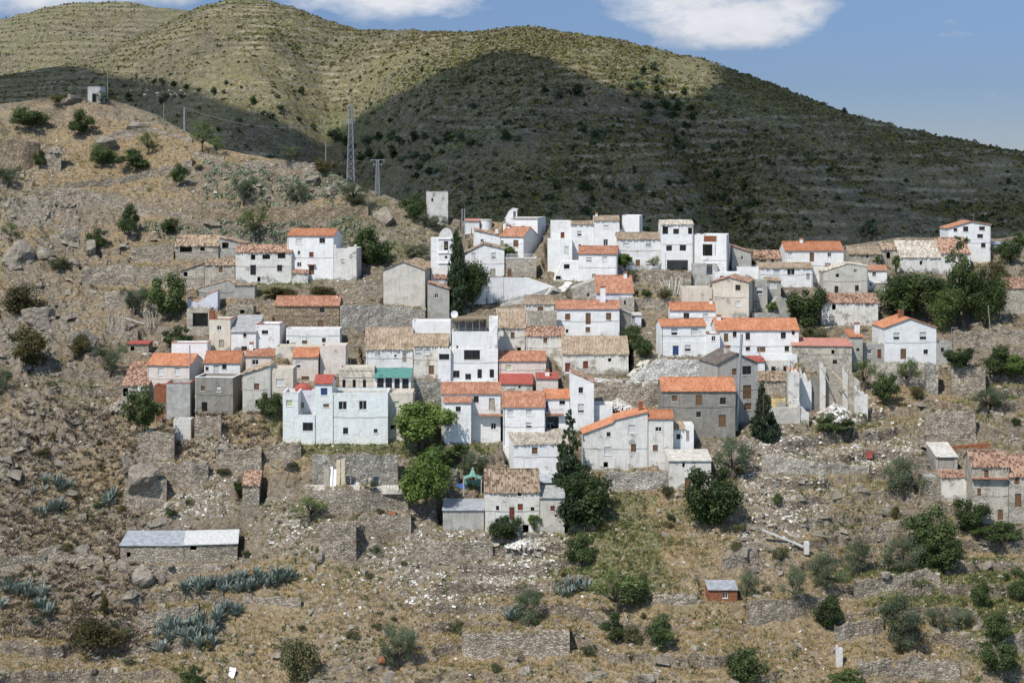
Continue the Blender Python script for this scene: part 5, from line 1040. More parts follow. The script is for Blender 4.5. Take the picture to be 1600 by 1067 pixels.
TR = [
 (662, 706, 622, 104, 'bright', 'bright green spreading tree in front of the rambling white house with a balcony'),
 (664, 812, 706, 84, 'bright', 'bright green leafy tree beside the white platform of the building site'),
 (914, 830, 724, 84, 'dark', 'dense dark broadleaf tree at the foot of the slender conifer'),
 (890, 770, 642, 56, 'conifer', 'slender ragged conifer rising in front of the ribbed old tile roof'),
 (1112, 824, 722, 92, 'dark', 'large round dark tree below the long low white shed'),
 (1146, 748, 672, 66, 'olive', 'grey green olive tree above the large round dark tree'),
 (1193, 686, 598, 50, 'conifer', 'dark conical tree right of the tall grey gabled house with dark roof'),
 (714, 494, 358, 40, 'cypress', 'tall dark cypress beside the bell tower'),
 (738, 484, 402, 54, 'pine', 'dark pine leaning out from the tall cypress'),
 (1425, 503, 420, 98, 'pine', 'broad spreading pine, left one of the pine group'),
 (1498, 508, 373, 92, 'tallpine', 'tallest pine of the group in front of the two tier barn'),
 (1538, 510, 412, 74, 'pine', 'right hand pine of the group below the satellite dish house'),
 (1480, 518, 450, 60, 'pine', 'low bushy pine in front of the tallest pine'),
 (1262, 508, 437, 66, 'dark', 'round dark fig tree between the tan roofed house and the flaking ruin'),
 (422, 653, 612, 42, 'dark', 'fig tree squeezed against the left end of the pale teal house'),
 (221, 690, 615, 60, 'mid', 'dense green tree below the satellite dish at the village left end'),
 (262, 502, 426, 62, 'mid', 'fresh green tree left of the collapsed ruin, right one of the twin trees'),
 (210, 492, 440, 48, 'olive', 'grey green tree left of the fresh green one, left of the twin trees'),
 (276, 542, 510, 46, 'mid', 'low green bush below the twin trees'),
 (173, 587, 535, 56, 'olive', 'grey olive tree beside the little stone hut with a red roof'),
 (580, 416, 356, 60, 'dark', 'dark bushy tree right of the white block with corner posts'),
 (400, 380, 318, 62, 'almond', 'sparse tree among prickly pears above the sagging stone houses'),
 (200, 376, 325, 42, 'mid', 'green tree on the rocky slope left of the prickly pears'),
 (265, 366, 338, 26, 'dark', 'small round dark tree above the long terrace wall on the left'),
 (381, 323, 276, 44, 'olive', 'grey green round tree at the left on the reddish terrace wall'),
 (463, 321, 282, 38, 'olive', 'grey green round tree in the middle of the reddish terrace wall'),
 (553, 319, 280, 52, 'olive', 'grey green tree just left of the small pylon'),
 (281, 293, 254, 32, 'mid', 'light green tree beside the upper left track'),
 (454, 264, 232, 38, 'olive', 'bushy tree on the ridge left of the steel pylon'),
 (508, 272, 248, 34, 'brownshrub', 'brownish shrub at the ridge pole left of the steel pylon'),
 (316, 240, 186, 44, 'almond', 'taller of two bare looking almond trees on the ridge'),
 (338, 246, 213, 28, 'almond', 'shorter of two bare looking almond trees on the ridge'),
 (232, 243, 204, 40, 'almond', 'pale almond tree on the rocks below the hilltop hut'),
 (160, 262, 224, 44, 'mid', 'dark green bush left of the pale almond tree under the hilltop hut'),
 (212, 268, 234, 64, 'mid', 'wide green bush at the foot of the pale almond tree'),
 (45, 202, 166, 62, 'mid', 'wide bush on the left shoulder of the hilltop'),
 (125, 212, 172, 46, 'mid', 'bush on rocks beneath the left side of the hilltop hut'),
 (98, 164, 146, 42, 'brownshrub', 'dark low shrub left of the white hilltop hut'),
 (160, 163, 142, 24, 'olive', 'grey bush hiding the side of the white hilltop hut'),
 (12, 292, 255, 48, 'olive', 'grey green bush below the ruined reddish wall at the left edge'),
 (63, 264, 236, 22, 'mid', 'small bush at the end of the ruined reddish wall'),
 (150, 392, 360, 36, 'mid', 'dark rounded bush among boulders on the left slope'),
 (92, 424, 398, 34, 'shrub', 'small shrub below the boulders of the left slope'),
 (16, 380, 344, 30, 'almond', 'light green tree at the left edge below the rocks'),
 (36, 490, 440, 76, 'brownshrub', 'large olive brown shrub near the left edge, upper one'),
 (40, 572, 500, 78, 'brownshrub', 'large olive brown shrub near the left edge, lower one'),
 (6, 616, 578, 40, 'olive', 'grey bush cut by the left edge beside the grey cliff'),
 (130, 560, 520, 36, 'brownshrub', 'dull shrub on the rocky slope left of the olive tree by the red roofed hut'),
 (650, 408, 376, 44, 'olive', 'grey green bush behind the church nave'),
 (645, 348, 300, 44, 'mid', 'dark bush on the crest left of the white tower block'),
 (664, 356, 332, 34, 'olive', 'left bush at the foot of the white tower block'),
 (684, 362, 336, 36, 'olive', 'right bush at the foot of the white tower block'),
 (985, 562, 508, 48, 'dark', 'dark fig tree between the stone barn and the blue door house'),
 (1006, 562, 524, 34, 'mid', 'green bush against the left wall of the blue door house'),
 (1010, 482, 466, 18, 'mid', 'small dark bush right of the stone outbuilding'),
 (1040, 470, 446, 26, 'shrub', 'tiny shrub at the foot of the rough stone terrace wall'),
 (987, 442, 418, 24, 'olive', 'small grey bush beside the lavender grey house roof'),
 (977, 424, 398, 28, 'bright', 'bright green potted tree in front of the long white house with fence'),
 (1021, 424, 398, 24, 'almond', 'little tree at the right end of the white fence'),
 (1188, 420, 402, 26, 'mid', 'bush behind the small white rooftop terrace'),
 (1244, 410, 394, 12, 'mid', 'thin green plant against the white house with bright orange roof'),
 (1371, 414, 400, 18, 'bright', 'small bright bush at the right end of the low stone barn'),
 (1400, 430, 402, 14, 'bright', 'narrow green bush left of the two tier barn'),
 (1208, 490, 472, 20, 'bright', 'light green bush at the foot of the outside stair'),
 (1275, 532, 506, 40, 'shrub', 'scrubby bush above the light red sheet roofs'),
 (740, 748, 704, 50, 'olive', 'grey olive bush behind the green netted gazebo'),
 (688, 726, 694, 62, 'mid', 'dark green hedge like bush right of the bright green spreading tree'),
 (716, 720, 696, 36, 'mid', 'small green bush at the base of the rambling white house'),
 (788, 842, 802, 52, 'dark', 'dark bush in front of the old farmhouse with red brown door'),
 (836, 832, 804, 26, 'bright', 'small bright bush at the right corner of the old farmhouse'),
 (907, 884, 832, 52, 'mid', 'green bush below the dense dark broadleaf tree'),
 (487, 812, 774, 70, 'almond', 'wide low almond tree on top of the tall stone terrace wall'),
 (580, 790, 770, 24, 'olive', 'little bush on the ledge right of the wide low almond tree'),
 (825, 976, 918, 62, 'olive', 'grey olive tree leaning above the lower centre stone wall'),
 (622, 1044, 962, 66, 'olive', 'upright grey green shrub at the bottom, left of centre'),
 (464, 1064, 978, 56, 'shrub', 'upright yellow green shrub near the bottom, between agaves and centre'),
 (142, 1012, 966, 92, 'brownshrub', 'wide low drooping brown green shrub near the lower left corner'),
 (163, 968, 925, 18, 'brownshrub', 'thin dark upright shrub above the wide drooping shrub'),
 (962, 962, 888, 90, 'almond', 'broad airy tree right of the small agave clump'),
 (985, 950, 896, 60, 'mid', 'green right half of the airy tree clump beside the small agaves'),
 (960, 1004, 958, 44, 'mid', 'dark bush below the broad airy tree, left one'),
 (1030, 1018, 960, 48, 'mid', 'bush with bare stems below the broad airy tree, right one'),
 (995, 1006, 964, 34, 'shrub', 'small bush between the two below the airy tree'),
 (1168, 942, 886, 40, 'olive', 'small olive tree touching the orange brick hut'),
 (1240, 944, 886, 46, 'olive', 'second olive tree right of the orange brick hut'),
 (1292, 922, 864, 64, 'olive', 'wide olive tree, third from the orange brick hut'),
 (1338, 897, 842, 58, 'olive', 'olive tree up the slope, fourth from the orange brick hut'),
 (1410, 893, 836, 70, 'olive', 'wide silvery olive on the curving stone wall'),
 (1452, 872, 792, 84, 'mid', 'big dense green tree right of the silvery olive, upper one'),
 (1468, 892, 828, 70, 'dark', 'dark green tree overlapping the big dense green tree, lower one'),
 (1295, 982, 930, 46, 'dark', 'dark fig like tree below the dry stone terrace wall'),
 (1410, 1018, 924, 92, 'olive', 'large grey green tree near the lower right, many stemmed'),
 (1465, 985, 940, 38, 'olive', 'slim olive right of the large many stemmed tree'),
 (1500, 985, 942, 44, 'olive', 'airy olive furthest right beside the many stemmed tree'),
 (1561, 1052, 1000, 60, 'mid', 'green bush in the lower right corner, front one'),
 (1556, 1010, 954, 50, 'mid', 'green tree in the lower right corner, behind the front bush'),
 (1532, 950, 904, 32, 'mid', 'narrow green tree on the right grassy slope'),
 (1592, 940, 900, 34, 'mid', 'green tree cut by the right edge on the grassy slope'),
 (1516, 822, 772, 56, 'dark', 'round fig tree in front of the lower right farmhouse'),
 (1414, 777, 714, 72, 'olive', 'grey green bush left of the roofless stone pen'),
 (1305, 680, 650, 66, 'mid', 'green bushes below the white rubble heap'),
 (1350, 612, 555, 42, 'almond', 'airy tree left below the white gable house'),
 (1386, 632, 580, 50, 'mid', 'green bush under the airy tree below the white gable house'),
 (1416, 604, 558, 52, 'almond', 'leaning tree in front of the white gable house'),
 (1431, 622, 600, 26, 'brownshrub', 'brown shrub at the foot of the stone buttress'),
 (1500, 612, 576, 48, 'dark', 'dark green bush in front of the wall right of the buttress'),
 (1545, 642, 600, 56, 'olive', 'grey green bush above the large stone terrace wall'),
 (1560, 584, 540, 70, 'mid', 'large green bush at the right edge above the stone wall'),
 (1590, 600, 556, 46, 'bright', 'bright green bush at the right edge'),
 (1560, 446, 400, 40, 'brownshrub', 'dull bush right of the pines on the crest slope'),
 (1575, 412, 374, 44, 'mid', 'green bush beside the open shelter on the crest'),
 (1595, 385, 362, 36, 'mid', 'bush on the crest at the right edge'),
 (1168, 1075, 1012, 66, 'mid', 'leafy tree cut by the bottom edge right of centre'),
 (1325, 1078, 1046, 60, 'mid', 'green bush cut by the bottom edge, right'),
 (300, 1078, 1040, 40, 'mid', 'small green bush cut by the bottom edge, left'),
 (1565, 846, 816, 74, 'mid', 'long green hedge below the lower right farmhouse'),
 (1525, 838, 820, 40, 'bright', 'low leafy plant at the foot of the round fig tree'),
 (1150, 862, 842, 20, 'shrub', 'small shrub on the earthy bank'),
 (1215, 876, 852, 18, 'shrub', 'small dark shrub left of the fallen white beam'),
 (372, 770, 748, 16, 'dark', 'small dark bush against the narrow ruin with orange tiles'),
 (350, 740, 726, 26, 'shrub', 'low shrub left of the narrow ruin'),
 (790, 414, 388, 30, 'bright', 'leafy vine pergola on the chapel side balcony'),
 (780, 420, 412, 34, 'bright', 'green vine along the gabled white house door'),
 (804, 432, 408, 26, 'olive', 'small dark tree on the white plaza under the balcony'),
 (600, 560, 545, 26, 'bright', 'bright plants behind the cream terrace room'),
 (547, 584, 568, 32, 'bright', 'leafy bush between the blank cream block and the straw roofs'),
 (430, 468, 446, 60, 'brownshrub', 'brownish hedge below the white three storey house'),
 (500, 464, 444, 50, 'brownshrub', 'brownish scrub above the stone house with orange roof'),
 (556, 322, 300, 26, 'broom' if False else 'shrub', 'low shrub under the grey green tree by the small pylon'),
]
for a in TR: tree(*a)
# trees on the far hills
FT = [(240, 128, 12), (256, 128, 14), (273, 133, 12), (292, 136, 12), (311, 140, 10), (335, 145, 12), (350, 145, 10), (354, 130, 10), (433, 150, 10), (470, 143, 14), (740, 167, 14), (742, 168, 10), (872, 150, 18), (852, 141, 12), (905, 142, 24),
      (935, 210, 26), (915, 205, 16), (950, 205, 14), (1010, 168, 12), (1060, 160, 14), (1107, 156, 12), (1320, 174, 12), (1462, 206, 6), (1355, 358, 34), (1578, 284, 12), (1570, 296, 10), (1483, 325, 14), (1080, 170, 12)]
FT += [(574 + 18 * k, 222 - (k % 3) * 5, 18) for k in range(10)] + [(545 + 17 * k, 243 + (k % 2) * 5, 18) for k in range(8)] + [(520 + 9 * k, 210 + 7 * k, 16) for k in range(4)]
FT += [(790, 215, 18), (808, 217, 14), (925, 225, 14), (655, 262, 14), (672, 268, 18), (650, 275, 16), (870, 290, 18), (912, 292, 18), (950, 292, 16), (975, 294, 18), (1000, 290, 18), (790, 305, 16), (1020, 305, 12), (1060, 330, 16), (865, 325, 12), (915, 330, 20)]
r2 = np.random.RandomState(23)
for k in range(60): s__ = r2.rand(); FT.append((1000 + 170 * s__ + r2.normal() * 26, 120 + 230 * s__ + r2.normal() * 10, r2.uniform(9, 17)))
for k in range(34): FT.append((r2.uniform(600, 1150), r2.uniform(170, 335), r2.uniform(7, 13)))
for k in range(40): FT.append((r2.uniform(60, 520), r2.uniform(150, 250), r2.uniform(8, 16)))
for k in range(16): FT.append((r2.uniform(1200, 1600), r2.uniform(250, 365), r2.uniform(5, 11)))
for k in range(25): FT.append((r2.uniform(250, 800), r2.uniform(60, 160), r2.uniform(4, 8)))
def far_label(u, r):
    if u > 1180: w_ = 'dark tree on the bare terraced hillside above the right end of the village'
    elif u > 980 and r < 345: w_ = 'dark tree in the shaded gully right of the central peak'
    elif u > 560 and r > 265: w_ = 'dark tree low on the shaded slope just above the village roofs'
    elif u > 560 and r > 195: w_ = 'dark tree halfway up the shaded central hill'
    elif u > 560 and r > 100: w_ = 'dark tree high on the shaded central hill'
    elif r < 110: w_ = 'small tree high on the sunlit terraced hill'
    elif u > 330: w_ = 'dark tree in the shaded valley behind the tall steel pylon'
    else: w_ = 'dark tree on the shaded slope behind the hilltop hut'
    return w_, 'tree', w_.replace('tree ', 'trees ', 1).replace('lone ', '')
def bush_label(u, r):
    if r < 340: w_ = 'small low bush on the stony ridge ' + ('below the hilltop hut' if u < 330 else 'around the steel pylons' if u < 700 else 'behind the village')
    elif u < 260: w_ = 'small low bush on the craggy slope left of the village' + (', upper part' if r < 600 else ', lower part')
    elif r > 690: w_ = 'small low bush on the rubble slope ' + ('around the corrugated shed' if u < 480 else 'below the building site' if u < 760 else 'below the village centre' if u < 1060 else 'around the brick hut' if u < 1320 else 'at the lower right')
    else: w_ = 'small low bush on the slope at the right end of the village'
    return w_, 'bush', w_.replace('bush', 'bushes', 1)
# scattered bushes on the near slope
r_ = np.random.RandomState(17); nb_ = 0
while nb_ < 90:
    u = r_.uniform(-10, 1610); rr_ = r_.uniform(200, 1060)
    if rr_ < crest(u) + 8: continue
    X, D, Z, i, j = zat(u, rr_)
    if FREE[i, j] < .9 or (330 < rr_ < 690 and 260 < u < 1490): continue
    gk = r_.rand(); kind = ['shrub', 'olive', 'brownshrub', 'mid'][r_.choice(4, p=[.4, .2, .25, .15])]
    h = r_.uniform(.8, 2.0); tree(u, rr_, rr_, 1, kind, *(lambda q_: (q_[0], q_[2], q_[1]))(bush_label(u, rr_)), P=Vector((float(X), float(D), float(Z))), hm=h, wm=h * r_.uniform(1, 1.5), name='bush'); nb_ += 1
far_protos = []
for s_ in range(4):
    C, R = round_crown(900 + s_, 9, .5, .34, .36, .20); V, Fc = leaves(np.array(C), np.array(R), 420, .07, seed=s_)
    far_protos.append(mesh_np('crown', V, Fc, MATS['lf_dark' if s_ % 2 else 'lf_olive'], link=False).data)
ftm = trunk_mesh([((0, 0, -.3), (0, 0, .5), .06, .03)], .05)
for (u, r, w) in FT:
    p = hhit(u, r + w * .35)
    if p[1] > 1300 or r + 3 > crest(u) + 40: continue
    W_ = w / F * p[1]; o = empty('hillside_tree', (p[0], p[1], p[2] - .2), *far_label(u, r), random.uniform(0, 6))
    o.scale = (W_ * 1.15, W_ * 1.15, W_ * random.uniform(.8, 1.1))
    c = bpy.data.objects.new('crown', random.choice(far_protos)); LINK(c); c.parent = o; c = bpy.data.objects.new('trunk', ftm); LINK(c); c.parent = o
# ------------------------------------------------------------------ uncountable cover
def scatter(n, seed, dens):
    r_ = np.random.RandomState(seed); out = []; tot = 0
    while tot < n:
        u = r_.uniform(-130, 1730, n * 2); r = 190 + 930 * r_.rand(n * 2)
        ok = r > crest(u) + 3; X, D, Z, i, j = zat(u, r); ok &= (FREE[i, j] > .7) & (r_.rand(n * 2) < dens(i, j, u, r))
        out.append(np.stack([X, D, Z, u, r], 1)[ok] + 0); tot += ok.sum()
    return np.concatenate(out)[:n]
def jit(P, seed, a=.35):
    r_ = np.random.RandomState(seed); P = P.copy(); P[:, 0] += r_.uniform(-a, a, len(P)) * .6; return P
def rocks(name, P, size, mat, seed, flat=.6):
    r_ = np.random.RandomState(seed); n = len(P); b = np.array([(x, y, z) for z in (-1, 1) for y in (-1, 1) for x in (-1, 1)], float)
    b = b * np.where(b[:, 2:3] > 0, .72, 1.)
    V = b[None] * (1 + r_.uniform(-.32, .32, (n, 8, 3))); sc_ = size[:, None] * np.stack([r_.uniform(.7, 1.5, n), r_.uniform(.6, 1.1, n), flat * r_.uniform(.5, 1.2, n)], 1)
    V = V * sc_[:, None, :] * .5; a = r_.uniform(0, 6.28, n); c, s__ = np.cos(a), np.sin(a); tl_ = r_.uniform(-.35, .35, n)
    x = V[..., 0] * c[:, None] - V[..., 1] * s__[:, None]; y = V[..., 0] * s__[:, None] + V[..., 1] * c[:, None]; z = V[..., 2] + x * tl_[:, None]
    V = np.stack([x, y, z], -1) + P[:, None, :3] + np.array([0, 0, .08]) * size[:, None, None]
    f = np.array([(0, 2, 3, 1), (4, 5, 7, 6), (0, 1, 5, 4), (2, 6, 7, 3), (0, 4, 6, 2), (1, 3, 7, 5)])
    Fc = (f[None] + 8 * np.arange(n)[:, None, None]).reshape(-1, 4)
    return tag(mesh_np(name, V.reshape(-1, 3), Fc, MATS[mat]), kind='stuff')
m, t, b = newmat('rubblemat', .95, .1); v = t.node('ShaderNodeNewGeometry', out='Position'); w_ = t.vor(v, 1.1, 1); k_ = t.node('ShaderNodeSeparateColor', {0: w_}, out=0)
n_ = t.noise(v, 4, 4); t.put(b.inputs['Base Color'], t.mix(t.m('ADD', t.m('MULTIPLY', k_, .7), t.m('MULTIPLY', n_, .4)), (.13, .105, .078), (.42, .37, .30))); bump(t, b, n_, .6, .08)
m, t, b = newmat('whiterubble', .95, .1); v = t.node('ShaderNodeNewGeometry', out='Position'); w_ = t.vor(v, 1.6, 1); k_ = t.node('ShaderNodeSeparateColor', {0: w_}, out=0)
n_ = t.noise(v, 4, 4); t.put(b.inputs['Base Color'], t.mix(k_, (.36, .32, .27), (.78, .76, .72))); bump(t, b, n_, .6, .08)
RMc = np.clip(RM + rockm * .3, 0, 1)
dn = lambda i, j, u, r: .25 + .75 * np.clip(RMc[i, j] * 1.2 + fbm(u / 60, r / 40, 3, 91) * 1.5 - .1, 0, 1)
P = scatter(19000, 1, dn); rocks('rubble', P, .16 + .5 * np.random.RandomState(2).rand(len(P)) ** 3, 'rubblemat', 3)
P = scatter(900, 4, dn); rocks('loose_boulders', P, .6 + .9 * np.random.RandomState(5).rand(len(P)) ** 2, 'rubblemat', 6, .7)
P = scatter(800, 44, lambda i, j, u, r: ROCK[i, j] ** 1.5); rocks('bedrock_outcrops', P, .6 + 1.9 * np.random.RandomState(45).rand(len(P)) ** 3, 'rockmat', 46, .5)
P = scatter(7000, 7, lambda i, j, u, r: np.clip(RM[i, j] - .25, 0, 1) ** 1.2 + .012); rocks('pale_rubble', P, .14 + .45 * np.random.RandomState(8).rand(len(P)) ** 3, 'whiterubble', 9)
def tufts(name, P, mat, seed, h=.5, nb=7, spread=.28, wd=.05, lean=.5):
    r_ = np.random.RandomState(seed); n = len(P); a = r_.uniform(0, 6.28, (n, nb)); rr_ = spread * r_.rand(n, nb); hh = h * (.5 + .8 * r_.rand(n, 1)) * (.7 + .5 * r_.rand(n, nb))
    bx = rr_ * np.cos(a); by = rr_ * np.sin(a); tx = bx + lean * hh * np.cos(a + r_.normal(size=a.shape) * .5); ty = by + lean * hh * np.sin(a)
    w = wd * (.6 + .8 * r_.rand(n, nb)); q0 = -np.sin(a) * w; q1 = np.cos(a) * w; z0 = np.full_like(bx, -.06)
    V = np.stack([np.stack([bx - q0, by - q1, z0], -1), np.stack([bx + q0, by + q1, z0], -1), np.stack([tx, ty, hh], -1)], 2) + P[:, None, None, :3]
    return tag(mesh_np(name, V.reshape(-1, 3), np.arange(n * nb * 3).reshape(-1, 3), MATS[mat]), kind='stuff')
P = scatter(30000, 11, lambda i, j, u, r: np.clip(.12 + SM[i, j] * .8 + fbm(u / 40, r / 25, 3, 92) * 1.2, 0, 1)); tufts('dry_grass', P, 'lf_grass', 12, .42, 7, .3, .07)
P = scatter(9000, 13, lambda i, j, u, r: np.clip(GM[i, j] * 1.1 + .02 + .25 * np.clip(fbm(u / 50, r / 30, 3, 93), 0, 1), 0, 1)); tufts('green_grass', P, 'lf_greengrass', 14, .45, 7, .35, .08)
def clumps(name, P, R, mat, seed, per=26, leaf=.16, zs=.8, asp=1.):
    r_ = np.random.RandomState(seed); n = len(P); d = r_.normal(size=(n, per, 3)); d /= np.linalg.norm(d, axis=2)[..., None]; d[..., 2] = np.abs(d[..., 2])
    Q = P[:, None, :3] + d * (R[:, None, None] * (.45 + .65 * r_.rand(n, per, 1))) * np.array([1, 1, zs]); nn = n * per; Q = Q.reshape(-1, 3); nr = d.reshape(-1, 3) + r_.normal(size=(nn, 3)) * .5
    nr /= np.linalg.norm(nr, axis=1)[:, None]; t1 = np.cross(nr, r_.normal(size=(nn, 3))); t1 /= np.linalg.norm(t1, axis=1)[:, None]; t2 = np.cross(nr, t1)
    s = leaf * (.5 + r_.rand(nn, 1)) * np.repeat(R, per)[:, None] ** .5
    V = np.stack([Q - t1 * s, Q + t2 * s * asp, Q + t1 * s, Q - t2 * s * asp * .8], 1)
    return tag(mesh_np(name, V.reshape(-1, 3), np.arange(nn * 4).reshape(-1, 4), MATS[mat]), kind='stuff')
P = scatter(1500, 15, lambda i, j, u, r: np.clip(.3 + fbm(u / 70, r / 50, 3, 94) * 2 + .3 * GM[i, j], 0, 1)); clumps('scrub', P, .3 + .6 * np.random.RandomState(16).rand(len(P)) ** 2, 'lf_scrub', 17, 34, .15)
P = scatter(1300, 18, lambda i, j, u, r: np.clip(.2 + fbm(u / 60, r / 50, 3, 95) * 2, 0, 1)); clumps('dry_scrub', P, .3 + .5 * np.random.RandomState(19).rand(len(P)) ** 2, 'lf_dead', 20, 34, .15, asp=.35)
P = scatter(800, 21, lambda i, j, u, r: np.clip(.2 + GM[i, j] + fbm(u / 50, r / 40, 3, 96), 0, 1) * np.where(GM[i, j] > .15, 1, .25)); clumps('green_scrub', P, .3 + .6 * np.random.RandomState(22).rand(len(P)) ** 2, 'lf_mid', 23, 34, .15)
def inbox(P, bx): return np.any([(P[:, 3] > a) & (P[:, 3] < b_) & (P[:, 4] > c) & (P[:, 4] < d) for a, b_, c, d in bx], axis=0)
# prickly pears: paddles in thickets; withered agaves on the left slope
P = scatter(60000, 24, lambda i, j, u, r: .9 + 0 * u); Q = P[inbox(P, [(320, 420, 262, 318), (395, 560, 272, 315), (340, 450, 340, 385), (430, 560, 338, 372), (225, 330, 355, 375), (480, 560, 375, 385)])][:620]
clumps('prickly_pears', Q, .5 + .5 * np.random.RandomState(25).rand(len(Q)), 'lf_prickly', 26, 30, .24, 1.3, .75)
Q = P[inbox(P, [(0, 230, 640, 1010), (20, 190, 770, 900), (240, 420, 640, 720)])]; Q = Q[np.random.RandomState(27).rand(len(Q)) < .8][:2300]
tufts('withered_agaves', Q, 'lf_dead', 28, .75, 11, .25, .12, 1.1)
# scrub over the far hills
def hscatter(n, seed, hmx=.98):
    r_ = np.random.RandomState(seed); i = r_.randint(60, len(hu) - 60, n * 3); j = (r_.rand(n * 3) * (nt + 3)).astype(int)
    P = np.stack([HX[i, j], HDp[i, j], HZp[i, j], hu[i], tt[j]], 1); pr = HZ - F * P[:, 2] / P[:, 1]
    d = fbm(P[:, 0] / 45, P[:, 1] / 45, 3, 97) + .7 * (hg[i, j] - .15); ok = (pr < crest(hu[i]) + 12) & (r_.rand(n * 3) < np.clip(.35 + d * 1.6, .05, 1)) & (pr > -40); return P[ok][:n]
P = hscatter(26000, 31); P[:, 0] += np.random.RandomState(1).uniform(-1, 1, len(P)); clumps('hillside_scrub', P, .4 + 1.1 * np.random.RandomState(32).rand(len(P)) ** 3, 'lf_farscrub', 33, 11, .45)
P = hscatter(8000, 34); clumps('hillside_broom', P, .4 + .9 * np.random.RandomState(35).rand(len(P)) ** 3, 'lf_broom', 36, 12, .42)
P = hscatter(1600, 37); P = P[(P[:, 4] < .75)]; clumps('hillside_bushes', P, .8 + 1.3 * np.random.RandomState(38).rand(len(P)) ** 2, 'lf_dark', 39, 20, .42)
i = np.random.RandomState(40).randint(40, len(bu) - 80, 5000); j = np.random.RandomState(41).randint(20, 122, 5000)
clumps('hillside_scrub', np.stack([BX[i, j], BD[i, j], BZ[i, j]], 1), .6 + 1.2 * np.random.RandomState(42).rand(5000) ** 3, 'lf_farscrub', 43, 12, .5)
# ------------------------------------------------------------------ agaves
def agave_mesh(seed):
    r_ = np.random.RandomState(seed); V = []; Fc = []
    for k in range(26):
        a = r_.rand() * 6.28; el_ = r_.uniform(.25, 1.35); L = r_.uniform(.8, 1.15); n0 = len(V); w = .10; curl = r_.uniform(-.3, .35)
        for q_ in range(5):
            t_ = q_ / 4; e2 = el_ - curl * t_; rr_ = L * t_ * math.cos(e2); z = L * t_ * math.sin(e2) - .05; ww = w * (.7 + .9 * t_) * (1 - t_) ** .6 if q_ < 4 else .002
            c, s__ = math.cos(a), math.sin(a); V += [(rr_ * c - ww * s__, rr_ * s__ + ww * c, z), (rr_ * c, rr_ * s__, z - .25 * ww), (rr_ * c + ww * s__, rr_ * s__ - ww * c, z)]
        for q_ in range(4):
            for e_ in range(2): p0 = n0 + q_ * 3 + e_; Fc.append((p0, p0 + 1, p0 + 4, p0 + 3))
    return mesh_np('agave', V, np.array(Fc), MATS['lf_agave'], link=False).data
AG = [agave_mesh(s_) for s_ in range(4)]; r_ = np.random.RandomState(51)
for (u0, r0, u1, r1, n, wz_, lab) in ((286, 926, 458, 905, 42, 9, 'long row below the corrugated roof shed'), (246, 1000, 332, 990, 26, 20, 'lower left patch below the agave row'), (335, 970, 374, 958, 10, 11, 'small group under the right part of the agave row'),
                                (2, 930, 74, 945, 20, 18, 'patch at the left edge'), (52, 765, 112, 758, 7, 8, 'upper cluster on the left slope'), (60, 812, 100, 800, 6, 8, 'lower cluster on the left slope'),
                                (872, 925, 918, 922, 8, 9, 'clump left of the broad airy tree'), (163, 786, 175, 778, 3, 4, 'trio beside the stepped ruined wall corner'), (795, 970, 808, 966, 2, 2, 'pair at the foot of the leaning olive')):
    for k in range(n):
        s__ = (k + .5) / n; p = hit(u0 + (u1 - u0) * s__ + r_.normal() * 4, r0 + (r1 - r0) * s__ + r_.uniform(-wz_, wz_))
        o = bpy.data.objects.new('agave', AG[k % 4]); LINK(o); o.location = p + Vector((0, 0, .05)); sc_ = r_.uniform(1.4, 2.5); o.scale = (sc_,) * 3; o.rotation_euler = (r_.uniform(-.1, .1), r_.uniform(-.1, .1), r_.rand() * 6)
        tag(o, 'blue grey agave in the ' + lab, 'agave', 'agaves in the ' + lab)
# ------------------------------------------------------------------ boulders
def boulder(x, base, w, h, label, seed, group=None):
    P = hit(x, base); D = P.y; W_ = w / F * D; H_ = h / F * D; n1, n2 = 26, 16
    w *= .9; th = np.linspace(0, 2 * np.pi, n1, endpoint=False); ph = np.linspace(-.5 * np.pi, .5 * np.pi, n2); T_, Pp = np.meshgrid(th, ph, indexing='ij')
    d = np.stack([np.cos(T_) * np.cos(Pp), np.sin(T_) * np.cos(Pp), np.sin(Pp)], -1).reshape(-1, 3); r_ = np.random.RandomState(seed); rad_ = np.full(len(d), 1.25)
    for k in range(10):
        n_ = r_.normal(size=3) * np.array([1, 1, .8]); n_ /= np.linalg.norm(n_); dt = d @ n_; c = r_.uniform(.5, .95); rad_ = np.where(dt > .05, np.minimum(rad_, c / np.maximum(dt, .05)), rad_)
    rad_ = rad_ * (1 + .3 * fbm(d[:, 0] * 2 + d[:, 2] * 6 + seed, d[:, 1] * 2 + d[:, 2] * 3, 4, seed)); V = d * rad_[:, None] * np.array([W_ / 2, W_ / 2.4, H_ * .62])
    I = np.arange(n1 * n2).reshape(n1, n2); I2 = np.roll(I, -1, 0); Fc = np.stack([I[:, :-1], I2[:, :-1], I2[:, 1:], I[:, 1:]], -1).reshape(-1, 4)
    o = mesh_np('boulder', V, Fc, MATS['rockmat'], loc=(P.x, P.y, P.z + H_ * .12)); o.rotation_euler = (r_.uniform(-.3, .3), r_.uniform(-.3, .3), r_.rand() * 6)
    return tag(o, label, 'boulder', group)
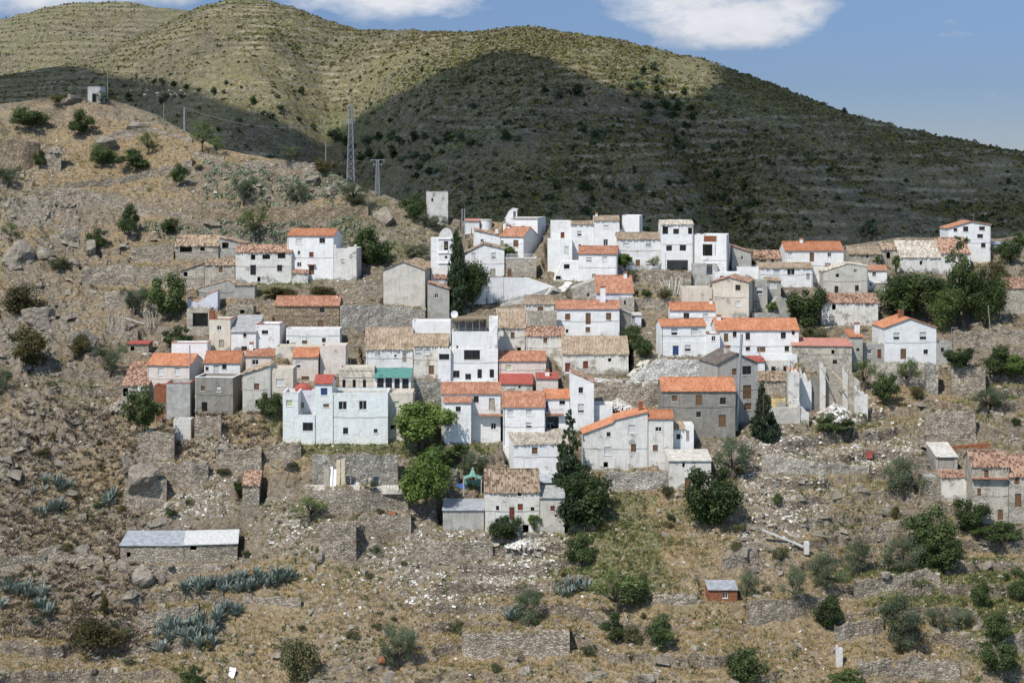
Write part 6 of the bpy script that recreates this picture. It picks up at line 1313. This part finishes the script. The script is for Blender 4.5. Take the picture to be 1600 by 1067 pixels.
for k, a in enumerate([(222, 752, 62, 54, 'huge split grey boulder above the stepped ruined wall corner'), (200, 735, 34, 30, 'grey slab leaning on the huge split boulder'), (602, 345, 44, 34, 'tilted grey rock slab on the crest right of the reddish wall'),
    (592, 388, 32, 24, 'rounded pale boulder behind the church'), (486, 286, 34, 16, 'flat rock outcrop on the ridge left of the steel pylon'), (520, 300, 26, 14, 'flat pale rock below the steel pylon'), (222, 906, 40, 28, 'pale boulder under the corrugated roof shed'),
    (266, 894, 18, 10, 'flat slab propped on rock right of the pale boulder'), (157, 918, 22, 20, 'pointed boulder left of the pale boulder'), (252, 910, 16, 18, 'narrow boulder under the propped slab'), (128, 545, 60, 34, 'undercut brown boulder above the olive tree by the red roofed hut'),
    (60, 500, 60, 36, 'broad grey rock face left of the terraced slope'), (70, 402, 44, 22, 'large rounded grey boulder on the upper left slope'), (140, 398, 26, 20, 'boulder beside the dark rounded bush'), (110, 376, 46, 30, 'steep rock crag right of the light green edge tree'),
    (25, 405, 46, 36, 'bulky rock at the left edge below the edge tree'),
    (1012, 1062, 30, 20, 'pair of pointed grey rocks at the bottom centre'), (940, 1058, 24, 14, 'rounded rock at the bottom, left of the pointed rocks'), (822, 1052, 26, 18, 'pale rounded rock at the bottom, below the dry stone wall'), (1385, 855 + 60, 20, 12, 'rock in the curve of the stone wall'),
    (1540, 888, 18, 16, 'pale rock standing on the right grassy slope'), (500, 878, 22, 16, 'round rock at the foot of the tall stone terrace wall'), (455, 732, 40, 18, 'rounded mound of rubble right of the dark stone wall'), (705, 736 + 20, 36, 34, 'grey rock between the two bright green trees'),
    (165, 230, 50, 18, 'rock outcrop below the hilltop hut'), (215, 200, 46, 14, 'bedded rocks right of the hilltop hut'), (110, 160, 40, 12, 'long low rock left of the hilltop hut'), (966, 650, 0, 0, '')]):
    if a[2]: boulder(*a[:5], seed=300 + k)
# white rubble heaps
def heap(x, base, w, h, label, mat='whiterubble', seed=1, dd=1.):
    P = hit(x, base); D = P.y; W_ = w / F * D; H_ = h / F * D; r_ = np.random.RandomState(seed); n = int(W_ * H_ * 26) + 60
    a = r_.rand(n) * 6.28; q_ = r_.rand(n) ** .6; pt = np.stack([q_ * np.cos(a) * W_ / 2, q_ * np.sin(a) * W_ / 3, (1 - q_) ** 1.1 * H_ * .75 * (.8 + .3 * r_.rand(n))], 1)
    o = rocks('rubble_heap', pt, .18 + .55 * r_.rand(n) ** 3, mat, seed, .7); o.location = P + Vector((0, W_ / 5 * dd, 0)); del o['kind']; return tag(o, label, 'rubble heap')
heap(968, 642, 74, 22, 'brilliant white rubble heap beside the small white flat building'); heap(1308, 660, 86, 34, 'pink and white heap of demolition rubble below the collapsed house', seed=2)
heap(1330, 622, 40, 34, 'tall broken heap of masonry inside the collapsed house', 'rubblemat', 3); heap(822, 860, 66, 15, 'spill of pale stones below the old farmhouse', seed=4); heap(345, 716, 40, 18, 'grey plaster rubble spilling beside the collapsed stone wall', 'rubblemat', seed=5)
heap(88, 256, 30, 14, 'pale stone scree beside the reddish ruin wall', 'rubblemat', 6); heap(469, 426, 20, 7, 'little heap of broken tiles on the lean to', 'rubblemat', 7); heap(186, 645, 50, 22, 'scree of collapsed masonry left of the dense green tree', 'rubblemat', 8)
heap(1460, 705, 60, 14, 'rubble strewn behind the lower right farmhouse', 'rubblemat', 9); heap(905, 437, 50, 16, 'white painted rocks along the ramp wall', 'whiterubble', 10)
# ------------------------------------------------------------------ built details
def thing(name, x, row, label, cat, D=None, group=None):
    P = hit(x, row) if D is None else P3(x, row, D)
    return empty(name, P, label, cat, group), P, P.y / F      # third value: metres per photo pixel here
# bell tower of the church
e_, P, q = thing('bell_tower', 697, 470, 'slim white bell tower with rounded cap beside the cypress', 'bell tower', D=float(Dof(697, 470)))
h_ = lambda row: (470 - row) * q
mb = MB(); w = 11 * q; ow = 3.2 * q
front_wall(mb, [(-w, h_(374)), (w, h_(374))], -1, [(-ow, h_(391), ow, h_(377)), (-2 * q, h_(404), 2 * q, h_(400))], rev=.5)
mb.add([(-w, 0, -1), (-w, 2 * w, -1), (-w, 2 * w, h_(374)), (-w, 0, h_(374))], [(0, 3, 2, 1)]); mb.add([(w, 0, -1), (w, 2 * w, -1), (w, 2 * w, h_(374)), (w, 0, h_(374))], [(0, 1, 2, 3)]); mb.add([(-w, 2 * w, -1), (w, 2 * w, -1), (w, 2 * w, h_(374)), (-w, 2 * w, h_(374))], [(3, 2, 1, 0)])
mb.build('shaft', MATS['white'], e_)
for r in (412, 396, 374): c_ = MB(); c_.box(-w - .2, w + .2, -.2, 2 * w + .2, h_(r), h_(r) + .22); c_.build('cornice', MATS['whitepaint'], e_)
c_ = MB(); prof = [(w * math.cos(a), h_(373) + 15.5 * q * math.sin(a) ** .8) for a in np.linspace(0, math.pi, 15)]; n = len(prof)
vs = [(x, 0, z) for x, z in prof] + [(x, 2 * w, z) for x, z in prof]; c_.add(vs, [tuple(range(n))[::-1], tuple(range(n, 2 * n))] + [(k, k + 1, n + k + 1, n + k) for k in range(n - 1)]); c_.build('cap', MATS['whiteold'], e_)
c_ = MB(); c_.tube([(0, .4, h_(380)), (0, .4, h_(382)), (0, .4, h_(386)), (0, .4, h_(387.5))], [.12, .35, .5, .65], 10); c_.build('bell', MATS['bell'], e_)
c_ = MB(); c_.box(-24 * q, -11.2 * q, .5, 4, -1, h_(402) + 30 * q); c_.build('annex', MATS['white'], e_)
# round tank on the crest
e_, P, q = thing('water_tank', 759, 364, 'round white water tank on the crest', 'water tank', D=float(Dof(759, 362)))
c_ = MB(); c_.tube([(0, 2, -1), (0, 2, 19 * q)], 9.4 * q, 28); c_.build('tank_wall', MATS['white2'], e_, smooth=False); c_ = MB(); c_.tube([(0, 2, 19 * q), (0, 2, 19 * q + .25)], 9.9 * q, 28); c_.build('lid', MATS['palefloor'], e_)
# steel pylons
def pylon(x, base, top, w0, w1, label, arms):
    e_, P, q = thing('power_pylon', x, base, label, 'power pylon'); H_ = (base - top) * q; a, b_ = w0 * q / 2, w1 * q / 2; c_ = MB(); n = 11
    f = lambda t_: a + (b_ - a) * t_
    for sx in (-1, 1):
        for sy in (-1, 1): c_.tube([(sx * a, sy * a, -1), (sx * b_, sy * b_, H_)], .09, 4)
    c_.build('mast', MATS['metal'], e_); c_ = MB(); r = .045
    for k in range(n):
        t0, t1 = k / n, (k + 1) / n; p0, p1, z0, z1 = f(t0), f(t1), H_ * t0, H_ * t1
        for A_, B_ in (((-1, -1), (1, -1)), ((1, -1), (1, 1)), ((1, 1), (-1, 1)), ((-1, 1), (-1, -1))):
            c_.tube([(A_[0] * p0, A_[1] * p0, z0), (B_[0] * p1, B_[1] * p1, z1)], r, 3, cap=False); c_.tube([(B_[0] * p0, B_[1] * p0, z0), (A_[0] * p1, A_[1] * p1, z1)], r, 3, cap=False); c_.tube([(A_[0] * p1, A_[1] * p1, z1), (B_[0] * p1, B_[1] * p1, z1)], r, 3, cap=False)
    c_.build('lattice', MATS['metal'], e_)
    for (row, hw) in arms:
        c_ = MB(); z = (base - row) * q; c_.tube([(-hw * q, 0, z), (hw * q, 0, z)], .09, 4)
        for s_ in (-.9, 0, .9): c_.tube([(s_ * hw * q, 0, z), (s_ * hw * q, 0, z - .5)], .07, 5)
        c_.build('crossarm', MATS['metal'], e_)
    return P, q
pylon(548, 285, 163, 12, 3.5, 'tall steel lattice pylon on the ridge', [(192, 6), (172, 4)])
pylon(590, 305, 250, 7.5, 3, 'small steel lattice pylon with a wide crossarm right of the tall one', [(250, 11), (257, 7)])
def pole(x, base, top, label, r=.13, mat='pole', name='utility_pole', cat='pole', lean=0, D=None, arm=None):
    e_, P, q = thing(name, x, base, label, cat, D=D); H_ = (base - top) * q; c_ = MB(); c_.tube([(0, 0, -.5), (lean * q, 0, H_)], [r, r * .8], 8); c_.build('shaft', MATS[mat], e_)
    if arm: c_ = MB(); c_.tube([(lean * q, 0, H_ - .1), (lean * q + arm, 0, H_ - .05)], .05, 5); c_.build('arm', MATS[mat], e_)
    return e_, P, q
pole(168, 163, 98, 'tall aerial mast beside the white hilltop hut', .10, 'metal', 'aerial_mast', 'mast', arm=.8); pole(288, 205, 168, 'thick grey pole on the ridge right of the hilltop', .22, 'metal'); pole(256, 190, 160, 'thin pole on the ridge right of the hilltop', .1)
pole(509, 268, 222, 'wooden pole on the ridge left of the tall steel pylon'); pole(722, 372, 326, 'left pole of the pair beside the small white hut', .12, 'metal', D=float(Dof(722, 366)) - 2); pole(726, 372, 326, 'right pole of the pair beside the small white hut', .12, 'metal', D=float(Dof(722, 366)) - 2)
pole(787, 474, 430, 'thin lamp pole in front of the white plaza wall', .07, 'metal', D=float(Dof(787, 474)) - 1); pole(1040, 436, 396, 'thin pole before the black garage opening', .07, 'metal', D=float(Dof(1040, 424)) - 1.5)
pole(1150, 668, 522, 'tall leaning dark post in front of the tall grey gabled house', .3, 'metal', lean=9, D=float(Dof(1150, 668)) - 2.5); pole(1212, 782, 728, 'slender wooden pole beside the pale concrete wall'); pole(1332, 688, 644, 'whitish leaning trunk by the demolition rubble', .1, 'palewood', 'bare_trunk', 'trunk', 8)
pole(1487, 540, 512, 'small street lamp right of the white gable house', .06, 'metal', 'street_lamp', 'lamp', arm=1.2); pole(1187, 565, 540, 'small lamp post on the white parapet of the long white house', .07, 'metal', 'street_lamp', 'lamp', D=float(Dof(1187, 565)) - 3)
pole(763, 472, 448, 'small lamp on a post at the foot of the white plaza wall', .06, 'metal', 'street_lamp', 'lamp', D=float(Dof(763, 474)) - 2); pole(1548, 540, 500, 'leaning bare pole on the right slope', .08, 'greywood', lean=-4)
# power lines
c_ = MB()
def wire(a, b_, sag=2.): c_.tube([a.lerp(b_, t_) - Vector((0, 0, sag * 4 * t_ * (1 - t_))) for t_ in np.linspace(0, 1, 14)], .014, 3, cap=False)
pa = hit(548, 285); pb = hit(590, 305)
wire(pa + Vector((0, 0, (285 - 192) * pa.y / F)), P3(288, 168, hit(288, 205).y), 3); tag(c_.build('power_line', MATS['metal']), 'sagging overhead wire between the tall pylon and the ridge pole', 'power line')
c_ = MB(); wire(pb + Vector((0, 0, 54 * pb.y / F)), P3(548, 248, pa.y), .5); tag(c_.build('power_line', MATS['metal']), 'short overhead wire between the two steel pylons', 'power line')
c_ = MB(); wire(P3(1031, 444, 366), P3(1287, 470, 350), 1.); tag(c_.build('power_line', MATS['pole']), 'thin cable strung past the grey gabled houses', 'cable')
for (a_, b_, da, db, lab) in (((778, 458), (866, 430), -3, -3, 'thin cable across the white plaza wall'), ((645, 585), (690, 566), -2, -1, 'cable from the glazed sunroom to the largest white house'), ((905, 545), (985, 520), -2, -2, 'cable over the stone barn roof'),
                              ((1119, 508), (1184, 548), -2, -3, 'drooping cable before the long white house'), ((456, 400), (520, 402), -1, -1, 'cable along the front of the white three storey house'), ((1196, 560), (1330, 548), -4, -2, 'cable over the collapsed house'), ((928, 620), (1034, 628), -2, -2, 'cable over the white rubble heap')):
    c_ = MB(); wire(P3(a_[0], a_[1], float(Dof(a_[0], a_[1] + 25)) + da), P3(b_[0], b_[1], float(Dof(b_[0], b_[1] + 25)) + db), .5); tag(c_.build('cable', MATS['pole']), lab, 'cable')
# person on the ramp
def person(x, row, label):
    P = hit(x, row); e = 1.72
    def skin(name, pts, ed, rad_, mat, parent=None):
        me = bpy.data.meshes.new(name); me.from_pydata(pts, ed, []); me.materials.append(MATS[mat]); o = bpy.data.objects.new(name, me); LINK(o)
        md = o.modifiers.new('s', 'SKIN'); 
        for i, r in enumerate(rad_): me.skin_vertices[0].data[i].radius = (r, r); me.skin_vertices[0].data[i].use_root = (i == 0)
        sb_ = o.modifiers.new('u', 'SUBSURF'); sb_.levels = 1; sb_.render_levels = 1
        if parent: o.parent = parent
        return o
    pts = [(0, 0, .92), (0, 0, 1.15), (0, 0, 1.40), (0, 0, 1.50), (0, -.02, 1.60), (0, 0, 1.70), (-.18, 0, 1.40), (-.22, .02, 1.12), (-.2, -.12, .92), (.18, 0, 1.40), (.22, .02, 1.12), (.2, -.1, .9), (-.1, 0, .88), (-.11, -.1, .48), (-.11, -.02, .08), (-.11, -.16, .04), (.1, 0, .88), (.1, .06, .48), (.1, .14, .08), (.1, 0, .04)]
    ed = [(0, 1), (1, 2), (2, 3), (3, 4), (4, 5), (2, 6), (6, 7), (7, 8), (2, 9), (9, 10), (10, 11), (0, 12), (12, 13), (13, 14), (14, 15), (0, 16), (16, 17), (17, 18), (18, 19)]
    rr_ = [.14, .13, .15, .055, .10, .08, .06, .045, .035, .06, .045, .035, .09, .06, .045, .035, .09, .06, .045, .035]
    o = skin('person', pts, ed, rr_, 'skin'); o.location = P + Vector((0, 0, .02)); o.rotation_euler = (0, 0, .6)
    if not o.data.skin_vertices: pass
    skin('shirt', [(0, 0, .93), (0, 0, 1.15), (0, 0, 1.41), (-.19, 0, 1.40), (-.23, .02, 1.15), (.19, 0, 1.40), (.23, .02, 1.15)], [(0, 1), (1, 2), (2, 3), (3, 4), (2, 5), (5, 6)], [.165, .15, .165, .075, .07, .075, .07], 'cloth', o)
    skin('trousers', [(0, 0, .92), (-.1, 0, .86), (-.11, -.1, .48), (-.11, -.02, .12), (.1, 0, .86), (.1, .06, .48), (.1, .14, .12)], [(0, 1), (1, 2), (2, 3), (0, 4), (4, 5), (5, 6)], [.155, .11, .08, .06, .11, .08, .06], 'trousers', o)
    skin('hair', [(0, .015, 1.66), (0, .02, 1.72)], [(0, 1)], [.1, .085], 'hair', o)
    return tag(o, label, 'person')
try: person(857, 424, 'person in light clothes walking up the ramp')
except Exception as ex: print('person', ex)
# leaning logs and planks
def sticks(name, x0, x1, row, top, n, label, mat='greywood', lean=.25, r=.09, cat='logs'):
    e_, P, q = thing(name, (x0 + x1) / 2, row, label, cat)
    for k in range(n):
        x = ((x0 + (x1 - x0) * (k + .5) / n) - (x0 + x1) / 2) * q; H_ = (row - top) * q * random.uniform(.85, 1.08); c_ = MB(); c_.tube([(x + random.uniform(-.2, .2), -.3, -.1), (x + random.uniform(-lean, lean) * 2, .5, H_)], r * random.uniform(.7, 1.3), 6); c_.build('log', MATS[mat], e_)
sticks('log_row', 168, 196, 517, 491, 15, 'row of upright grey logs on the stone ledge'); sticks('log_row', 227, 243, 513, 488, 7, 'smaller fan of leaning logs right of the log row', lean=.6)
sticks('pole_fan', 1040, 1062, 462, 436, 9, 'fan of whitish poles beside the stone terrace wall', 'conlight', .9, .07)
e_, P, q = thing('beam', 209, 508, 'white beam lying slanted between the two log groups', 'beam'); c_ = MB(); c_.tube([(-2, 0, 1.5), (2, .2, .15)], .14, 4); c_.build('beam_body', MATS['conlight'], e_)
e_, P, q = thing('water_channel', 1230, 852, 'fallen white beam and short white pillar on the rubble slope', 'beam'); c_ = MB(); c_.tube([(-4.0, 0, 2.4), (2.6, 0, -.3)], .22, 4); c_.build('beam', MATS['conlight'], e_); c_ = MB(); c_.box(2.7, 3.5, -.4, .4, -1.5, .5); c_.build('pillar', MATS['conlight'], e_)
c_ = MB(); P = hit(1311, 1040); c_.box(-.5, .5, -.3, .3, -.4, 2.7); c_.box(-.5, -.2, -.3, .3, 2.7, 3.0); tag(c_.build('concrete_post', MATS['conlight'], loc=P), 'pale square concrete post standing near the lower right', 'post')
# building site
e_, P, q = thing('platform', 556, 766, 'white concrete platform of the roofless building site', 'platform'); c_ = MB(); c_.box(-78 * q, 78 * q, -.2, 4.2, -.6, .12); c_.build('slab', MATS['palefloor'], e_); PZ = P
def plank(x, row, top, w, label, mat, lean=.35):
    q = PZ.y / F; X = (x - 556) * q; c_ = MB(); H_ = (row - top) * q; a = w * q / 2; c_.add([(X - a, -.1, 0), (X + a, -.1, 0), (X + a, lean, H_), (X - a, lean, H_), (X - a, .0, 0), (X + a, .0, 0), (X + a, lean + .1, H_), (X - a, lean + .1, H_)], [(0, 1, 2, 3), (7, 6, 5, 4), (0, 4, 5, 1), (3, 2, 6, 7), (0, 3, 7, 4), (1, 5, 6, 2)])
    tag(c_.build('plank', MATS[mat], loc=PZ + Vector((0, 3.0, .15))), label, 'plank')
plank(525.5, 757, 716, 6, 'left yellowish wide board leaning in the building site', 'palewood'); plank(533, 757, 715, 6, 'right yellowish wide board leaning in the building site', 'palewood'); plank(514.5, 759, 730, 4, 'left white panel leaning beside the yellowish boards', 'whitepaint', .8); plank(520, 759, 734, 4.5, 'right white panel leaning beside the yellowish boards', 'whitepaint', .9)
plank(507, 758, 728, 9, 'grey wooden pallet board at the left of the white panels', 'greywood', .3); plank(585, 752, 738, 8, 'dark arched board leaning at the right of the site', 'glass', .3)
plank(576, 750, 738, 5, 'cream cushion like panel right of the yellowish boards', 'cream', .3)
heap(553, 757, 24, 8, 'white sacks piled on the platform', 'whiterubble', 21)
c_ = MB(); q = PZ.y / F
for k in range(7): c_.tube([((604 + k * 5 - 556) * q, -.1, .1), ((604 + k * 5 - 556) * q, -.1, 1.2)], .035, 4)
c_.tube([((604 - 556) * q, -.1, 1.2), ((634 - 556) * q, -.1, 1.2)], .035, 4); tag(c_.build('railing', MATS['metal'], loc=PZ), 'thin metal railing at the right end of the white platform', 'railing')
# gazebo with green net
e_, P, q = thing('gazebo', 738, 776, 'small garden gazebo with a peaked green net', 'gazebo'); w = 14 * q; z1 = 22 * q
for sx in (-1, 1):
    for sy in (0, 1): c_ = MB(); c_.tube([(sx * w, sy * 3, -.3), (sx * w, sy * 3, z1)], .06, 5); c_.build('post', MATS['frame'], e_)
c_ = MB(); tp = (0, 1.5, 40 * q); cs_ = [(-w, 0, z1), (0, 0, z1 + .5), (w, 0, z1), (w, 3, z1), (0, 3, z1 + .5), (-w, 3, z1)]; mid = [tuple(.45 * (c[k]) + .55 * tp[k] - (.9 if k == 2 else 0) for k in range(3)) for c in cs_]
c_.add(cs_ + mid + [tp], [(k, (k + 1) % 6, 6 + (k + 1) % 6, 6 + k) for k in range(6)] + [(6 + k, 6 + (k + 1) % 6, 12) for k in range(6)]); c_.build('net_roof', MATS['net'], e_)
c_ = MB(); c_.box(-w + .1, w - .1, 2.9, 2.95, -.2, z1 * .75); c_.build('net_screen', MATS['net'], e_)
c_ = MB(); P = hit(719, 764); c_.add([(-1, 0, 0), (1, 0, 0), (.7, .3, .8), (-.6, .2, .9), (0, 1.2, .3)], [(0, 1, 2, 3), (3, 2, 4), (0, 3, 4), (1, 4, 2)]); tag(c_.build('tarpaulin', MATS['tarp_blue'], loc=P), 'crumpled blue tarpaulin left of the gazebo', 'tarpaulin')
# satellite dishes
def dish(P, label, r=.55, mat='whitepaint'):
    e_ = empty('satellite_dish', P, label, 'satellite dish'); c_ = MB(); n = 14; vs = [(0, .12, 0)]
    for k in range(n): a = 6.283 * k / n; vs.append((r * math.cos(a), -.02, r * math.sin(a)))
    vs += [(v_[0], v_[1] + .03, v_[2]) for v_ in vs]; m_ = n + 1
    fs = [(0, 1 + (k + 1) % n, 1 + k) for k in range(n)] + [(m_, m_ + 1 + k, m_ + 1 + (k + 1) % n) for k in range(n)] + [(1 + k, 1 + (k + 1) % n, m_ + 1 + (k + 1) % n, m_ + 1 + k) for k in range(n)]
    c_.add(vs, fs); c_.build('reflector', MATS[mat], e_); c_ = MB(); c_.tube([(0, .1, 0), (0, .3, -1.0)], .04, 5); c_.build('bracket', MATS['metal'], e_)
def onfront(b_, px, row, off=-.35):
    O, th = b_[2], b_[3]; e = (math.cos(th), math.sin(th)); dx = (px - 800) / F; n_ = (-e[1], e[0]); Px, Py = O[0] + n_[0] * off, O[1] + n_[1] * off; t_ = (Px * n_[0] + Py * n_[1]) / (dx * n_[0] + n_[1]); return Vector((dx * t_, t_, (HZ - row) / F * t_))
dish(onfront(GW, 710, 491, 3.), 'white satellite dish on the roof edge of the largest white house', .7)
dish(P3(220, 607, float(Dof(220, 630)) - 1.), 'white satellite dish left of the pinkish house wall', .6)
# pergola on the largest white house
O = GW[2]; D_ = O[1] + 1.5; q = D_ / F; zf = (HZ - 519) * q; e_ = empty('roof_pergola', ((733 - 800) * q, D_, zf), 'reed covered pergola with glazed screen on the largest white house', 'pergola')
for x in np.linspace(-27, 27, 6): [(c_ := MB(), c_.tube([(x * q, y_, 0), (x * q, y_, 20 * q)], .05, 5), c_.build('post', MATS['metal'], e_)) for y_ in (0, 3.5)]
c_ = MB(); c_.box(-29 * q, 30 * q, -.3, 4.6, 20 * q, 20 * q + .18)
for k in range(60): x = random.uniform(-29, 30) * q; c_.tube([(x, -.25, 20 * q), (x + random.uniform(-.2, .2), -.42, 20 * q - random.uniform(.1, .6))], .05, 3)
c_.build('reed_cover', MATS['reed'], e_); c_ = MB(); c_.box(-27 * q, 27 * q, 3.7, 3.78, 0, 19 * q); c_.build('back_screen', MATS['darkgrey'], e_)
c_ = MB()
for k in range(28): c_.tube([((-27 + 2 * k) * q, -.05, 0), ((-27 + 2 * k) * q, -.05, 6 * q)], .02, 3, cap=False)
c_.tube([(-27 * q, -.05, 6 * q), (27 * q, -.05, 6 * q)], .03, 3); c_.build('railing', MATS['metal'], e_)
c_ = MB(); x0 = 37 * q
for k in range(8): c_.box((32 + k * 1.6) * q, (33.6 + k * 1.6) * q, -1.4, -1.1, -6.5 if k > 3 else -3, (26 - abs(k - 5) * 4 - (7 - k) * .6) * q * .55)
c_.box(44.3 * q, 45 * q, -1.4, 6, -2, 22 * q); c_.build('stair_parapet', MATS['white'], e_)
# plaza railing, terrace balustrade, teal terrace railing
def railing(x0, x1, D, row, hgt, label, mat='metal', step=.22):
    c_ = MB(); q = D / F; X0, X1 = (x0 - 800) * q, (x1 - 800) * q; z = (HZ - row) * q; n = int((X1 - X0) / step)
    for k in range(n + 1): c_.box(X0 + k * step - .02, X0 + k * step + .02, 0, .04, 0, hgt)
    c_.box(X0 - .05, X1 + .05, -.01, .05, hgt, hgt + .06); tag(c_.build('railing', MATS[mat], loc=(0, D, z)), label, 'railing')
railing(791, 836, float(Dof(814, 436)) + .1, 404, .9, 'white balustrade of the vine covered balcony', 'whitepaint'); railing(521, 604, D_ if False else TH[2][1] + .12, 613.6, .9, 'metal railing along the roof terrace of the pale teal house'); railing(586, 641, float(Dof(610, 650)) - .9, 617, .9, 'white railing in front of the glazed sunroom', 'whitepaint')
railing(1208, 1228, float(Dof(1228, 662)) + .15, 636, .8, 'metal railing in front of the yellow painted wall'); railing(985, 1030, float(Dof(1000, 421)) - 2.2, 424, 1.0, 'white fence in front of the long white house', 'whitepaint')
# collapsed house: free standing wall fragments
def frag(x0, x1, yt0, yt1, yb, label, mat, d=1.4, th=.8, dd=0):
    D = float(Dof((x0 + x1) / 2, yb)) + dd; q = D / F; w = (x1 - x0) * q; n = 9; c_ = MB(); z0 = 0
    tz = [((yb - (yt0 + (yt1 - yt0) * k / n)) * q + random.uniform(-1.0, .3)) for k in range(n + 1)]
    for k in range(n):
        a, b_ = -w / 2 + w * k / n, -w / 2 + w * (k + 1) / n
        c_.add([(a, 0, -1.5), (b_, 0, -1.5), (b_, th, -1.5), (a, th, -1.5), (a, 0, tz[k]), (b_, 0, tz[k + 1]), (b_, th, tz[k + 1]), (a, th, tz[k])], [(0, 1, 5, 4), (2, 3, 7, 6), (4, 5, 6, 7)] + ([(0, 4, 7, 3)] if k == 0 else []) + ([(1, 2, 6, 5)] if k == n - 1 else []))
    tag(c_.build('wall_fragment', MATS[mat], loc=(((x0 + x1) / 2 - 800) * q, D, (HZ - yb) * q)), label, 'wall fragment')
frag(1232, 1249, 580, 576, 645, 'tall white wall fragment at the left of the collapsed house', 'whiteold', th=2.2); frag(1250, 1268, 576, 596, 642, 'low white wall fragment with bluish plaster in the collapsed house', 'white2', dd=3); frag(1264, 1282, 586, 588, 642, 'dark grey inner wall of the collapsed house', 'darkgrey', dd=3.6); frag(1281, 1290, 562, 575, 642, 'white fin of wall between grey rooms of the collapsed house', 'whiteold', dd=3.2)
frag(1290, 1318, 574, 572, 642, 'boarded grey brown room wall of the collapsed house', 'greywood', dd=4); frag(1317, 1328, 570, 590, 642, 'narrow white pier beside the boarded room of the collapsed house', 'whiteold', dd=2.5); frag(1326, 1344, 578, 590, 650, 'right hand stone wall fragment of the collapsed house', 'stoneplaster', dd=1); frag(1336, 1356, 604, 612, 656, 'rounded remnant of white wall right of the demolition rubble', 'whiteold', th=1.2)
frag(1240, 1264, 618, 640, 664, 'sloping white wall base in front of the collapsed house', 'whiteold', dd=0, th=1)
for k, (x, r0, dx, r1) in enumerate(((1284, 575, 14, 604), (1300, 580, 20, 600), (1296, 640, -30, 652), (1322, 600, 12, 640), (1340, 640, 22, 668), (1275, 648, 18, 640))):
    Db = float(Dof(1290, 645)) + (2.5 if r0 < 620 else -1); c_ = MB(); c_.tube([P3(x, r0, Db), P3(x + dx, r1, Db - 1.2)], .11, 5); tag(c_.build('fallen_beam', MATS['palewood' if k % 2 else 'greywood']), ['beam propped in the upper window hole of the collapsed house', 'beam slanting across the boarded room', 'beam half buried in the left of the demolition rubble', 'beam leaning on the narrow white pier', 'reddish beam sticking out at the right of the demolition rubble', 'short beam on top of the demolition rubble'][k], 'beam')
c_ = MB(); D = float(Dof(1240, 640)); q = D / F; roof_patch(c_, (-1.2, -.4, 0), (1.2, -.4, -.2), (.9, 1.8, 1.1), (-1.3, 1.8, 1.3), old=1); tag(c_.build('roof_remnant', MATS['oldred'], loc=((1241 - 800) * q, D, (HZ - 585) * q)), 'orange tile remnant on top of the tall white wall fragment', 'roof remnant')
# small coloured things
c_ = MB(); P = hit(1358, 718); c_.box(-.5, .5, -.5, .5, -.1, .95); c_.box(-.56, .56, -.56, .56, .95, 1.05); tag(c_.build('container', MATS['redpaint'], loc=P), 'small bright red container on the rubble slope', 'container')
c_ = MB(); P = hit(361, 1060); c_.add([(-.5, 0, 0), (.4, 0, -.1), (.7, .6, 1.3), (-.3, .7, 1.4), (-.5, .05, 0), (.4, .05, -.1), (.7, .65, 1.3), (-.3, .75, 1.4)], [(0, 1, 2, 3), (7, 6, 5, 4), (0, 4, 5, 1), (1, 5, 6, 2), (2, 6, 7, 3), (3, 7, 4, 0)]); tag(c_.build('panel', MATS['whitepaint'], loc=P), 'discarded white panel near the bottom left', 'panel')
c_ = MB(); P = hit(597, 1038); c_.tube([(-.5, 0, .4), (.5, 0, .45)], .5, 12); tag(c_.build('drum', MATS['rust'], loc=P), 'rusty drum beside the upright grey green shrub', 'drum')
c_ = MB(); P = hit(613, 803); c_.tube([(0, 0, 0), (0, 0, .28)], .8, 18); tag(c_.build('iron_ring', MATS['rust'], loc=P), 'flat rust coloured ring on the stone terrace wall', 'ring')
def mound(x, row, D, w, h, label, mat):
    q = D / F; W_ = w * q / 2; n1, n2 = 20, 8; V = []; 
    for j in range(n2 + 1):
        for i in range(n1): a = 6.283 * i / n1; ph = math.pi / 2 * j / n2; k = 1 + .12 * math.sin(3 * a + j); V.append((W_ * math.cos(a) * math.cos(ph) * k, W_ * .7 * math.sin(a) * math.cos(ph) * k, h * q * math.sin(ph)))
    I = np.arange((n2 + 1) * n1).reshape(n2 + 1, n1); I2 = np.roll(I, -1, 1); Fc = np.stack([I[:-1], I2[:-1], I2[1:], I[1:]], -1).reshape(-1, 4)
    tag(mesh_np('covered_heap', V, Fc, MATS[mat], loc=((x - 800) * q, D, (HZ - row) * q)), label, 'covered heap')
mound(474, 612, TH[2][1] + 6.2, 30, 14, 'domed red cover on the terrace left of the blue shuttered tower', 'redpaint')
# stones that hold down the sheet roof of the long shed
O = SH[2]; 
for k in range(26):
    u = random.uniform(-6.0, 15.5); tt_ = random.uniform(.05, 1); z = SH[7] + .2 + tt_ * 1.55
    c_ = MB(); r = random.uniform(.12, .26); c_.add([(x * r * random.uniform(.7, 1.2), y * r * random.uniform(.7, 1.2), zz * r * .6) for zz in (-1, 1) for y in (-1, 1) for x in (-1, 1)], [(0, 2, 3, 1), (4, 5, 7, 6), (0, 1, 5, 4), (2, 6, 7, 3), (0, 4, 6, 2), (1, 3, 7, 5)])
    tag(c_.build('roof_stone', MATS['rubblemat'], loc=(O[0] + u, O[1] + tt_ * 5.7, SH[5] + z)), 'stone weighing down the corrugated shed roof', 'stone', 'stones on the corrugated shed roof')
